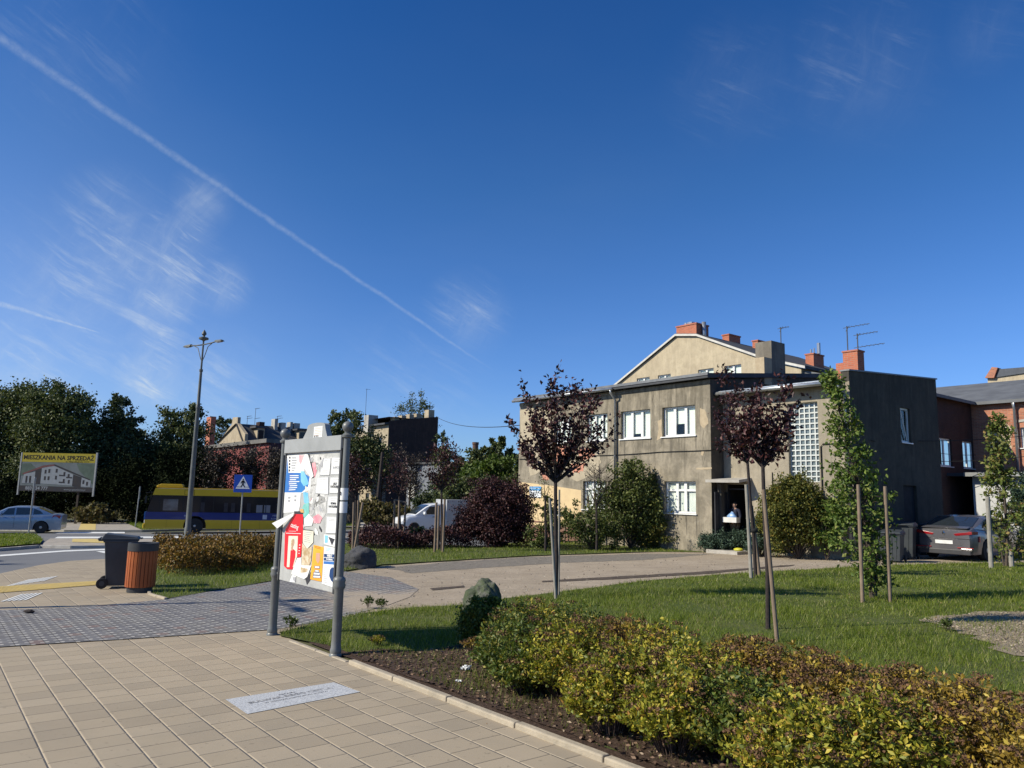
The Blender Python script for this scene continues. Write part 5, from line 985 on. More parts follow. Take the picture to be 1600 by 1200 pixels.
# ================================================================ BILLBOARD
qb = P(90, 800, 56); bz = gz(qb[0], qb[1]); FBB = Frame((qb[0], qb[1], bz), R(-3))
bb = thing('billboard', 'large yellow-topped billboard advertising flats for sale in front of the dark trees', 'billboard', FBB.world(0, 0, 0), R(-3))
x0, z1 = FBB.hy(36, 707); x1, _ = FBB.hy(150, 709); _, z0 = FBB.hy(90, 768)
f = MB(); f.box(x0, x1, 0, 0.08, z0, z1); f.build('panel', mat('billboard_sheet', (0.15, 0.17, 0.18), (0.10, 0.12, 0.12), scale=0.8), bb)
H_ = z1-z0; W_ = x1-x0; YB = mat('billboard_yellow', (0.36, 0.29, 0.03), (0.29, 0.235, 0.025)); BW = mat('billboard_white', (0.25, 0.27, 0.29), (0.20, 0.22, 0.24)); BD = mat('billboard_dark', (0.025, 0.028, 0.038), (0.035, 0.03, 0.03)); BR = mat('billboard_roof', (0.16, 0.06, 0.06), (0.1, 0.05, 0.05)); BG = mat('billboard_green', (0.06, 0.085, 0.07), (0.09, 0.125, 0.10), scale=2)
def bq(name, l, m_, y=-0.004, par=bb): return MB().prism([(x0+W_*u, z1-H_*v) for u, v in l], y-0.003, y).build(name, m_, par)
bq('yellow_band', [(0, 0), (1, 0), (1, 0.24), (0, 0.24)], YB); text('lettering', 'MIESZKANIA NA SPRZEDAŻ', H_*0.155, mat('billboard_ink', (0.01, 0.01, 0.012)), bb, (x0+W_*0.50, -0.009, z1-H_*0.125), bold=0.012)
text('lettering', 'ul. Niepodległości 17/19', H_*0.065, MATS['billboard_ink'], bb, (x0+W_*0.76, -0.009, z1-H_*0.215))
bq('printed_trees', [(0, 0.3), (0.12, 0.27), (0.2, 0.4), (0.1, 0.6), (0, 0.6)], BG); bq('printed_trees', [(0.75, 0.26), (1, 0.26), (1, 0.8), (0.88, 0.6), (0.8, 0.45)], BG)
bq('printed_building', [(0.05, 0.56), (0.20, 0.50), (0.20, 0.80), (0.03, 0.80)], BW, -0.008); bq('printed_building', [(0.285, 0.40), (0.45, 0.33), (0.72, 0.55), (0.72, 0.84), (0.285, 0.80)], BW, -0.008); bq('printed_building', [(0.84, 0.62), (0.97, 0.70), (0.97, 0.86), (0.84, 0.86)], BW, -0.008)
bq('printed_building', [(0.20, 0.44), (0.282, 0.41), (0.282, 0.82), (0.20, 0.82)], BD, -0.008); bq('printed_building', [(0.723, 0.55), (0.838, 0.62), (0.838, 0.88), (0.723, 0.86)], BD, -0.008)
bq('printed_roof', [(0.02, 0.55), (0.30, 0.33), (0.45, 0.29), (0.45, 0.335), (0.30, 0.385), (0.05, 0.57)], BR, -0.012); bq('printed_roof', [(0.452, 0.29), (0.95, 0.66), (0.95, 0.69), (0.452, 0.335)], BD, -0.012)
for u, v in ((0.34, 0.45), (0.39, 0.43), (0.34, 0.62), (0.39, 0.62), (0.49, 0.42), (0.49, 0.60), (0.60, 0.50), (0.66, 0.55), (0.60, 0.68), (0.67, 0.70), (0.09, 0.62), (0.14, 0.62), (0.09, 0.70), (0.14, 0.70), (0.87, 0.70), (0.92, 0.74)): bq('printed_window', [(u-0.013, v-0.01), (u+0.013, v-0.01), (u+0.013, v+0.09), (u-0.013, v+0.09)], BD, -0.012)
for u, v in ((0.58, 0.60), (0.585, 0.78), (0.68, 0.65)): bq('printed_balcony', [(u-0.05, v-0.04), (u+0.03, v-0.03), (u+0.03, v), (u-0.05, v-0.005)], BD, -0.016)
bq('dark_band', [(0, 0.86), (1, 0.88), (1, 1), (0, 1)], BD, -0.0075); text('lettering', '883 334 777', H_*0.12, BW, bb, (x0+W_*0.24, -0.012, z1-H_*0.93), bold=0.008); text('lettering', 'www.grupaviahome.pl', H_*0.065, BW, bb, (x0+W_*0.76, -0.012, z1-H_*0.945))
f = MB(); f.box(x0-0.12, x0-0.02, -0.02, 0.1, z0-0.3, z1); f.build('frame_post', MATS['galvanised'], bb); f = MB(); f.box(x1+0.02, x1+0.14, -0.02, 0.1, z0-0.3, z1+0.1); f.build('frame_post', MATS['galvanised'], bb)
for u in (0.2, 0.8): f = MB(); f.box(x0+W_*u-0.07, x0+W_*u+0.07, 0.09, 0.2, 0, z1-0.2); f.build('leg', mat('rusty_steel', (0.06, 0.045, 0.035)), bb)
# ================================================================ CARS
M_TYRE = mat('tyre', (0.02, 0.02, 0.021), (0.03, 0.03, 0.03), rough=0.85); M_RIM = mat('rim', (0.42, 0.42, 0.43), (0.3, 0.3, 0.31), rough=0.3, metal=0.7); M_TRIM = mat('black_trim', (0.018, 0.018, 0.02), rough=0.5)
M_CGL = mat('car_glass', (0.025, 0.032, 0.04), (0.02, 0.025, 0.03), rough=0.04, spec=0.9, scale=1)
M_TAIL = mat('tail_light', (0.28, 0.008, 0.012), (0.20, 0.006, 0.01), rough=0.15, spec=0.8); M_HEADL = mat('head_light', (0.55, 0.57, 0.60), (0.4, 0.42, 0.45), rough=0.1, spec=0.9); M_CHROME = mat('chrome', (0.7, 0.7, 0.7), (0.6, 0.6, 0.6), rough=0.12, metal=1.0)
M_RSTRIP = mat('red_strip', (0.45, 0.02, 0.02), rough=0.3); M_PLATE = mat('number_plate', (0.78, 0.78, 0.77), rough=0.4)
def paint(name, col, metal=0.35): return mat(name, col, tuple(c*0.9 for c in col), rough=0.28, metal=metal, coat=0.6, scale=0.7, contrast=(0.2, 0.8))
def interp(tab, x):
    xs = [a[0] for a in tab]; return float(np.interp(x, xs, [a[1] for a in tab]))
def wheel(par, x, y, r_, w_, side, name='wheel', spokes=5):
    f = MB(); prof = [(r_*0.62, -w_/2), (r_*0.93, -w_/2), (r_, -w_/2+0.03), (r_, w_/2-0.03), (r_*0.93, w_/2), (r_*0.62, w_/2)]; t = MB().lathe(prof, 28)
    t.v = [(x+p[0], y+p[2], r_+p[1]) for p in t.v]; wh = t.build(name, M_TYRE, par, auto=40)
    g = MB(); yo = y+side*(w_/2-0.025); g.add([(x+r_*0.62*math.cos(a), yo-side*0.03, r_+r_*0.62*math.sin(a)) for a in [2*math.pi*k/24 for k in range(24)]], [tuple(range(24))]); g.build('wheel_well_disc', M_TRIM, wh)
    g = MB()
    for k in range(spokes):
        a = 2*math.pi*k/spokes+0.3; ca, sa = math.cos(a), math.sin(a); p = []
        for rr, ww in ((0.05, 0.05), (r_*0.62, 0.035)): p += [(x+ca*rr-sa*ww, r_+sa*rr+ca*ww), (x+ca*rr+sa*ww, r_+sa*rr-ca*ww)]
        g.prism([p[0], p[1], p[3], p[2]], min(yo, yo+side*0.02), max(yo, yo+side*0.02))
    l = MB().lathe([(r_*0.57, -0.02), (r_*0.64, -0.02), (r_*0.64, 0.02), (r_*0.57, 0.02)], 28); g.add([(x+p[0], yo+p[2], r_+p[1]) for p in l.v], l.f[:-2]+[]); l2 = MB().lathe([(0.07, -0.02), (0.07, 0.025), (0.02, 0.03)], 14); g.add([(x+p[0], yo+p[2]*side, r_+p[1]) for p in l2.v], l2.f); g.build('rim', M_RIM, wh)
def car(label, loc, rz, L, W, deck, roof, zb, wb, col, r_=0.32, scale=1.0, kind='saloon', name='parked_car', plate='', van=False):
    """x runs from the nose (0) to the tail (L); deck: (x,z) top of the lower body, roof: (x,z) top of the cabin"""
    t = thing(name, label, 'van' if van else 'car', loc, rz); t.scale = (scale,)*3; M_ = paint('paint_'+name+str(round(L, 2)), col, 0.0 if van else 0.45)
    fx, rx = wb; ends = [(0, 0.80), (0.12, 0.90), (0.4, 0.97), (0.9, 1.0), (L-0.9, 1.0), (L-0.35, 0.96), (L-0.1, 0.90), (L, 0.84)]
    xs = sorted(set(list(np.arange(0, L+0.001, 0.05).round(3))+[a[0] for a in deck])); zbelt = lambda x: interp(deck, x)
    def arch(x):
        for xc in (fx, rx):
            d = abs(x-xc)
            if d < r_+0.055: return r_+math.sqrt((r_+0.055)**2-d*d)
        return 0
    V = []; rows = 11
    for x in xs:
        hw = W/2*interp(ends, x); zd = zbelt(x); endf = min(1, (min(x, L-x)+0.02)/0.12); z0 = zb+(1-endf)*0.08; za = max(z0, arch(x)); zu = max(z0, min(za, zd-0.1))
        zf = lambda f_: max(za, z0+(zd-z0)*f_)
        sec = [(0, z0), (hw*0.62, z0), (hw*0.70, zu), (hw*0.96, max(zu, z0+0.02)), (hw*0.99, zf(0.25)), (hw, zf(0.5)), (hw*0.995, zf(0.72)), (hw*0.975, max(za, zd-0.07)), (hw*0.93, zd-0.015), (hw*0.80, zd), (0, zd+0.025)]
        V.append(sec)
    f = MB(); n = len(xs)
    for s in (-1, 1):
        vs = [(x, s*p[0], p[1]) for x, sec in zip(xs, V) for p in sec]; fs = [(i*rows+j, i*rows+j+1, (i+1)*rows+j+1, (i+1)*rows+j) for i in range(n-1) for j in range(rows-1)]; f.add(vs, fs)
        f.add([(xs[0], s*p[0], p[1]) for p in V[0]], [tuple(range(rows))]); f.add([(xs[-1], s*p[0], p[1]) for p in V[-1]], [tuple(range(rows))])
    body = f.build('body', M_, t, auto=38)
    # cabin
    xr = sorted(set(list(np.linspace(roof[0][0], roof[-1][0], 41).round(3))+[a[0] for a in roof])); hwb = W/2*0.93; tum = 0.80 if not van else 0.90
    def gy(x, z):          # half width of the cabin side at height z
        zd = zbelt(x)-0.02; k = (z-zd)/(max(a[1] for a in roof)-zd); return W/2*interp(ends, x)*(0.925-(0.925-tum)*max(0, k)**1.15)
    f = MB(); rows2 = 6
    S = []
    for x in xr:
        zr = interp(roof, x); zd = zbelt(x)-0.03; zr = max(zr, zd+0.01); z3_ = zr-min(0.06, (zr-zd)*0.3)
        S.append([(gy(x, zd), zd), (gy(x, (zd+z3_)/2), (zd+z3_)/2), (gy(x, z3_), z3_), (gy(x, zr)*0.93, zr-0.012), (gy(x, zr)*0.5, zr+0.008), (0, zr+0.014)])
    for s in (-1, 1):
        vs = [(x, s*p[0], p[1]) for x, sec in zip(xr, S) for p in sec]; fs = [(i*rows2+j, i*rows2+j+1, (i+1)*rows2+j+1, (i+1)*rows2+j) for i in range(len(xr)-1) for j in range(rows2-1)]; f.add(vs, fs)
    f.build('cabin', M_, t, auto=40)
    return t, gy, zbelt, M_, ends
def sidepane(t, gy, pts, name='side_window', m_=M_CGL, off=0.006, s_=(-1, 1)):
    for s in s_:
        f = MB(); f.add([(x, s*(gy(x, z)+off), z) for x, z in pts], [tuple(range(len(pts)))]); f.build(name, m_, t)
def slope(t, roof, x0, x1, gy, k0=0.86, k1=0.86, name='windscreen', m_=M_CGL, n=8, off=0.02):
    f = MB(); xs = np.linspace(x0, x1, n); vs = []
    for i, x in enumerate(xs):
        z = interp(roof, x); k = k0+(k1-k0)*i/(n-1)
        for u in (-1, -0.5, 0, 0.5, 1): vs.append((x, u*gy(x, z)*k, z+off-0.012*u*u*1.2))
    f.add(vs, [(i*5+j, i*5+j+1, (i+1)*5+j+1, (i+1)*5+j) for i in range(n-1) for j in range(4)]); f.build(name, m_, t, smooth=True)
# --- pale blue saloon on the far road, seen from its left side
deck = [(0, 0.62), (0.25, 0.74), (0.7, 0.86), (1.25, 0.93), (3.6, 0.99), (4.35, 1.06), (4.6, 0.98)]; roof = [(1.15, 0.93), (1.5, 1.13), (1.95, 1.38), (2.3, 1.45), (2.9, 1.465), (3.35, 1.40), (3.8, 1.20), (4.12, 1.045)]
sc_ = 0.98; qc = G(63, 833.5); rzc = R(20)
loc = (qc[0]-sc_*(3.65*math.cos(rzc)+0.78*math.sin(rzc)), qc[1]-sc_*(3.65*math.sin(rzc)-0.78*math.cos(rzc)), gz(qc[0], qc[1])+0.005)
t, gy, zbt, M_, ends = car('pale metallic blue saloon driving left past the billboard', loc, rzc, 4.6, 1.79, deck, roof, 0.17, (0.95, 3.65), (0.27, 0.34, 0.43), scale=sc_, name='moving_car')
for s in (-1, 1):
    for x in (0.95, 3.65): wheel(t, x, s*0.78, 0.325, 0.21, s)
sidepane(t, gy, [(1.75, 0.99), (2.32, 0.995), (2.32, 1.36), (2.02, 1.33)]); sidepane(t, gy, [(2.40, 0.995), (3.15, 1.01), (3.15, 1.36), (2.40, 1.37)]); sidepane(t, gy, [(3.22, 1.01), (3.70, 1.06), (3.52, 1.22), (3.22, 1.33)])
slope(t, roof, 1.22, 1.93, gy); slope(t, roof, 3.42, 4.08, gy, name='rear_window')
for s in (-1, 1):
    f = MB(); f.hexa([(4.12, s*0.86, 0.83), (4.5, s*0.80, 0.80), (4.5, s*0.70, 0.80), (4.12, s*0.78, 0.83)][::-s], [(4.2, s*0.855, 0.98), (4.56, s*0.79, 0.97), (4.56, s*0.70, 0.97), (4.2, s*0.78, 0.98)][::-s]); f.build('tail_light', M_TAIL, t)
    f = MB(); f.hexa([(1.62, s*0.86, 0.98), (1.78, s*0.86, 0.98), (1.78, s*1.02, 0.98), (1.66, s*1.02, 0.98)][::s], [(1.62, s*0.86, 1.10), (1.76, s*0.86, 1.10), (1.76, s*1.01, 1.09), (1.68, s*1.01, 1.09)][::s]); f.build('mirror', M_, t, bevel=0.02)
    for x in (2.2, 3.05): f = MB(); f.box(x, x+0.18, min(s*0.885, s*0.91), max(s*0.885, s*0.91), 0.86, 0.885); f.build('door_handle', M_, t)
    for x in (1.45, 2.36, 3.2): f = MB(); f.box(x-0.004, x+0.004, min(s*0.893, s*0.8985), max(s*0.893, s*0.8985), 0.30, 0.93); f.build('door_gap', M_TRIM, t)
f = MB(); f.box(4.555, 4.575, -0.26, 0.26, 0.62, 0.73); f.build('number_plate', M_PLATE, t)
# --- silver-grey saloon parked by the garage, seen from behind
deck = [(0, 0.60), (0.3, 0.74), (0.9, 0.87), (1.4, 0.93), (3.7, 1.0), (4.55, 1.06), (4.74, 0.99), (4.8, 0.93)]; roof = [(1.3, 0.93), (1.7, 1.15), (2.15, 1.38), (2.6, 1.45), (3.1, 1.455), (3.6, 1.39), (4.1, 1.22), (4.5, 1.065)]
qa, qb2 = G(1456, 874), G(1533, 876); dv = qb2-qa; angw = math.atan2(dv[1], dv[0])
hd = R(96)                                   # car nose points away; model x goes nose->tail, so the model is turned to face back at us
cxw, cyw = (qa[0]+qb2[0])/2, (qa[1]+qb2[1])/2; rzc = R(-142)
c_, s_ = math.cos(rzc), math.sin(rzc); loc = (cxw-c_*3.95, cyw-s_*3.95, gz(cxw, cyw)+0.03)
t, gy, zbt, M_, ends = car('silver grey saloon parked by the dark carport, seen from behind', loc, rzc, 4.8, 1.86, deck, roof, 0.20, (0.98, 3.78), (0.155, 0.15, 0.16), r_=0.34, name='parked_car')
for s in (-1, 1):
    for x in (0.98, 3.78): wheel(t, x, s*0.80, 0.34, 0.22, s)
sidepane(t, gy, [(1.95, 1.0), (2.55, 1.0), (2.55, 1.37), (2.28, 1.35)]); sidepane(t, gy, [(2.62, 1.0), (3.35, 1.02), (3.35, 1.36), (2.62, 1.38)]); sidepane(t, gy, [(3.42, 1.03), (3.95, 1.08), (3.72, 1.24), (3.42, 1.33)])
slope(t, roof, 1.36, 2.12, gy); slope(t, roof, 3.60, 4.44, gy, 0.84, 0.90, name='rear_window')
W2 = 0.93
f = MB(); f.prism([(-0.86, 0.86), (-0.36, 0.80), (-0.30, 0.86), (-0.50, 0.90), (-0.86, 0.95)], 4.775, 4.812, 'x'); f.build('tail_light', M_TAIL, t, bevel=0.006)
f = MB(); f.prism([(0.86, 0.86), (0.36, 0.80), (0.30, 0.86), (0.50, 0.90), (0.86, 0.95)], 4.775, 4.812, 'x'); f.build('tail_light', M_TAIL, t, bevel=0.006)
for s in (-1, 1):
    f = MB(); f.hexa([(4.45, s*0.905, 0.86), (4.78, s*0.86, 0.86), (4.78, s*0.74, 0.86), (4.45, s*0.80, 0.86)][::-s], [(4.45, s*0.905, 0.95), (4.78, s*0.86, 0.95), (4.78, s*0.74, 0.95), (4.45, s*0.80, 0.95)][::-s]); f.build('tail_light', M_TAIL, t)
    f = MB(); f.hexa([(1.80, s*0.88, 1.0), (1.98, s*0.88, 1.0), (1.98, s*1.06, 1.0), (1.85, s*1.06, 1.0)][::s], [(1.80, s*0.88, 1.13), (1.96, s*0.88, 1.13), (1.96, s*1.05, 1.12), (1.87, s*1.05, 1.12)][::s]); f.build('mirror', M_, t, bevel=0.02)
    f = MB(); f.box(4.80, 4.835, min(s*0.52, s*0.84), max(s*0.52, s*0.84), 0.335, 0.40); f.build('exhaust_trim', M_CHROME, t, bevel=0.01)
    f = MB(); f.box(4.79, 4.832, min(s*0.40, s*0.88), max(s*0.40, s*0.88), 0.415, 0.432); f.build('reflector', M_RSTRIP, t)
    f = MB(); f.prism([(4.30, 0.62), (4.42, 0.62), (4.40, 0.80), (4.32, 0.80)], min(s*0.90, s*0.925), max(s*0.90, s*0.925)); f.build('side_reflector', M_RSTRIP, t)
f = MB(); f.prism([(-0.55, 0.50), (0.55, 0.50), (0.42, 0.70), (-0.42, 0.70)], 4.79, 4.806, 'x'); f.build('plate_recess', M_, t, bevel=0.004)
f = MB(); f.box(4.808, 4.822, -0.27, 0.27, 0.53, 0.645); npl = f.build('number_plate', M_PLATE, t)
f = MB(); f.box(4.76, 4.83, -0.80, 0.80, 0.20, 0.36); f.build('lower_bumper', mat('dark_bumper', (0.05, 0.05, 0.055), rough=0.5), t, bevel=0.02)
f = MB(); f.prism([(4.50, 1.085), (4.76, 1.03), (4.78, 1.05), (4.55, 1.11)], -0.72, 0.72); f.build('boot_spoiler', M_, t, bevel=0.008)
f = MB(); f.add([(4.822, 0, 0.955), (4.822, 0.045, 0.88), (4.822, 0, 0.805), (4.822, -0.045, 0.88), (4.83, 0, 0.93), (4.83, 0.022, 0.88), (4.83, 0, 0.83), (4.83, -0.022, 0.88)], [(0, 1, 5, 4), (1, 2, 6, 5), (2, 3, 7, 6), (3, 0, 4, 7)]); f.build('badge', M_CHROME, t)
f = MB(); f.box(4.81, 4.816, -0.82, 0.82, 0.705, 0.712); f.build('boot_gap', M_TRIM, t)
# --- white pick-up box van driving left
q = G(646, 833.5); k_ = 0.97; rzv = R(27)
deck = [(0, 0.72), (0.15, 0.92), (0.5, 1.02), (0.95, 1.09), (2.3, 1.12), (2.4, 1.12), (4.4, 1.12)]; roof = [(0.85, 1.08), (1.15, 1.32), (1.55, 1.60), (1.85, 1.74), (2.2, 1.80), (2.6, 1.82), (4.4, 1.82)]
t, gy, zbt, M_, ends = car('white delivery van with a tall box body driving left behind the stakes', (q[0]-k_*(0.82*math.cos(rzv)+0.75*math.sin(rzv)), q[1]-k_*(0.82*math.sin(rzv)-0.75*math.cos(rzv)), gz(q[0], q[1])), rzv, 4.4, 1.75, deck, roof, 0.24, (0.82, 3.5), (0.72, 0.73, 0.74), r_=0.31, scale=k_, name='delivery_van', van=True)
for s in (-1, 1):
    for x in (0.82, 3.5): wheel(t, x, s*0.75, 0.31, 0.2, s)
sidepane(t, gy, [(1.42, 1.15), (2.12, 1.15), (2.12, 1.62), (1.78, 1.60)]); slope(t, roof, 0.92, 1.78, gy)
f = MB(); f.box(2.85, 4.45, -0.92, 0.92, 0.42, 2.06); f.build('cargo_box', mat('box_grey', (0.42, 0.43, 0.45), (0.36, 0.37, 0.39), rough=0.5), t, bevel=0.02)
f = MB(); f.box(-0.04, 0.35, -0.80, 0.80, 0.26, 0.56); f.build('bumper', mat('grey_bumper', (0.05, 0.05, 0.055), rough=0.6), t, bevel=0.05)
for s in (-1, 1):
    f = MB(); f.hexa([(0.06, s*0.72, 0.70), (0.42, s*0.84, 0.74), (0.42, s*0.70, 0.74), (0.06, s*0.55, 0.70)][::-s], [(0.16, s*0.72, 0.90), (0.5, s*0.835, 0.94), (0.5, s*0.70, 0.94), (0.16, s*0.55, 0.90)][::-s]); f.build('headlight', M_HEADL, t)
    f = MB(); f.hexa([(1.36, s*0.83, 1.14), (1.52, s*0.83, 1.14), (1.52, s*1.02, 1.14), (1.40, s*1.02, 1.14)][::s], [(1.36, s*0.83, 1.30), (1.50, s*0.83, 1.30), (1.50, s*1.01, 1.30), (1.42, s*1.01, 1.30)][::s]); f.build('mirror', M_, t, bevel=0.02)
    f = MB(); f.box(1.95, 2.15, min(s*0.87, s*0.895), max(s*0.87, s*0.895), 0.98, 1.01); f.build('door_handle', M_TRIM, t)
    f = MB(); f.box(2.26, 2.27, min(s*0.868, s*0.880), max(s*0.868, s*0.880), 0.36, 1.08); f.build('door_gap', M_TRIM, t)

# ================================================================ BUS
q = G(303, 834); kb = 0.93; rzb = R(20)
t = thing('city_bus', 'yellow and blue single-deck city bus with dark windows heading left', 'bus', (0, 0, 0), rzb); t.scale = (kb, kb, kb*0.94)
FX, RX, LB, WB2 = 2.75, 8.6, 11.6, 1.26; c_, s_ = math.cos(rzb), math.sin(rzb)
# the visible flank is y=-WB2; put its front wheel on the measured point
t.location = (q[0]-kb*(FX*c_+WB2*s_), q[1]-kb*(FX*s_-WB2*c_), gz(q[0], q[1])+0.005)
M_BY = mat('bus_yellow', (0.66, 0.43, 0.015), (0.60, 0.39, 0.015), rough=0.35, coat=0.4, scale=1); M_BB = mat('bus_blue', (0.010, 0.025, 0.17), (0.008, 0.022, 0.15), rough=0.35, coat=0.4, scale=1); M_BGL = mat('bus_glass', (0.012, 0.014, 0.022), (0.018, 0.018, 0.022), rough=0.08, spec=0.35, scale=0.5)
def fx_(z): return 0.05+0.42*max(0, (z-1.05)/1.75)**1.2                   # raked front
def band(name, z0, z1, m_, inset=0.0, x1=None, arches=False):
    """one level of the body, full width, wheel arches cut out of its outline"""
    X1 = x1 or LB; pts = [(fx_(z0)+inset, z0)]
    if arches:
        for xc in (FX, RX):
            for k in range(0, 13):
                a = math.pi-math.pi*k/12; pts.append((xc+0.60*math.cos(a), max(z0, 0.50+0.60*math.sin(a))))
    pts += [(X1, z0), (X1, z1)]+[(fx_(z0+(z1-z0)*k/4)+inset, z0+(z1-z0)*k/4) for k in (4, 3, 2, 1)]
    f = MB(); n = len(pts); yy = WB2-inset
    f.prism(pts, -yy, yy); return f.build(name, m_, t)
band('skirt', 0.33, 1.0, M_BY, 0, None, True) if False else None
def skirt():
    f = MB()
    for a, b in ((0.05, FX-0.62), (FX+0.62, RX-0.62), (RX+0.62, LB)): f.box(a, b, -WB2, WB2, 0.30, 0.86)
    for xc in (FX, RX):
        for k in range(12):
            a0 = math.pi-math.pi*k/12; a1 = math.pi-math.pi*(k+1)/12; xa, xb = xc+0.62*math.cos(a0), xc+0.62*math.cos(a1); za, zb3 = 0.50+0.60*math.sin(a0), 0.50+0.60*math.sin(a1)
            if max(za, zb3) < 0.86: f.hexa([(xa, -WB2, max(za, 0.3)), (xb, -WB2, max(zb3, .3)), (xb, WB2, max(zb3, .3)), (xa, WB2, max(za, .3))], [(xa, -WB2, 0.86), (xb, -WB2, 0.86), (xb, WB2, 0.86), (xa, WB2, 0.86)])
    return f.build('skirt', M_BY, t)
skirt()
def blue():
    f = MB(); xs_ = [0.05]+[xc+0.62*math.cos(math.pi-math.pi*k/12) for xc in (FX, RX) for k in range(13)]+[LB]
    def az(x):
        for xc in (FX, RX):
            if abs(x-xc) < 0.62: return max(0.86, 0.50+0.60*math.sqrt(max(0, 1-((x-xc)/0.62)**2)))
        return 0.86
    for a, b in zip(xs_[:-1], xs_[1:]):
        if b-a < 1e-4: continue
        f.hexa([(a, -WB2, az(a)), (b, -WB2, az(b)), (b, WB2, az(b)), (a, WB2, az(a))], [(a, -WB2, 1.32), (b, -WB2, 1.32), (b, WB2, 1.32), (a, WB2, 1.32)])
    return f.build('blue_band', M_BB, t)
blue(); band('window_band', 1.322, 2.36, M_BGL, 0.012); band('roof_band', 2.362, 2.80, M_BY)
f = MB(); f.prism([(fx_(2.8)+0.05, 2.80), (LB-0.05, 2.80), (LB-0.3, 2.84), (fx_(2.8)+0.35, 2.84)], -WB2+0.12, WB2-0.12); f.build('roof', M_BY, t)
f = MB(); f.prism([(0.50, 2.842), (1.95, 2.842), (1.92, 3.02), (1.85, 3.06), (0.75, 3.06), (0.50, 2.95)], -1.05, 0.5); f.build('roof_unit', M_BY, t, bevel=0.03)
f = MB(); f.box(0.60, LB, -WB2-0.012, -WB2+0.01, 2.765, 2.80); f.build('roof_rail', mat('pale_rail', (0.62, 0.55, 0.30)), t)
for k, xx in enumerate((0.75, 2.05, 3.7, 5.2, 6.7, 8.2, 9.7, 11.2)):
    f = MB(); f.box(xx-0.02, xx+0.02, -WB2-0.002, -WB2+0.02, 1.33, 2.35); f.build('window_divider', M_TRIM, t)
f = MB(); f.box(0.95, 1.75, -WB2+0.006, -WB2+0.0095, 1.42, 2.12); f.build('driver_window', mat('light_reflection_glass', (0.10, 0.13, 0.16), (0.05, 0.06, 0.08), rough=0.05, spec=0.9, scale=2), t)
for xx in (3.0, 4.3, 4.7, 5.6, 7.3, 7.8, 8.9, 10.3): f = MB(); f.box(xx, xx+0.22, -WB2+0.005, -WB2+0.009, 1.38, 1.95); f.build('seat_back', mat('bus_seat', (0.035, 0.034, 0.04), (0.06, 0.05, 0.05), scale=3), t)
for xx in (6.15, 6.6, 9.5): f = MB(); f.box(xx, xx+0.36, -WB2+0.004, -WB2+0.009, 1.36, 1.84); f.build('window_sticker', mat('pale_sticker', (0.25, 0.25, 0.27)), t)
f = MB(); f.box(2.05, 2.62, -WB2-0.006, -WB2-0.001, 2.40, 2.72); f.build('hatch', mat('hatch_line', (0.30, 0.20, 0.02)), t); f = MB(); f.box(2.08, 2.59, -WB2-0.010, -WB2-0.007, 2.43, 2.69); f.build('hatch', M_BY, t)
for xx in (1.2, 4.8, 6.4, 10.0): f = MB(); f.box(xx-0.005, xx+0.005, -WB2-0.003, -WB2+0.01, 0.32, 0.85); f.build('panel_gap', mat('panel_gap', (0.25, 0.16, 0.02)), t)
BT = mat('bus_lettering', (0.55, 0.57, 0.66)); text('lettering', 'MIEJSKI ZAKŁAD', 0.145, BT, t, (7.65, -WB2-0.003, 1.17)); text('lettering', 'KOMUNIKACYJNY', 0.145, BT, t, (7.65, -WB2-0.003, 0.97))
text('lettering', '805', 0.16, BT, t, (2.25, -WB2-0.003, 1.10)); f = MB(); f.box(6.55, 6.80, -WB2-0.004, -WB2-0.001, 0.93, 1.22); f.build('crest', BT, t)
for s in (-1, 1):
    for x in (FX, RX): wheel(t, x, s*(WB2-0.16), 0.48, 0.28, s, spokes=9)
    f = MB(); f.box(0.0, 0.09, min(s*0.75, s*1.2), max(s*0.75, s*1.2), 0.62, 0.84); f.build('headlight', M_HEADL, t, bevel=0.03)
    f = MB(); f.tube([(0.42, s*1.2, 2.55), (0.05, s*1.42, 2.50), (0.02, s*1.42, 2.2)], 0.025, 6); f.box(-0.02, 0.07, s*1.42-0.1, s*1.42+0.1, 1.85, 2.25); f.build('mirror', M_TRIM, t)
    f = MB(); f.box(0.6, LB-0.1, min(s*0.3, s*(WB2-0.33)), max(s*0.3, s*(WB2-0.33)), 0.32, 0.84); f.build('underbody', M_TRIM, t)
f = MB(); f.box(-0.05, 0.12, -WB2, WB2, 0.30, 0.60); f.build('bumper', M_BY, t, bevel=0.04); f = MB(); f.box(-0.015, 0.045, -WB2+0.02, WB2-0.02, 0.87, 1.31); f.build('front_panel', mat('bus_front_blue', (0.04, 0.16, 0.42), rough=0.3), t)
f = MB(); f.add([(fx_(z)-0.012, y, z) for z in (1.34, 1.8, 2.28) for y in (-1.2, 1.2)], [(0, 1, 3, 2), (2, 3, 5, 4)]); f.build('windscreen', M_BGL, t)
bx_ = t
# bus driver seen through the cab window is omitted from view by the dark glass

# ================================================================ DARK WHEELIE BINS BY THE HOUSE
for i, (px, py, rz, hh, lb) in enumerate(((1419, 875, -38, 1.25, 'large dark refuse container nearest the green column tree by the house wall'), (1443, 868, -38, 1.2, 'dark refuse container between the wall and the parked silver car'), (1402, 880, -38, 1.0, 'dark wheelie bin half hidden at the corner of the grey side wall'))):
    q = G(px, py); wheelie((q[0], q[1]+0.3, gz(q[0], q[1])+0.012), R(rz), lb, h=hh, w_=0.85 if i == 0 else 0.7, d_=0.7)

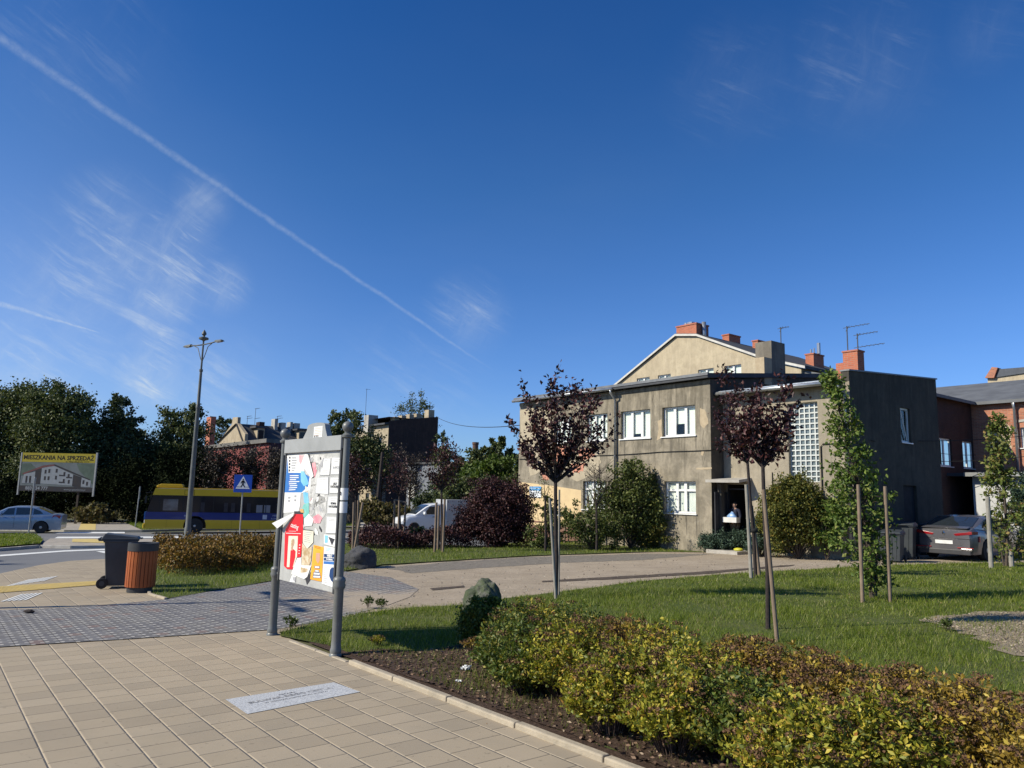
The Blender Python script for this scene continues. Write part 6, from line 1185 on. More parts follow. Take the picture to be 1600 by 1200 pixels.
# ================================================================ PERSON IN THE DOORWAY
def skin_mesh(name, verts, edges, radii, m_, parent, root=0, sub=2):
    me = bpy.data.meshes.new(name); me.from_pydata(verts, edges, []); o = bpy.data.objects.new(name, me); COL.objects.link(o)
    sm = o.modifiers.new('skin', 'SKIN'); sm.use_smooth_shade = True; sk = me.skin_vertices[0].data
    for i, r_ in enumerate(radii): sk[i].radius = (r_, r_) if not isinstance(r_, tuple) else r_
    sk[root].use_root = True; ss = o.modifiers.new('sub', 'SUBSURF'); ss.levels = sub; ss.render_levels = sub
    dg = bpy.context.evaluated_depsgraph_get(); me2 = bpy.data.meshes.new_from_object(o.evaluated_get(dg)); bpy.data.objects.remove(o)
    me2.materials.clear(); me2.materials.append(m_); me2.polygons.foreach_set('use_smooth', [True]*len(me2.polygons)); o = bpy.data.objects.new(name, me2); COL.objects.link(o); o.parent = parent; return o
pw = FB.world((dr[0]+dr[1])/2-0.15, YW+0.02, 0.25); prz = RZ+R(8)
pe = thing('person', 'person in dark top and brown trousers carrying a white box out of the dark doorway', 'person', pw, prz)
M_SKIN = mat('skin', (0.42, 0.26, 0.19), (0.36, 0.21, 0.15)); M_SHIRT = mat('navy_shirt', (0.03, 0.035, 0.06), (0.02, 0.022, 0.04)); M_TROU = mat('khaki_trousers', (0.24, 0.17, 0.10), (0.17, 0.12, 0.07)); M_HAIR = mat('dark_hair', (0.03, 0.022, 0.018))
# front is -y; box held at waist height
vs = [(0, 0, 0.95), (0, 0.01, 1.12), (0, 0.0, 1.32), (0, 0, 1.46), (0, -0.01, 1.53), (0, -0.02, 1.62), (0, -0.025, 1.70),
      (0.19, 0, 1.42), (0.23, 0.0, 1.20), (0.20, -0.16, 1.06), (0.17, -0.33, 1.02), (-0.19, 0, 1.42), (-0.23, 0.0, 1.20), (-0.20, -0.16, 1.06), (-0.17, -0.33, 1.02),
      (0.10, 0, 0.88), (0.11, -0.03, 0.50), (0.11, 0.02, 0.09), (0.115, -0.13, 0.045), (-0.10, 0, 0.88), (-0.11, 0.03, 0.50), (-0.11, 0.06, 0.09), (-0.115, -0.08, 0.045)]
es = [(0, 1), (1, 2), (2, 3), (3, 4), (4, 5), (5, 6), (3, 7), (7, 8), (8, 9), (9, 10), (3, 11), (11, 12), (12, 13), (13, 14), (0, 15), (15, 16), (16, 17), (17, 18), (0, 19), (19, 20), (20, 21), (21, 22)]
rr = [(0.15, 0.11), (0.13, 0.10), (0.155, 0.11), (0.08, 0.07), 0.052, 0.088, 0.075, 0.06, 0.048, 0.040, 0.032, 0.06, 0.048, 0.040, 0.032, 0.088, 0.062, 0.042, 0.035, 0.088, 0.062, 0.042, 0.035]
for s, k in ((1, 10), (-1, 14)):
    for j, (dx_, ln) in enumerate(((0.03, 0.075), (0.012, 0.085), (-0.006, 0.08), (-0.024, 0.065))):
        b0 = len(vs); vs += [(s*(0.17+dx_), -0.39, 0.985), (s*(0.155+dx_), -0.39-ln*0.5, 0.972), (s*(0.135+dx_), -0.39-ln*0.9, 0.975)]; es += [(k, b0), (b0, b0+1), (b0+1, b0+2)]; rr += [0.010, 0.009, 0.008]
    b0 = len(vs); vs += [(s*0.135, -0.36, 1.03), (s*0.115, -0.385, 1.055)]; es += [(k, b0), (b0, b0+1)]; rr += [0.011, 0.009]
skin_mesh('body', vs, es, rr, M_SKIN, pe)
skin_mesh('shirt', vs[:4]+[vs[7], vs[8], (0.215, -0.10, 1.10), vs[11], vs[12], (-0.215, -0.10, 1.10)], [(0, 1), (1, 2), (2, 3), (3, 4), (4, 5), (5, 6), (3, 7), (7, 8), (8, 9)], [(0.165, 0.125), (0.15, 0.12), (0.172, 0.127), (0.095, 0.085), 0.075, 0.062, 0.052, 0.075, 0.062, 0.052], M_SHIRT, pe)
skin_mesh('trousers', [vs[0], vs[15], vs[16], (vs[17][0], vs[17][1], 0.12), vs[19], vs[20], (vs[21][0], vs[21][1], 0.12)], [(0, 1), (1, 2), (2, 3), (0, 4), (4, 5), (5, 6)], [(0.158, 0.12), 0.102, 0.078, 0.062, 0.102, 0.078, 0.062], M_TROU, pe)
f = MB().lathe([(0.095*math.sin(a), 1.655-0.105*math.cos(a)) for a in [math.pi*k/12 for k in range(5, 13)]], 16, (0, 0.012, 0)); f.build('hair', M_HAIR, pe, smooth=True)
f = MB(); f.add([(-0.012, -0.115, 1.635), (0.012, -0.115, 1.635), (0, -0.112, 1.675), (0, -0.138, 1.64)], [(0, 1, 3), (1, 2, 3), (2, 0, 3)]); f.build('nose', M_SKIN, pe)
for s in (-1, 1):
    f = MB(); f.lathe([(0.003, -0.008), (0.01, 0), (0.003, 0.008)], 8, (s*0.032, -0.105, 1.668)); f.build('eye', M_HAIR, pe)
    f = MB(); f.lathe([(0.004, -0.03), (0.016, -0.01), (0.018, 0.015), (0.005, 0.03)], 8, (s*0.088, -0.02, 1.65), 0.6); f.build('ear', M_SKIN, pe)
    f = MB(); f.hexa([(s*0.11-0.045, -0.16, 0.0), (s*0.11+0.045, -0.16, 0.0), (s*0.11+0.04, 0.12, 0.0), (s*0.11-0.04, 0.12, 0.0)], [(s*0.11-0.035, -0.14, 0.05), (s*0.11+0.035, -0.14, 0.05), (s*0.11+0.035, 0.1, 0.11), (s*0.11-0.035, 0.1, 0.11)]); f.build('shoe', M_TYRE, pe, bevel=0.02)
f = MB(); f.box(-0.02, 0.02, -0.112, -0.104, 1.605, 1.611); f.build('mouth', mat('lips', (0.35, 0.15, 0.12)), pe)
bx = thing('carried_box', 'white cardboard box held in the arms of the person in the doorway', 'box', FB.world((dr[0]+dr[1])/2-0.15, YW+0.02, 0.25+0.99), prz)
f = MB(); f.box(-0.30, 0.30, -0.47, -0.16, 0, 0.02); f.box(-0.30, 0.30, -0.47, -0.455, 0.02, 0.19); f.box(-0.30, 0.30, -0.175, -0.16, 0.02, 0.19); f.box(-0.30, -0.285, -0.455, -0.175, 0.02, 0.19); f.box(0.285, 0.30, -0.455, -0.175, 0.02, 0.19); f.build('carton', mat('white_card', (0.70, 0.69, 0.66), (0.6, 0.58, 0.54)), bx)
bgm = thing('blue_bag', 'crumpled blue plastic bag lying on top of the carried white box', 'bag', FB.world((dr[0]+dr[1])/2-0.15, YW+0.02, 0.25+1.10), prz)
f = MB(); f.lathe([(0.10, -0.05), (0.19, 0.0), (0.20, 0.10), (0.15, 0.18), (0.06, 0.25), (0.03, 0.28)], 14, (0.05, -0.31, 0)); q_ = random.Random(3); f.v = [(p[0]+q_.uniform(-.02, .02), (p[1]+0.31)*0.55-0.31+q_.uniform(-.015, .015), p[2]+q_.uniform(-.02, .02)) for p in f.v]; f.build('sack', mat('blue_plastic', (0.10, 0.24, 0.50), (0.30, 0.42, 0.60), rough=0.35, scale=12), bgm, smooth=True)
ypos = FB.world(dr[1]+0.05, YW-0.75, 0.25); f = MB(); yb = thing('yellow_bag', 'bright yellow bag on the doorstep behind the tree stake', 'bag', ypos, RZ)
f.lathe([(0.14, 0), (0.19, 0.03), (0.18, 0.07), (0.12, 0.10), (0.04, 0.11)], 12); f.v = [(p[0]+q_.uniform(-.02, .02), p[1]*0.7, p[2]) for p in f.v]; f.build('sack', mat('yellow_plastic', (0.55, 0.52, 0.03), (0.45, 0.42, 0.05), rough=0.4), yb, smooth=True)

# ================================================================ FAR BUILDINGS (left and middle)
def simple_house(name, label, cat, px, py, Y, rz, fill):
    q = P(px, py, Y); fr = Frame((q[0], q[1], gz(q[0], q[1])), rz); t = thing(name, label, cat, fr.world(0, 0, 0), rz); fill(t, fr); return t, fr
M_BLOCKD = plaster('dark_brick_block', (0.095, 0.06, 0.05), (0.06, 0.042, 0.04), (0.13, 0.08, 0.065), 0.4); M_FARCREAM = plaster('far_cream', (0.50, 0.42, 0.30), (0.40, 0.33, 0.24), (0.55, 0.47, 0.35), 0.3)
def block(t, fr):
    zt = (fr.hy(603, 657)[1]+fr.hy(683, 651)[1])/2; x1 = fr.hy(683, 700)[0]; D_ = 9
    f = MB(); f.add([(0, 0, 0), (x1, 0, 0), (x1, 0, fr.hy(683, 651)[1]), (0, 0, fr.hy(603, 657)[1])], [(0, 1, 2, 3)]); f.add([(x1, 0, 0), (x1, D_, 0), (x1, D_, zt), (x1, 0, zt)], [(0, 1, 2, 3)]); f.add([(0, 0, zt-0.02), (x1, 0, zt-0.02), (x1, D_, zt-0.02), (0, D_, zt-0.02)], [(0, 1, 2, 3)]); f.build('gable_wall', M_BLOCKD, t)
    za = fr.hx(603, 660, 0)[1]; f = MB(); hw_ = []
    for k in range(3):
        for j in range(3): hw_.append((1.6+j*2.6, 2.5+j*2.6, 1.2+k*3.2, 2.8+k*3.2))
    f2 = MB(); wall_y(f2, 0, D_, 0, za-0.3, 0, hw_, 0.2); f.add([(p[1], p[0], p[2]) for p in f2.v], f2.f); f.build('street_wall', M_FARCREAM, t)
    for h_ in hw_:
        g = MB(); g.box(0.1, 0.14, h_[0], h_[1], h_[2], h_[3]); g.build('window', M_BGL, t)
    f = MB(); f.hexa([(-0.5, 0.05, za-0.3), (x1*0.5, 0.05, za+0.3), (x1*0.5, D_, za+0.3), (-0.5, D_, za-0.3)], [(-0.5, 0.05, za-0.1), (x1*0.5, 0.05, za+0.45), (x1*0.5, D_, za+0.45), (-0.5, D_, za-0.1)]); f.build('roof', M_ROOF, t)
    for i, (a, b, yt) in enumerate(((617, 624, 651), (628, 635, 649), (640, 647, 647), (651, 659, 646), (670, 679, 640))):
        xa, zt_ = fr.hy(a, yt, 0.4); xb, _ = fr.hy(b, yt, 0.4); f = MB(); f.box(xa, xb, 0.4, 1.4, zt-0.4, zt_); f.build('chimney', M_FARCREAM, t)
    xa, zt_ = fr.hy(576, 648, 4.0); xb, _ = fr.hy(591, 648, 4.0); f = MB(); f.box(xa, xb, 4, 5.2, za-1, zt_); f.build('chimney', MATS['concrete'], t)
bk, fbk = simple_house('apartment_block', 'tall dark brick block with a row of pale chimneys above the middle trees', 'building', 602, 780, 86, R(36), block)
antenna('tall thin aerial left of the dark brick block', -0.8, 4.6, fbk.hx(603, 660, 0)[1], 4.2, 0.5, 1.0, 3, fr_=fbk, rz=R(36))
def gab(t, fr):
    g = [fr.hy(*p) for p in ((340, 693), (362, 663), (371, 661), (383, 678))]; f = MB(); f.prism([(g[0][0], 0), (g[0][0], g[0][1]), g[1], (g[1][0]+0.2, g[1][1]+0.7), (g[2][0], g[2][1]+0.6), g[2], g[3], (g[3][0], 0)], 0, 0.3); f.build('gable_wall', M_FARCREAM, t)
    x1, zr = fr.hy(500, 672, 0.0); pk = fr.hy(371, 662, 0)
    # long roof running to the right and away
    D_ = 12.5; ze = g[3][1]-1.2; f = MB(); f.add([(g[3][0]+0.4, -0.2, ze), (g[3][0]+0.4, D_, ze), (g[2][0], D_, pk[1]), (g[2][0], -0.2, pk[1])], [(0, 1, 2, 3)]); f.add([(g[0][0], -0.2, g[0][1]), (g[0][0], D_, g[0][1]), (g[2][0], D_, pk[1]+0.01), (g[2][0], -0.2, pk[1]+0.01)], [(0, 1, 2, 3)]); f.build('roof', M_ROOF, t)
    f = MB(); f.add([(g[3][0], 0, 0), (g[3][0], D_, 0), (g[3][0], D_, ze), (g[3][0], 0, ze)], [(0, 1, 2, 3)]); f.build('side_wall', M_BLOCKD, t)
    for px0_, px1_, yt, yy in ((402, 413, 667, 0), (467, 480, 671, 0)):
        # dormer standing on the roof slope, its window facing us
        ya = fr.hx(px0_, 680, g[3][0]-0.6)[0]; yb_ = fr.hx(px1_, 680, g[3][0]-0.6)[0]; zt = fr.hx(px0_, yt, g[3][0]-0.6)[1]; f = MB(); f.box(g[3][0]-2.6, g[3][0]-0.6, ya, yb_, ze+0.2, zt-0.1); d = f.build('dormer', M_FARCREAM, t); f = MB(); f.box(g[3][0]-2.8, g[3][0]-0.4, ya-0.3, yb_+0.3, zt-0.1, zt+0.1); f.build('dormer_roof', M_ROOF, d)
        f = MB(); f.box(g[3][0]-0.59, g[3][0]-0.55, ya+(yb_-ya)*0.15, yb_-(yb_-ya)*0.15, ze+0.5, zt-0.3); f.build('dormer_window', M_BGL, d)
    for a, b, yt in ((403, 411, 660), (427, 432, 655), (437, 444, 661), (451, 455, 660), (457, 466, 662)):
        yy_ = fr.hx((a+b)/2, 670, g[2][0])[0]; ya = fr.hx(a, yt, g[2][0])[0]; yb_, zt = fr.hx(b, yt, g[2][0]); f = MB(); f.box(g[2][0]-0.5, g[2][0]+0.5, ya, yb_, pk[1]-0.8, zt); f.build('chimney', MATS['concrete'] if a > 420 else M_BLOCKD, t)
gh2, fg2 = simple_house('terraced_house', 'cream gabled house with a long dark dormered roof behind the pink wall', 'house', 362, 780, 76, RZ, gab)
for px, top, lb in ((398, 638, 'tall multi-arm aerial above the dormered roof'), (386, 650, 'short aerial left of the tall one above the dormered roof'), (433, 650, 'small aerial above the right chimneys of the dormered roof')):
    y_, z_ = fg2.hx(px, 662, fg2.hy(371, 661)[0]); x_ = fg2.hy(371, 661)[0]; antenna(lb, x_, y_, z_-0.4, fg2.hx(px, top, x_)[1]-z_+0.4, 1.1, 1.0, 4, low=0.9, fr_=fg2, rz=RZ)
def pink(t, fr):
    x0 = fr.hy(305, 700)[0]; zt = fr.hy(400, 694)[1]; D_ = 8; f = MB(); f.box(x0, 0, 0, D_, 0, zt); f.build('wall', mat('pink_render', (0.26, 0.075, 0.07), (0.20, 0.055, 0.055), scale=1.2, bump=0.3), t)
    f = MB(); f.box(x0-0.2, 0.2, -0.35, D_, zt, zt+0.35); f.build('roof', mat('weathered_sheet', (0.19, 0.18, 0.17), (0.12, 0.115, 0.11), scale=1.5), t)
    f = MB(); f.box(0.002, 0.2, 0.05, D_, 0, zt-0.004); f.build('side_wall', mat('pink_render_shaded', (0.10, 0.045, 0.055), (0.07, 0.03, 0.04)), t)  # shaded face of the pink house, its shade put into a darker colour
    xa, za = fr.hy(323, 652, 3); xb, _ = fr.hy(333, 652, 3); f = MB(); f.box(xa, xa+(xb-xa)*0.7, 3, 3.6, zt, za); f.build('chimney', M_BRK, t)
simple_house('pink_house', 'low faded pink building with a sheet roof and brick chimney behind bare branches', 'house', 414, 790, 66, RZ, pink)
def wh(t, fr):
    a = fr.hy(637, 726); b = fr.hy(668, 765); f = MB(); f.box(a[0], b[0]+3, 0, 4, 0, a[1]); f.build('wall', mat('blue_grey_wall', (0.20, 0.22, 0.26), (0.15, 0.16, 0.19)), t); f = MB(); f.box(a[0]-0.2, b[0]+3.2, -0.2, 4.2, a[1], a[1]+0.15); f.build('roof', M_ROOF, t)
    f = MB(); c = fr.hy(639, 756); d = fr.hy(650, 778); f.box(c[0], d[0], -0.03, -0.002, d[1], c[1]); f.build('door', mat('white_door', (0.7, 0.7, 0.68)), t)
simple_house('outbuilding', 'small blue grey outbuilding with a white door left of the green bushes', 'building', 650, 800, 66, RZ, wh)
q = P(741, 760, 95); t = thing('factory_chimney', 'slender round brick chimney rising over the green bushes', 'chimney', (q[0], q[1], gz(q[0], q[1]))); h = P(741, 691, 95)[2]-gz(q[0], q[1]); MB().lathe([(0.5, 0), (0.36, h-0.3), (0.42, h-0.3), (0.42, h)], 14).build('shaft', mat('sooty_brick', (0.16, 0.09, 0.07), (0.10, 0.06, 0.05)), t, auto=30)
# ================================================================ VEGETATION
M_BARK = mat('bark', (0.11, 0.085, 0.065), (0.06, 0.048, 0.04), scale=14, bump=0.8); M_BARKD = mat('dark_bark', (0.05, 0.038, 0.035), (0.03, 0.024, 0.022), scale=14, bump=0.6)
M_STAKE = mat('stake_wood', (0.27, 0.20, 0.145), (0.19, 0.14, 0.10), scale=3, streak=(20, (0.12, 0.09, 0.07), 0.6)); M_STAKEG = mat('weathered_stake', (0.34, 0.32, 0.28), (0.24, 0.22, 0.19), scale=3, streak=(20, (0.15, 0.14, 0.12), 0.6))
M_TWIG = mat('twig', (0.10, 0.065, 0.05), (0.06, 0.04, 0.032)); M_TIE = mat('tree_tie', (0.02, 0.02, 0.02))
L_PLUM = leafmat('plum_leaf', [(0, (0.022, 0.009, 0.013)), (0.5, (0.048, 0.016, 0.020)), (0.8, (0.10, 0.034, 0.034)), (1, (0.19, 0.085, 0.07))], 0.12, 0.45)
L_OAK = leafmat('oak_leaf', [(0, (0.06, 0.105, 0.018)), (0.5, (0.115, 0.175, 0.028)), (0.85, (0.20, 0.26, 0.055)), (1, (0.28, 0.27, 0.08))], 0.25)
L_OAK2 = leafmat('oak_leaf_autumn', [(0, (0.075, 0.11, 0.022)), (0.5, (0.15, 0.19, 0.04)), (0.85, (0.24, 0.23, 0.065)), (1, (0.30, 0.18, 0.06))], 0.25)
L_DARK = leafmat('dark_tree_leaf', [(0, (0.030, 0.046, 0.018)), (0.5, (0.055, 0.078, 0.028)), (1, (0.13, 0.15, 0.06))], 0.12)
L_THK = leafmat('thicket_leaf_shaded', [(0, (0.008, 0.012, 0.006)), (0.7, (0.014, 0.020, 0.009)), (1, (0.03, 0.038, 0.016))], 0.05, 1.0, 0.05)  # near black: the thicket's deep shade is put into the leaf colour
L_MID = leafmat('mid_tree_leaf', [(0, (0.042, 0.062, 0.020)), (0.5, (0.085, 0.11, 0.035)), (1, (0.19, 0.20, 0.075))], 0.18)
L_LIME = leafmat('lime_leaf', [(0, (0.05, 0.085, 0.012)), (0.6, (0.09, 0.14, 0.02)), (1, (0.14, 0.18, 0.035))], 0.25)
L_BUSH = leafmat('bush_leaf', [(0, (0.05, 0.07, 0.018)), (0.6, (0.10, 0.13, 0.03)), (1, (0.20, 0.20, 0.055))], 0.2)
L_GOLD = leafmat('thuja_leaf', [(0, (0.05, 0.065, 0.014)), (0.5, (0.12, 0.13, 0.022)), (0.85, (0.20, 0.185, 0.032)), (1, (0.30, 0.20, 0.04))], 0.2)
L_JUN = leafmat('juniper_leaf', [(0, (0.03, 0.055, 0.035)), (0.6, (0.055, 0.095, 0.062)), (1, (0.10, 0.145, 0.10))], 0.12)
L_PURP = leafmat('barberry_leaf', [(0, (0.022, 0.010, 0.014)), (0.5, (0.055, 0.018, 0.024)), (0.85, (0.10, 0.035, 0.038)), (1, (0.17, 0.08, 0.065))], 0.15)
L_RUST = leafmat('rusty_hedge_leaf', [(0, (0.045, 0.032, 0.010)), (0.4, (0.20, 0.105, 0.020)), (0.75, (0.34, 0.18, 0.032)), (1, (0.10, 0.11, 0.022))], 0.2)
L_SPIR = leafmat('spirea_leaf', [(0, (0.10, 0.12, 0.018)), (0.35, (0.20, 0.225, 0.026)), (0.65, (0.40, 0.36, 0.04)), (0.9, (0.60, 0.48, 0.07)), (1, (0.40, 0.17, 0.05))], 0.28, 0.5)
L_SPIG = leafmat('spirea_leaf_green', [(0, (0.055, 0.085, 0.018)), (0.5, (0.11, 0.155, 0.028)), (0.85, (0.22, 0.235, 0.04)), (1, (0.36, 0.27, 0.05))], 0.28, 0.5)
L_SPIB = leafmat('spirea_leaf_bronze', [(0, (0.11, 0.085, 0.02)), (0.35, (0.24, 0.16, 0.03)), (0.7, (0.42, 0.27, 0.045)), (1, (0.55, 0.42, 0.07))], 0.25, 0.5)
M_SEED = leafmat('seed_head', [(0, (0.08, 0.042, 0.024)), (0.6, (0.15, 0.080, 0.042)), (1, (0.24, 0.13, 0.065))], 0.0, 0.9)
L_GRASS = leafmat('grass_blade', [(0, (0.095, 0.135, 0.012)), (0.5, (0.165, 0.225, 0.020)), (0.84, (0.26, 0.30, 0.04)), (1, (0.48, 0.42, 0.2))], 0.40, 0.5)
L_DRYG = leafmat('dry_grass_blade', [(0, (0.10, 0.08, 0.035)), (0.6, (0.20, 0.16, 0.075)), (1, (0.10, 0.11, 0.035))], 0.25, 0.7)
L_WEED = leafmat('weed_leaf', [(0, (0.05, 0.08, 0.02)), (1, (0.12, 0.15, 0.035))], 0.25)

def ell_pts(n, c, r_, shell=0.55):
    d = unit(rs.normal(size=(n, 3))); k = rs.uniform(shell, 1, n)**0.8; return np.array(c)+d*k[:, None]*np.array(r_)
def branchset(mb, base, tips, r0, n=5, droop=0.0, curve=0.3):
    for tp in tips:
        b = np.array(base, float); tp = np.array(tp, float); mid = b+(tp-b)*0.5; mid[:2] = b[:2]+(tp[:2]-b[:2])*(0.5-curve*0.5); mid[2] += curve*0.15*np.linalg.norm(tp-b)
        mb.tube([b, b+(mid-b)*0.5, mid, mid+(tp-mid)*0.55, tp], [r0, r0*0.8, r0*0.58, r0*0.35, r0*0.12], n, cap=False)
def crown_tree(name, label, cat, px, Y, lobes, leaf, m_, nper, trunk_r=0.18, sig=0.29, group=None, bark=M_BARK, clump=26, density=1.0, trunk=True, base_py=None, fine=1.0):
    """lobes: [(px, py, half-width px, half-height px), ...] of the crown silhouette at depth Y; depth of each lobe = its width"""
    q = P(px, 780, Y) if base_py is None else G(px, base_py); Y = q[1]; base = np.array([q[0], q[1], gz(q[0], q[1])]); t = thing(name, label, cat, tuple(base), 0, group); C = []; tips = []; k = Y/F
    for (lx, ly, hw, hh) in lobes:
        c = P(lx, ly, Y)-base; rx, rz_ = hw*k, hh*k; n = max(6, int(clump*density*(hw*hh)/900)); cs = ell_pts(n, c, (rx, rx*0.8, rz_), 0.35)
        cs[:, 2] = np.maximum(cs[:, 2], 0.25*0.5)
        tips += [cs[i] for i in range(0, n, 3)]
        s_ = sig*min(rx, rz_); 
        no = max(3, n//4); d_ = unit(rs.normal(size=(no, 3))+np.array([0, 0, 0.5])); outl = c+d_*rs.uniform(0.95, 1.38, no)[:, None]*np.array([rx, rx*0.8, rz_]); tips += list(outl)
        for o_ in outl:
            for f_ in (1.0, 0.85, 0.7): m1 = max(4, int(nper*0.5)); C.append(c+(o_-c)*f_+rs.normal(size=(m1, 3))*s_*0.42)
        for c_ in cs:
            m0 = max(8, int(nper*(2.1 if leaf > 0.3 else 1.25))); z = rs.normal(size=(m0, 3))*np.array([s_, s_, s_*0.62])*rs.uniform(0.55, 1.15); C.append(c_+z)
    C = np.concatenate(C); C[:, 2] = np.maximum(C[:, 2], 0.04)
    leaves('crown' if trunk else 'foliage', C, leaf*(0.56 if leaf > 0.3 else 0.85)*fine, m_, t, wid=0.75, spread=1.0)
    mb = MB()
    if trunk:
        ctr = np.mean([P(l[0], l[1], Y)-base for l in lobes], axis=0); top = min(ctr[2], max(tp[2] for tp in tips)*0.75); pts = [(0, 0, -0.1), (0.05*rnd.random(), 0.03, top*0.3), (ctr[0]*0.35, ctr[1]*0.3, top*0.65), (ctr[0]*0.8, ctr[1]*0.6, top)]
        mb.tube(pts, [trunk_r*1.2, trunk_r, trunk_r*0.75, trunk_r*0.35], 9); branchset(mb, pts[2], tips[::max(1, len(tips)//70)], trunk_r*0.30, 4)
        mb.build('trunk', bark, t)
    else:
        branchset(mb, (0, 0, 0), tips[::max(1, len(tips)//60)], trunk_r*0.2, 4, curve=0.1); mb.build('stems', bark, t)
    return t
T2 = 'tall leafy trees behind the far road'
crown_tree('leafy_tree', 'broad dark tree at the far left edge above the billboard', 'tree', 20, 66, [(20, 650, 52, 45), (-20, 690, 50, 60), (60, 690, 45, 45), (45, 630, 28, 25), (5, 740, 50, 50)], 0.42, L_MID, 55, 0.3, group=T2)
crown_tree('leafy_tree', 'tallest dark tree whose crown rises right above the billboard', 'tree', 95, 64, [(75, 622, 30, 24), (105, 645, 34, 36), (80, 680, 45, 45), (118, 690, 30, 45), (132, 650, 12, 10), (90, 740, 60, 50)], 0.40, L_MID, 55, 0.32, group=T2)
crown_tree('leafy_tree', 'narrow-topped dark tree just right of the billboard', 'tree', 180, 66, [(182, 632, 15, 16), (185, 665, 30, 25), (160, 690, 30, 40), (205, 660, 18, 14), (185, 720, 45, 50), (150, 760, 40, 40)], 0.40, L_DARK, 60, 0.28, group=T2)
crown_tree('leafy_tree', 'low dark tree filling the gap beside the brick chimney', 'tree', 235, 68, [(235, 712, 36, 36), (235, 760, 45, 45), (212, 690, 16, 16)], 0.42, L_DARK, 60, 0.25, group=T2)
crown_tree('leafy_tree', 'rounded dark tree behind the tall street lamp', 'tree', 285, 68, [(283, 660, 28, 25), (303, 645, 14, 14), (290, 695, 34, 35), (268, 735, 40, 50)], 0.38, L_MID, 60, 0.25, group=T2)
crown_tree('leafy_tree', 'yellowing tree crown behind the notice board beside the tall brick block', 'tree', 548, 60, [(520, 668, 14, 26), (550, 662, 18, 20), (548, 700, 36, 36), (575, 720, 28, 44), (530, 740, 32, 40)], 0.34, L_MID, 55, 0.22, group=T2)
crown_tree('birch_tree', 'wispy silver green birch top showing above the dark brick block', 'tree', 648, 105, [(634, 636, 14, 14), (655, 628, 16, 14), (662, 645, 12, 16), (645, 660, 30, 20)], 0.40, L_MID, 24, 0.25, sig=0.38)
crown_tree('leafy_tree', 'small distant tree between the brick chimney and the cream gable', 'tree', 350, 105, [(346, 662, 12, 8), (362, 664, 14, 8), (350, 690, 26, 24)], 0.5, L_DARK, 30, 0.2)
crown_tree('leafy_tree', 'dark tree at the right edge of the tall brick block', 'tree', 688, 82, [(687, 690, 9, 18), (690, 730, 18, 30)], 0.4, L_DARK, 40, 0.2)
# thickets
TH = 'dark thickets along the far pavement'
for i, (px, Y, lobes, m_, lb) in enumerate((
    (40, 60, [(20, 790, 60, 32), (70, 795, 40, 24), (-40, 780, 40, 44)], L_THK, 'dark thicket under the billboard'), (150, 61, [(150, 780, 50, 38), (120, 755, 40, 34)], L_THK, 'dark thicket right of the billboard legs'),
    (225, 60, [(225, 775, 50, 44), (200, 745, 30, 30)], L_THK, 'dark thicket ahead of the bus front'), (300, 58, [(300, 760, 46, 50), (275, 740, 30, 40)], L_THK, 'dark thicket behind the base of the street lamp and the bus roof'))):
    crown_tree('thicket', lb, 'bush', px, Y, lobes, 0.36, m_, 55, 0.14, group=TH, trunk=False, bark=M_BARKD)
L_BARE = leafmat('sparse_brown_leaf', [(0, (0.035, 0.028, 0.022)), (0.6, (0.06, 0.045, 0.035)), (1, (0.10, 0.07, 0.05))], 0.05)
def bare_tree(label, px, Y, py_top, hw, group=None, py_base=None, trunk_r=0.11, nb_=90, leafn=700, name='bare_tree', lm=L_BARE, lsize=0.16, rise=0.35, cat='tree'):
    q = G(px, py_base) if py_base else P(px, 780, Y); Y = q[1]; base = np.array([q[0], q[1], gz(q[0], q[1])]); t = thing(name, label, cat, tuple(base), 0, group); Ht = P(px, py_top, Y)[2]-base[2]; w_ = hw*Y/F; mb = MB(); fork = Ht*rise
    mb.tube([(0, 0, -0.05), (0, 0, fork), (0.05, 0, Ht*0.7), (0, 0, Ht*0.97)], [trunk_r, trunk_r*0.75, trunk_r*0.4, 0.01], 7); C = []
    for i in range(nb_):
        z0 = fork*0.9+rnd.random()*(Ht*0.55); a = rnd.uniform(0, 2*math.pi); L = w_*rnd.uniform(0.4, 1.0); z1 = min(Ht*1.0, z0+L*rnd.uniform(0.3, 1.2)); tip = np.array([math.cos(a)*L, math.sin(a)*L, z1]); b0 = np.array([0, 0, z0])
        mid = (b0+tip)/2+np.array([0, 0, -0.08*L]); mb.tube([b0, mid, tip], [0.035*trunk_r/0.11, 0.018*trunk_r/0.11, 0.006], 4, cap=False); C += [b0+(tip-b0)*rnd.uniform(0.35, 1.05)+rs.normal(size=3)*0.12*w_ for _ in range(max(1, leafn//nb_))]
        for _ in range(3):
            p = b0+(tip-b0)*rnd.uniform(0.4, 0.9); mb.tube([p, p+np.array([rnd.uniform(-1, 1), rnd.uniform(-1, 1), rnd.uniform(0, 1)])*L*0.3], [0.010*trunk_r/0.11, 0.004], 3, cap=False)
    mb.build('trunk', M_BARKD, t); leaves('crown', np.array(C), lsize, lm, t, wid=0.7); return t
BT_ = 'bare brown trees in front of the far houses'
for px, Y, top, hw, lb in ((335, 57, 700, 30, 'bare brown tree just right of the street lamp'), (385, 58, 698, 32, 'bare brown tree above the pedestrian crossing sign'), (432, 57, 700, 28, 'bare brown tree at the left post of the notice board'), (595, 62, 700, 34, 'bare grey tree in front of the brick block'), (640, 66, 705, 28, 'bare tree before the white outbuilding door')):
    bare_tree(lb, px, Y, top, hw, BT_, nb_=110, leafn=900 if px > 500 else 3800)
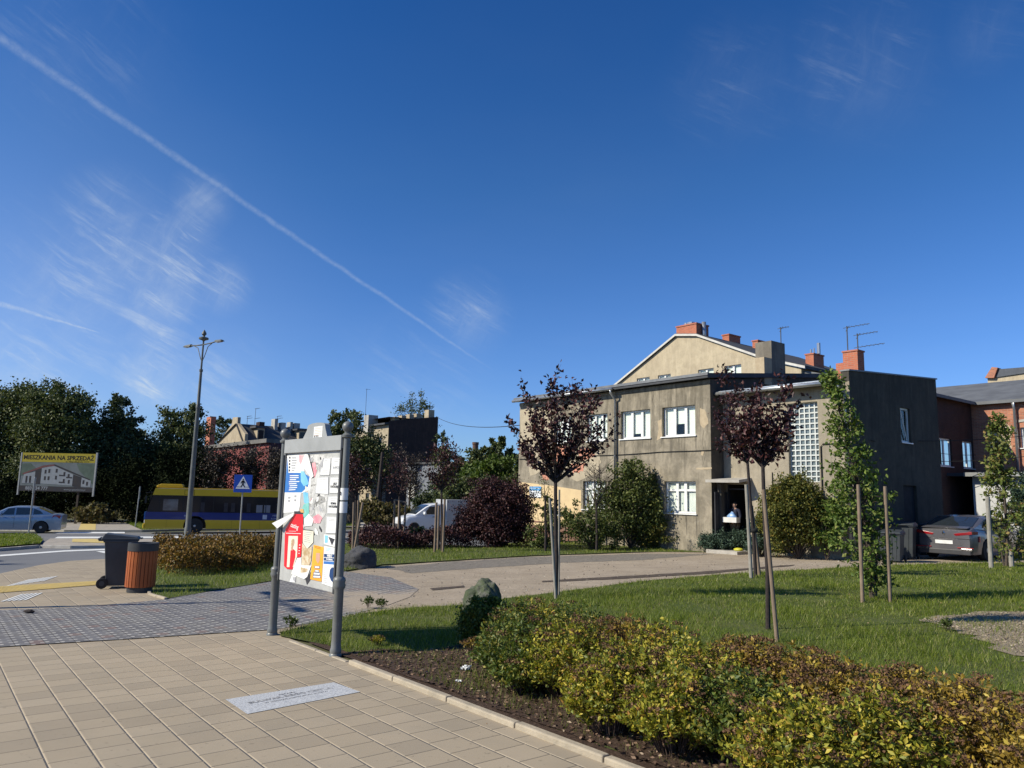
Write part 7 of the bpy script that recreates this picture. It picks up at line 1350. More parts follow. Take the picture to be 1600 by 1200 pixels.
q = P(588, 790, 52); t = thing('tall_pole', 'tall dark wooden pole rising left of the dark brick block', 'pole', (q[0], q[1], gz(q[0], q[1]))); MB().tube([(0, 0, 0), (0.25, 0, P(588, 706, 52)[2]-gz(q[0], q[1]))], [0.16, 0.10], 10).build('shaft', M_BARKD, t)
# green mass right of the van
GB_ = 'bushy green trees between the van and the grey house'
crown_tree('bushy_tree', 'lime green bushy tree left of the grey house corner', 'tree', 780, 50, [(775, 733, 40, 18), (800, 750, 26, 26), (745, 745, 28, 18), (715, 757, 22, 16)], 0.24, L_LIME, 95, 0.15, group=GB_)
crown_tree('bushy_tree', 'dark green bushy tree below the lime green one', 'tree', 745, 48, [(745, 770, 42, 24), (780, 785, 36, 26), (715, 785, 34, 28), (800, 770, 20, 30)], 0.24, L_MID, 95, 0.15, group=GB_)
crown_tree('bushy_tree', 'loose-topped green tree against the sky behind the purple bush', 'tree', 755, 60, [(750, 712, 22, 12), (780, 712, 26, 14), (735, 725, 26, 14), (806, 722, 14, 18), (772, 700, 6, 12), (783, 692, 4, 9), (700, 730, 20, 22), (765, 730, 40, 20)], 0.26, L_MID, 80, 0.15, group=GB_)
crown_tree('bushy_tree', 'mid green bush behind the white van', 'bush', 690, 52, [(690, 775, 34, 24), (670, 790, 26, 22), (720, 760, 18, 18)], 0.22, L_DARK, 55, 0.12, group=GB_)
crown_tree('bushy_tree', 'fresh green bush just right of the white van cab', 'bush', 705, 49, [(705, 786, 20, 20), (692, 800, 20, 16)], 0.20, L_BUSH, 50, 0.12, group=GB_)
# shrubs in front of the grey house
crown_tree('purple_shrub', 'big round dark purple shrub at the left corner of the grey house', 'shrub', 780, 31, [(780, 795, 50, 40), (760, 825, 42, 30), (805, 790, 26, 30), (770, 768, 34, 18), (795, 832, 36, 24), (735, 815, 22, 24)], 0.095, L_PURP, 62, 0.12, trunk=False, base_py=855, bark=M_BARKD, sig=0.26, clump=58)
crown_tree('thuja', 'golden green bushy conifer under the glass-block window', 'shrub', 1245, 25.6, [(1240, 790, 38, 40), (1225, 815, 34, 36), (1262, 815, 32, 38), (1240, 765, 20, 18), (1215, 780, 18, 22)], 0.085, L_GOLD, 80, 0.12, trunk=False, sig=0.22, clump=75)
SH = 'leafy shrubs along the front wall'
for px, by, lobes, m_, lf, lb, nm in (
    (985, 858, [(985, 765, 34, 40), (960, 800, 38, 40), (1005, 800, 34, 38), (985, 735, 20, 16), (1020, 770, 16, 22)], L_BUSH, 0.10, 'loose leafy shrub climbing between the two ground-floor windows', 'leafy_shrub'),
    (925, 860, [(925, 825, 36, 28), (900, 815, 20, 26), (950, 835, 28, 20)], L_BUSH, 0.085, 'low green shrub behind the tree stakes left of the wall window', 'leafy_shrub'),
    (1040, 858, [(1040, 830, 40, 26), (1075, 832, 34, 24), (1010, 838, 30, 18)], L_GOLD, 0.08, 'yellow green shrub below the curtained ground-floor window', 'leafy_shrub'),
    (1095, 860, [(1095, 838, 22, 18), (1080, 845, 24, 12)], L_BUSH, 0.075, 'small shrub at the corner of the grey house', 'leafy_shrub'),
    (850, 858, [(845, 835, 20, 20), (868, 820, 16, 30), (850, 790, 10, 16)], L_BUSH, 0.09, 'thin green shrub against the cream painted wall', 'leafy_shrub'),
    (1288, 862, [(1296, 820, 16, 36), (1288, 845, 22, 14), (1305, 790, 12, 16)], L_OAK, 0.10, 'bright green broad-leaved shrub beside the corner downpipe', 'leafy_shrub')):
    crown_tree(nm, lb, 'shrub', px, 25.1 if px == 1288 else 28, lobes, lf*1.25, m_, 30, 0.08, group=SH, trunk=False, base_py=None if px == 1288 else by, sig=0.27, clump=50)
JU = 'spreading blue green junipers'
crown_tree('juniper', 'spreading blue green juniper at the foot of the doorstep', 'shrub', 1135, 27, [(1130, 846, 34, 13), (1110, 848, 22, 10), (1158, 842, 20, 14)], 0.07, L_JUN, 80, 0.06, group=JU, trunk=False, base_py=864, sig=0.38, clump=120)
crown_tree('juniper', 'blue green juniper right of the doorway behind the plum trunks', 'shrub', 1185, 26.6, [(1188, 822, 12, 18), (1192, 850, 26, 12), (1222, 856, 22, 9)], 0.07, L_JUN, 80, 0.06, group=JU, trunk=False, sig=0.38, clump=120)
bare_tree('fine bare shrub spreading against the grey wall above the ground-floor window', 935, 28, 715, 32, py_base=858, trunk_r=0.03, nb_=90, leafn=160, name='bare_shrub', lsize=0.05, rise=0.35, cat='shrub')
# two long hedges
def hedge(name, label, outline_px, hgt, m_, n, leaf, cat='hedge', group=None, lump=0.12):
    pts = pxs(outline_px); xs = [p[0] for p in pts]; ys = [p[1] for p in pts]; c = (sum(xs)/len(xs), sum(ys)/len(ys)); z = gz(*c); t = thing(name, label, cat, (c[0], c[1], z), 0, group)
    P_ = np.array(pts); X = rs.uniform(min(xs), max(xs), n*4); Y_ = rs.uniform(min(ys), max(ys), n*4); ins = inpoly(X, Y_, P_); X = X[ins][:n]; Y_ = Y_[ins][:n]; n2 = len(X)
    hmap = hgt*(0.80+lump*2*np.sin(X*2.3+1.3*np.sin(Y_*1.7))+lump*np.sin(Y_*3.1+X)); u = rs.uniform(0, 1, n2)**0.45; C = np.stack([X-c[0], Y_-c[1], GA*X+GB*Y_-z+0.03+hmap*u], 1)+rs.normal(size=(n2, 3))*0.05; C[:, 2] = np.maximum(C[:, 2], GA*X+GB*Y_-z+0.02)
    leaves('foliage', C, leaf, m_, t, wid=0.6, A=np.tile([0, 0, 1.0], (n2, 1)), spread=1.6); mb = MB()
    for i in range(0, n2, max(1, n2//350)): mb.tube([(C[i, 0]*0.97, C[i, 1]*0.97, GA*X[i]+GB*Y_[i]-z), tuple(C[i])], [0.008, 0.003], 3, cap=False)
    mb.build('stems', M_TWIG, t); return t
def inpoly(X, Y_, P_):
    ins = np.zeros(len(X), bool); n = len(P_); j = n-1
    for i in range(n):
        xi, yi = P_[i]; xj, yj = P_[j]; cnd = ((yi > Y_) != (yj > Y_)) & (X < (xj-xi)*(Y_-yi)/(yj-yi+1e-12)+xi); ins ^= cnd; j = i
    return ins
hedge('rusty_hedge', 'long low hedge of rusty orange and olive leaves beside the litter bins', [(236, 888), (262, 902), (330, 900), (395, 893), (445, 880), (445, 868), (380, 866), (300, 871), (240, 878)], 0.66, L_RUST, 34000, 0.075)
hedge('purple_hedge', 'low purple barberry hedge between the notice board and the staked trees', [(545, 858), (600, 860), (700, 858), (735, 857), (735, 853), (640, 853), (545, 853)], 0.75, L_PURP, 9000, 0.11)
crown_tree('leafy_shrub', 'small green shrub standing in the purple hedge', 'shrub', 655, 33, [(655, 838, 12, 12)], 0.10, L_BUSH, 60, 0.05, trunk=False, base_py=856, sig=0.4, clump=120)
q = G(757, 1000); crown_tree('dark_shrub', 'dark clipped shrub directly below the mossy boulder', 'shrub', 758, 9, [(750, 968, 26, 26), (776, 972, 22, 28), (745, 988, 24, 16), (765, 990, 24, 16)], 0.048, L_SPIG, 80, 0.05, trunk=False, base_py=1004, sig=0.30, clump=110)
crown_tree('dry_bush', 'tall dry grass clump on the verge below the billboard', 'grass clump', 145, 56, [(135, 805, 20, 10), (152, 800, 12, 12), (165, 808, 14, 6)], 0.3, L_DRYG, 50, 0.05, trunk=False, sig=0.35, clump=100)
crown_tree('dry_bush', 'tan dry grass thicket behind the staked young trees', 'grass clump', 610, 50, [(600, 805, 26, 14), (630, 808, 18, 12), (580, 800, 16, 16)], 0.26, L_DRYG, 50, 0.05, trunk=False, sig=0.35, clump=110)

# ---- plum trees: trunk, fan of rising branches, leaves strung along them
def plum(label, base_px, base_py, fork_px, fork_py, tips_px, leaf, nleaf, group, m_=L_PLUM, r0=0.045, name='purple_plum_tree', depth_spread=0.8, clus=0.075, bark=M_BARKD, drop=0.0):
    q = G(base_px, base_py); base = np.array([q[0], q[1], gz(q[0], q[1])]); Y = q[1]; t = thing(name, label, 'tree', tuple(base), 0, group); fk = P(fork_px, fork_py, Y)-base; mb = MB()
    mb.tube([(0, 0, -0.05), fk*0.35+np.array([0.02, 0, 0]), fk*0.7, fk], [r0*1.15, r0, r0*0.9, r0*0.85], 10); C = []; A = []
    allb = []
    for (tx, ty) in tips_px:
        tp = P(tx, ty, Y)-base; L = np.linalg.norm(tp-fk); tp[1] += rnd.uniform(-depth_spread, depth_spread)*0.5*L; side = tp-fk; mid = fk+side*0.45; mid[:2] += side[:2]*0.12; c1 = fk+side*0.22; c1[:2] += side[:2]*0.06
        mb.tube([fk-np.array([0, 0, 0.03]), c1, mid, fk+side*0.75, tp], [r0*0.55, r0*0.42, r0*0.3, r0*0.18, r0*0.06], 6, cap=False); path = [fk, c1, mid, fk+side*0.75, tp]; allb.append((path, L))
        for _ in range(5):
            s = rnd.uniform(0.35, 0.95); k = min(3, int(s*4)); p = path[k]+(path[k+1]-path[k])*(s*4-k); d = side/L+np.array([rnd.uniform(-.9, .9), rnd.uniform(-.9, .9), rnd.uniform(-0.1, .7)]); e = p+d/np.linalg.norm(d)*L*rnd.uniform(0.12, 0.28); mb.tube([p, e], [r0*0.12, r0*0.04], 4, cap=False); allb.append(([p, p+(e-p)*0.5, e], L*0.35))
    tot = sum(b[1] for b in allb)
    for path, L in allb:
        n = int(nleaf*L/tot); s = rs.uniform(0.16 if len(path) == 5 else 0.0, 1.04, n)*(len(path)-1)
        for v in s:
            k = min(len(path)-2, int(v)); p = path[k]+(path[k+1]-path[k])*(v-k); C.append(p+rs.normal(size=3)*clus); A.append((path[k+1]-path[k]))
    mb.build('trunk', bark, t); A = unit(np.array(A)); leaves('crown', np.array(C), leaf, m_, t, wid=0.62, A=A, spread=1.5, droop=0.35+drop); return t
PG = 'young purple-leaved plum trees'
plum('nearest full purple-leaved plum tree standing before the left part of the grey house', 868, 935, 868, 752, [(797, 663), (803, 678), (820, 612), (838, 622), (856, 600), (866, 612), (884, 622), (905, 610), (925, 612), (928, 625), (950, 655), (953, 680), (910, 650), (845, 650), (825, 640), (880, 650), (900, 670), (835, 690), (925, 700), (815, 700), (860, 640), (890, 690), (850, 680), (918, 640)], 0.092, 2900, PG, r0=0.04, clus=0.05)
plum('purple-leaved plum tree with thin leaning trunk in front of the doorway', 1181, 903, 1168, 722, [(1115, 600), (1122, 640), (1130, 668), (1150, 615), (1165, 610), (1150, 650), (1125, 690), (1175, 640), (1140, 690), (1120, 660), (1160, 680), (1185, 665), (1135, 625), (1170, 660), (1145, 700)], 0.100, 1650, PG, r0=0.04, clus=0.06)
plum('purple-leaved plum tree with brown stake standing closest to the yellow shrubs', 1200, 986, 1192, 728, [(1228, 596), (1248, 625), (1240, 640), (1190, 610), (1170, 625), (1180, 650), (1215, 640), (1225, 660), (1160, 660), (1150, 680), (1205, 668), (1200, 640), (1140, 645), (1232, 680), (1220, 700), (1165, 640), (1178, 605), (1210, 610)], 0.078, 1850, PG, r0=0.03, clus=0.045)
def stake(name, label, a, b, r_, m_, group=None, depth=None):
    q = G(*a); tp = P(b[0], b[1], depth or q[1]); base = (q[0], q[1], gz(q[0], q[1])-0.05); f = MB(); f.tube([base, tuple(tp)], [r_, r_*0.95], 10); o = f.build(name, m_, None, bevel=0.003, bseg=1); me = o.data
    for v in me.vertices: v.co -= Vector(base)
    o.location = base; return tag(o, label, 'tree stake', group)
SG = 'round wooden stakes supporting the young trees'
stake('tree_stake', 'pale grey stake touching the trunk of the nearest purple plum tree', (869, 938), (859, 778), 0.028, M_STAKEG, SG)
stake('tree_stake', 'thin dark stake tied behind the nearest purple plum trunk', (873, 932), (874, 765), 0.02, M_STAKEG, SG)
stake('tree_stake', 'pale stake in front of the thin plum tree by the doorway', (1174, 905), (1166, 757), 0.045, M_STAKEG, SG)
stake('tree_stake', 'brown stake behind the thin plum tree by the doorway', (1187, 901), (1174, 790), 0.045, M_STAKE, SG)
stake('tree_stake', 'long brown leaning stake in front of the plum tree nearest the yellow shrubs', (1215, 1006), (1193, 765), 0.028, M_STAKE, SG)
stake('tree_stake', 'left brown stake beside the tall green column tree', (1348, 944), (1341, 757), 0.035, M_STAKE, SG)
stake('tree_stake', 'right brown stake beside the tall green column tree', (1391, 943), (1383, 760), 0.035, M_STAKE, SG)
stake('tree_stake', 'white-painted stake left of the green tree at the right edge', (1549, 889), (1543, 776), 0.065, M_STAKEG, SG)
stake('tree_stake', 'short pale stake at the foot of the green tree at the right edge', (1581, 887), (1579, 858), 0.07, M_STAKEG, SG)
t = thing('tree_tie', 'black rubber tie holding the nearest purple plum to its stakes', 'tree tie', tuple(G(869, 926)+np.array([0, 0, 0.15]))); MB().lathe([(0.052, -0.03), (0.062, 0), (0.052, 0.03)], 14, (0.01, 0.02, 0)).build('band', M_TIE, t, smooth=True)
t = thing('tree_tie', 'black tie round the plum trunk and stake by the doorway', 'tree tie', tuple(P(1176, 829, G(1174, 905)[1]))); MB().lathe([(0.08, -0.05), (0.10, 0), (0.08, 0.05)], 14, (0.03, 0, 0)).build('band', M_TIE, t, smooth=True)
# ---- column oaks: leaves in tufts on short side shoots
def column(label, base, top, hw, leaf, nclump, per, m_, kinks, group, r0=0.05):
    q = G(*base); b = np.array([q[0], q[1], gz(q[0], q[1])]); Y = q[1]; t = thing('column_oak', label, 'tree', tuple(b), 0, group); path = [P(px, py, Y)-b for px, py in kinks]; path = [np.array([0, 0, -0.05])]+path
    mb = MB(); mb.tube(path, [r0*(1-0.85*i/(len(path)-1)) for i in range(len(path))], 9); C = []; k = Y/F; n = len(path)-1
    for sx_ in (-0.10, 0.09): mb.tube([(sx_*0.4, 0.02, -0.05), (sx_, 0.05, 0.7), (sx_*1.3, 0.08, 1.5)], [r0*0.6, r0*0.45, r0*0.2], 7)
    for i in range(nclump):
        s = rs.uniform(0.04, 1.0); zz = s*path[-1][2]; j = 0
        while j < n-1 and path[j+1][2] < zz: j += 1
        f_ = (zz-path[j][2])/(path[j+1][2]-path[j][2]+1e-6); p = path[j]+(path[j+1]-path[j])*f_; w_ = np.interp(s, [h[0] for h in hw], [h[1] for h in hw])*k; off = np.interp(s, [h[0] for h in hw], [h[2] for h in hw])*k; a = rnd.uniform(0, 2*math.pi); rr = w_*rs.uniform(0.15, 1.0)**0.6; c = p+np.array([math.cos(a)*rr+off, math.sin(a)*rr*0.9, rs.uniform(0, 0.2)*w_])
        mb.tube([p-np.array([0, 0, rr*0.7]), p+(c-p)*0.5, c], [0.010, 0.007, 0.003], 4, cap=False); C.append(c+rs.normal(size=(per, 3))*0.075*np.array([1, 1, 0.7]))
    mb.build('trunk', M_BARK, t); C = np.concatenate(C); C[:, 2] = np.maximum(C[:, 2], 0.05); leaves('crown', C, leaf, m_, t, wid=0.62, spread=1.0); return t
CG = 'young columnar oaks'
column('tall narrow green column tree between two brown stakes on the lawn', (1366, 937), None, [(0, 12, 0), (0.08, 26, 2), (0.2, 42, -6), (0.4, 44, -4), (0.5, 40, 0), (0.62, 30, -2), (0.76, 23, -2), (0.88, 15, 0), (1.0, 5, 0)], 0.095, 235, 16, L_OAK, [(1358, 860), (1347, 790), (1334, 720), (1315, 650), (1301, 605), (1297, 580)], CG)
column('narrow green column tree with yellowing top at the right edge of the lawn', (1572, 886), None, [(0, 10, 0), (0.12, 28, 6), (0.3, 34, 6), (0.5, 28, -6), (0.7, 16, -6), (0.88, 15, 2), (1.0, 5, 0)], 0.12, 170, 16, L_OAK2, [(1574, 840), (1570, 780), (1566, 720), (1560, 680), (1557, 650)], CG)
crown_tree('leafy_shrub', 'grey green shrub at the far right behind the edge column tree', 'shrub', 1600, 26, [(1600, 800, 14, 44), (1592, 780, 10, 16)], 0.12, L_JUN, 45, 0.06, trunk=False, base_py=874, sig=0.4, clump=60)
# ---- young staked trees farther back
def sapling(label, base, fork, tips, leaf, n, m_, stakes, group='small staked trees on the far lawn', cross=None, lab_st=''):
    plum(label, base[0], base[1], fork[0], fork[1], tips, leaf, n, group, m_=m_, r0=0.045, name='young_tree', clus=0.10)
    for i, (a, b) in enumerate(stakes): stake('tree_stake', lab_st+(', left of the group', ', middle of the group', ', right of the group', ', rearmost of the group')[i], a, b, 0.045, M_STAKE, 'thin stakes round the small far trees')
sapling('small dark-leaved tree inside a triple stake right of the notice board', (690, 862), (690, 765), [(672, 715), (682, 700), (695, 690), (710, 705), (716, 722), (668, 740), (700, 730), (712, 745), (680, 750)], 0.10, 1500, L_PLUM, [((679, 864), (682, 785)), ((684, 860), (686, 790)), ((692, 864), (695, 780))], lab_st='stake round the small tree in front of the white van')
sapling('thin bare young tree inside a stake frame behind the purple hedge', (625, 855), (624, 775), [(612, 725), (620, 710), (632, 715), (640, 735), (605, 745)], 0.10, 500, L_PLUM, [((614, 856), (617, 780)), ((622, 858), (624, 782)), ((630, 856), (634, 784))], lab_st='stake of the square frame behind the purple hedge')
f = MB(); a, b = P(617, 781, G(614, 856)[1]), P(634, 785, G(630, 856)[1]); f.tube([a, b], 0.04, 6); tag(f.build('stake_crossbar', M_STAKE), 'wooden crossbar joining the stakes behind the purple hedge', 'crossbar')
sapling('dark purple young tree just right of the notice board post', (556, 857), (556, 775), [(540, 740), (548, 720), (560, 715), (572, 735), (578, 750), (556, 735)], 0.10, 1100, L_PLUM, [((551, 862), (553, 785)), ((558, 862), (560, 782)), ((552, 868), (567, 785))], lab_st='stake beside the notice board post')
sapling('slim leafless young tree with three leaning stakes before the grey house', (932, 862), (932, 790), [(915, 740), (925, 725), (940, 728), (950, 745)], 0.07, 120, L_BARE, [((925, 853), (919, 775)), ((932, 855), (929, 770)), ((937, 855), (930, 785))], lab_st='pale stake in front of the low ground-floor window')
sapling('slim leafless young tree left of the nearest plum trunk', (852, 862), (852, 780), [(842, 760), (850, 745), (860, 755)], 0.07, 120, L_BUSH, [((853, 848), (852, 797)), ((882, 849), (884, 790)), ((886, 848), (886, 785))], lab_st='thin stake against the cream painted wall')
t = bare_tree('thin pale stem of a young tree leaning before the long shrub', 1000, 28, 745, 14, py_base=852, trunk_r=0.028, nb_=10, leafn=60, name='young_tree', lm=L_BUSH, lsize=0.08, rise=0.8)

# ---- spirea shrubs in the bed
def spirea(label, s, n, rad, hgt, m_, ntw, group, heads=0.35, seed=0, name='spirea_shrub', lsz=0.041, per=20):
    x, y = SN(s, n); t = thing(name, label, 'shrub', (x, y, gz(x, y)+0.03), 0, group); q = np.random.RandomState(seed); mb = MB(); C = []; A = []; Hd = []
    for i in range(ntw):
        a = q.uniform(0, 2*math.pi); rr = rad*q.uniform(0, 1)**0.6; th = q.uniform(0.72, 1.1); tip = np.array([math.cos(a)*rr, math.sin(a)*rr, hgt*th*math.sqrt(max(0.12, 1-(rr/rad/1.12)**2))]); b = np.array([math.cos(a)*rr*0.35, math.sin(a)*rr*0.35, 0.0]); mid = b+(tip-b)*0.55-np.array([0, 0, -0.03])
        if i % 3 == 0: mb.tube([b, mid, tip], [0.004, 0.003, 0.0015], 3, cap=False)
        v = q.uniform(0.25 if i % 2 else 0.5, 1.02, per); P_ = np.where(v[:, None] < 0.55, b+(mid-b)*(v/0.55)[:, None], mid+(tip-mid)*((v-0.55)/0.45)[:, None]); d = unit(q.normal(size=(per, 3))*np.array([1, 1, 0.5])+np.array([0, 0, 0.5])); C.append(P_+d*0.012); A.append(d)
        if q.uniform() < heads and rr < rad*0.95: Hd.append(tip+np.array([0, 0, 0.01])+q.normal(size=(46, 3))*np.array([0.026, 0.026, 0.009]))
    leaves('foliage', np.concatenate(C), lsz, m_, t, wid=0.5, A=np.concatenate(A), spread=0.55, fold=0.10)
    if Hd: tag(leaves('seed_heads', np.concatenate(Hd), 0.016, M_SEED, t, wid=1.0), kind='stuff')
    mb.build('stems', M_TWIG, t); return t
SP = 'yellow and bronze spirea shrubs in the bark bed'
pl_ = [(-6.45, 5.12, 0.40, 0.58, 1, 'green leaved spirea at the far left end of the bed beside the boulder'), (-6.75, 5.60, 0.46, 0.55, 0, 'spirea at the far end of the bed nearest the plum trunk'), (-6.05, 4.85, 0.46, 0.50, 1, 'low green spirea at the left front of the bed'), (-6.0, 5.55, 0.50, 0.58, 1, 'bushy spirea second from the far end on the lawn side'),
       (-5.35, 5.6, 0.48, 0.54, 2, 'bronze tipped spirea on the lawn side behind the gap of bare bark'), (-5.3, 4.95, 0.48, 0.58, 0, 'yellow leaved spirea at the middle left of the bed'), (-4.70, 5.35, 0.50, 0.58, 0, 'bright spirea in front of the long brown leaning stake'), (-4.55, 4.75, 0.46, 0.52, 0, 'yellow spirea bulging towards the kerb in the middle of the bed'),
       (-4.1, 5.75, 0.46, 0.52, 2, 'bronze spirea on the lawn side right of the brown leaning stake'), (-3.95, 5.05, 0.50, 0.56, 0, 'golden spirea in the middle of the front row'), (-3.5, 5.65, 0.46, 0.52, 2, 'bronze spirea with many brown seed heads on the lawn side'), (-3.35, 4.80, 0.46, 0.48, 1, 'green spirea close to the kerb at the bottom of the picture'),
       (-3.0, 5.35, 0.48, 0.54, 2, 'bronze spirea right of centre in the second row'), (-2.85, 5.95, 0.44, 0.44, 2, 'low bronze spirea at the lawn edge near the chip patch'), (-2.5, 4.95, 0.46, 0.52, 0, 'yellow spirea at the bottom right of the bed'), (-2.3, 5.6, 0.46, 0.50, 2, 'rust coloured spirea at the right end on the lawn side'),
       (-1.75, 5.2, 0.48, 0.52, 2, 'bronze spirea in the bottom right corner of the picture'), (-1.6, 5.95, 0.46, 0.48, 2, 'rusty spirea at the right edge of the picture'), (-1.0, 5.5, 0.48, 0.50, 2, 'rusty spirea just beyond the right edge of the picture'), (-5.75, 4.62, 0.30, 0.36, 1, 'small green spirea leaning out over the bark near the far left of the bed'), (-4.35, 4.50, 0.36, 0.46, 0, 'yellow spirea nearest the kerb in the middle of the bed'), (-3.75, 4.52, 0.36, 0.46, 0, 'yellow green spirea overhanging the bare bark strip'), (-2.75, 4.50, 0.40, 0.48, 0, 'bright yellow spirea at the bottom edge of the picture'), (-2.6, 6.35, 0.36, 0.34, 2, 'smallest rusty spirea growing out over the lawn edge')]
for i, (s, n, rad, hg, k, lb) in enumerate(pl_): spirea(lb, s, n-(0.15 if n < 5.1 and s > -5.5 else 0.05), rad*rnd.uniform(1.05, 1.18), hg*1.15, (L_SPIR, L_SPIG, L_SPIB)[k], 235, SP, (0.14, 0.05, 0.32)[k], 100+i, per=27)
for i, (px, py, rad, hg, k, lb) in enumerate(((735, 1022, 0.13, 0.14, 2, 'tiny rusty seedling spirea below the dark clipped shrub'), (770, 1045, 0.14, 0.16, 2, 'tiny bronze spirea in bare bark left of the shrub mass'), (800, 1050, 0.15, 0.20, 0, 'small yellow spirea between the bark and the shrub mass'), (880, 1075, 0.14, 0.16, 2, 'small bronze spirea in the bark in front of the shrubs'), (905, 1105, 0.16, 0.18, 2, 'small bronze spirea nearest the kerb'), (590, 1012, 0.10, 0.10, 0, 'small pale weed tuft at the edge of the bark beside the post'))):
    x, y = G(px, py)[:2]; s = x*E1[0]+y*E1[1]; n = x*E2[0]+y*E2[1]; spirea(lb, s, n, rad, hg, (L_SPIR, L_SPIG, L_SPIB)[k], 34, 'small spireas scattered on the bare bark', 0.1, 300+i, lsz=0.022, per=16)

# ---- grass
def blades(name, poly, n, hgt, wid_, m_, dens=None, up=0.026, holes=(), clumpy=0.6):
    P_ = np.array(poly); x0, y0 = P_.min(0); x1, y1 = P_.max(0); X = rs.uniform(x0, x1, n); Y_ = rs.uniform(y0, y1, n); ins = inpoly(X, Y_, P_)
    for h in holes: ins &= ~(inpoly(X, Y_, np.array(h)) & (rs.uniform(size=n) > 0.30))
    # only what lies in front of the camera, thinned out with distance and width grown to match
    d = np.hypot(X, Y_); ins &= (Y_ > 3.0) & (np.abs(X) < 0.80*Y_+1.5); keep = rs.uniform(size=n) < np.clip((9.0/np.maximum(d, 0.1))**1.6, 0.02, 1.0); ins &= keep
    X, Y_, d = X[ins], Y_[ins], d[ins]; k = len(X); lump = 0.70+0.28*np.sin(X*1.9+2*np.sin(Y_*1.3))*np.sin(Y_*2.3+X)+0.30*np.sin(X*0.7+1.1*Y_)*np.sin(0.9*Y_-1.7*X+1)+rs.uniform(-0.25, 0.35, k)
    a = rs.uniform(0, 2*math.pi, k); h = hgt*np.clip(lump, 0.3, 1.4)*rs.uniform(0.5, 1.25, k); ww = wid_*np.clip(d/9.0, 0.8, 5)*rs.uniform(0.6, 1.3, k); lean = h*rs.uniform(0.1, 0.9, k); b = rs.uniform(0, 2*math.pi, k); z = GA*X+GB*Y_+up-0.01
    dx, dy = np.cos(a)*ww/2, np.sin(a)*ww/2; V = np.stack([np.stack([X-dx, Y_-dy, z], 1), np.stack([X+dx, Y_+dy, z], 1), np.stack([X+np.cos(b)*lean, Y_+np.sin(b)*lean, z+h], 1)], 1).reshape(-1, 3)
    o = bulk(name, V, np.arange(k*3).reshape(-1, 3), m_); return tag(o, kind='stuff'), k
mul_np = mulch
o, k1 = blades('grass', lawn_near, 2600000, 0.085, 0.0065, L_GRASS, holes=(mulch, chips)); tag(o, 'green lawn grass right of the kerb and in front of the drive', 'grass')
o, k2 = blades('grass', lawn_far, 1500000, 0.10, 0.0065, L_GRASS); tag(o, 'green grass strip between the drive and the far hedges', 'grass')
o, k3 = blades('grass', island_g, 900000, 0.10, 0.007, L_GRASS, up=0.11); tag(o, 'grass on the traffic island at the left edge', 'grass')
o, k4 = blades('grass', pxs([(192, 817), (250, 816), (360, 815), (560, 812), (560, 824), (420, 827), (300, 829), (222, 831)]), 1500000, 0.13, 0.008, L_GRASS, up=0.12); tag(o, 'verge grass behind the bus', 'grass')
print('blades', k1, k2, k3, k4)
# tall dry verge along the far pavement
o, k5 = blades('dry_grass', pxs([(-100, 808), (60, 811), (210, 812), (360, 812), (640, 812), (640, 800), (-100, 796)]), 2500000, 0.9, 0.010, L_DRYG, up=0.0); tag(o, 'tall dry grass along the foot of the far trees', 'dry grass')
# fallen bark chips and leaf litter
def scatter(name, poly, n, size, m_, up, label, cat='litter', wid_=0.5):
    P_ = np.array(poly); X = rs.uniform(P_[:, 0].min(), P_[:, 0].max(), n); Y_ = rs.uniform(P_[:, 1].min(), P_[:, 1].max(), n); i = inpoly(X, Y_, P_) & (Y_ > 2.5); X, Y_ = X[i], Y_[i]; k = len(X)
    o = leaves(name, np.stack([X, Y_, GA*X+GB*Y_+up], 1), size, m_, None, wid=wid_, A=np.stack([np.cos(X*99), np.sin(X*99), np.full(k, 0.05)], 1), spread=0.25, fold=0.05); return tag(o, label, cat, kind='stuff')
L_CHIP = leafmat('bark_chip', [(0, (0.05, 0.028, 0.018)), (0.55, (0.14, 0.08, 0.052)), (0.9, (0.25, 0.16, 0.11)), (1, (0.42, 0.32, 0.23))], 0.0, 0.9); L_WCH = leafmat('wood_chip', [(0, (0.16, 0.12, 0.08)), (0.6, (0.34, 0.27, 0.20)), (1, (0.50, 0.43, 0.33))], 0.0, 0.9); L_FALL = leafmat('fallen_leaf', [(0, (0.30, 0.20, 0.05)), (0.5, (0.22, 0.12, 0.05)), (1, (0.42, 0.34, 0.18))], 0.1)
scatter('bark_chips', mulch, 42000, 0.040, L_CHIP, 0.036, 'loose brown bark chips covering the planting bed'); scatter('wood_chips', chips, 12000, 0.030, L_WCH, 0.044, 'pale wood chips on the bare patch of the lawn')
scatter('fallen_leaves', [SN(-8, 3.93), SN(2, 3.93), SN(2, 3.70), SN(-8, 3.72)], 260, 0.022, L_FALL, 0.013, 'dry leaf scraps gathered along the kerb'); scatter('fallen_leaves', lawn_near, 1500, 0.035, L_FALL, 0.07, 'yellow fallen leaves dotted over the near lawn'); scatter('fallen_leaves', lawn_far, 900, 0.045, L_FALL, 0.08, 'yellow fallen leaves dotted over the far lawn')
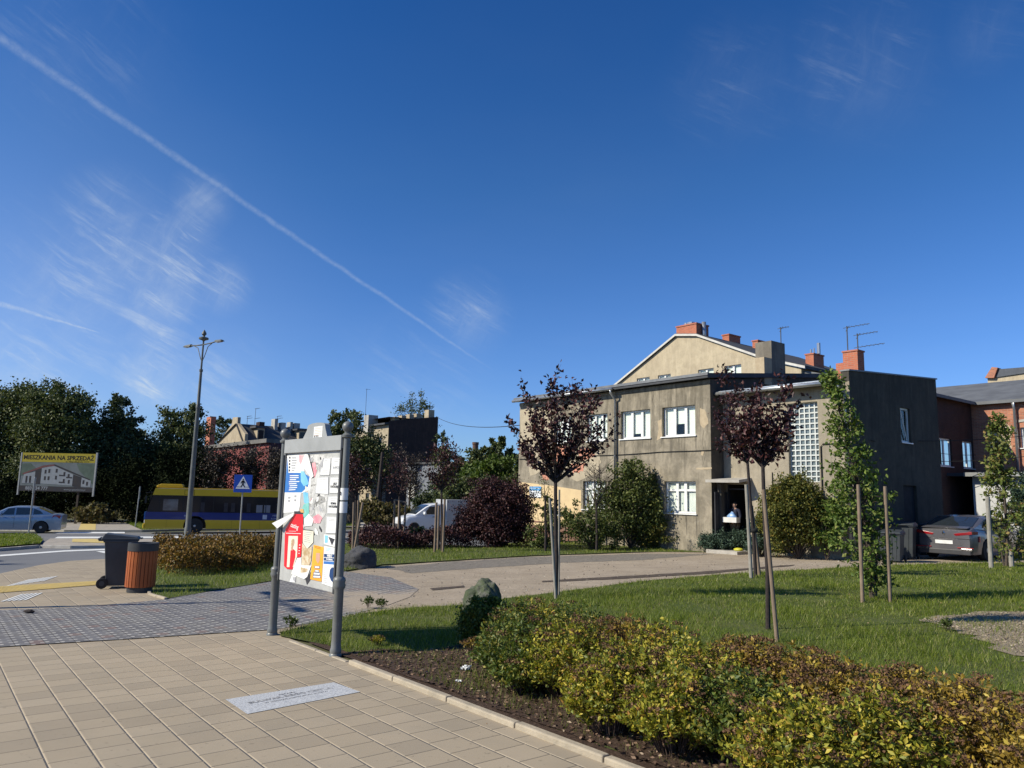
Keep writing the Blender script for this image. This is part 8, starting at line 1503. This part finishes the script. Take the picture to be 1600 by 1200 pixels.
L_PEB = leafmat('pebble', [(0, (0.12, 0.10, 0.08)), (0.6, (0.30, 0.26, 0.21)), (1, (0.50, 0.46, 0.40))], 0.0, 0.9)
scatter('pebbles', SHEETS['sandy_drive'], 34000, 0.036, L_PEB, 0.016, 'loose stones and pebbles on the sandy drive', 'gravel', 0.9)
# weeds along the lawn edge by the posts
for px, py, lb in ((452, 985, 'weedy tuft at the foot of the left notice board post'), (595, 955, 'tall weed on the lawn edge beyond the right post'), (575, 952, 'smaller weed on the lawn edge next to the taller one'), (1480, 990, 'dandelion rosette at the edge of the chip patch')):
    q = G(px, py); s = q[0]*E1[0]+q[1]*E1[1]; n = q[0]*E2[0]+q[1]*E2[1]; spirea(lb, s, n, 0.10, 0.17, L_WEED, 16, None, 0.0, int(px), name='weed', lsz=0.05, per=8)
# crumpled papers on the bark
for px, py, sz_, lb in ((743, 1015, 0.09, 'crumpled white paper scrap below the dark clipped shrub'), (727, 1053, 0.07, 'flat white litter lying on the bark near the kerb'), (898, 1100, 0.02, 'tiny white scrap in front of the yellow shrubs'), (716, 1073, 0.04, 'small pale paper scrap by the kerb')):
    q = G(px, py); f = MB(); qq = random.Random(px); n = 9; vs = [(sz_*(i/8-0.5)*1.6+qq.uniform(-.2, .2)*sz_, sz_*(j/8-0.5)+qq.uniform(-.2, .2)*sz_, 0.01+qq.uniform(0, 0.5)*sz_) for i in range(n) for j in range(n)]
    f.add(vs, [(i*n+j, i*n+j+1, (i+1)*n+j+1, (i+1)*n+j) for i in range(n-1) for j in range(n-1)]); o = f.build('paper_scrap', PAP); o.location = (q[0], q[1], gz(q[0], q[1])+0.035); o.rotation_euler = (0, 0, px); tag(o, lb, 'litter')
q = G(45, 960); f = MB(); f.lathe([(0.01, 0), (0.06, 0.01), (0.07, 0.03), (0.03, 0.05)], 9); f.v = [(p[0]*1.3+rnd.uniform(-.015, .015), p[1]*0.6, p[2]+rnd.uniform(-.008, .008)) for p in f.v]; o = f.build('fallen_leaf_clump', M_BARKD); o.location = (q[0], q[1], gz(q[0], q[1])+0.02); tag(o, 'small dark brown lump lying on the grey block paving', 'litter')
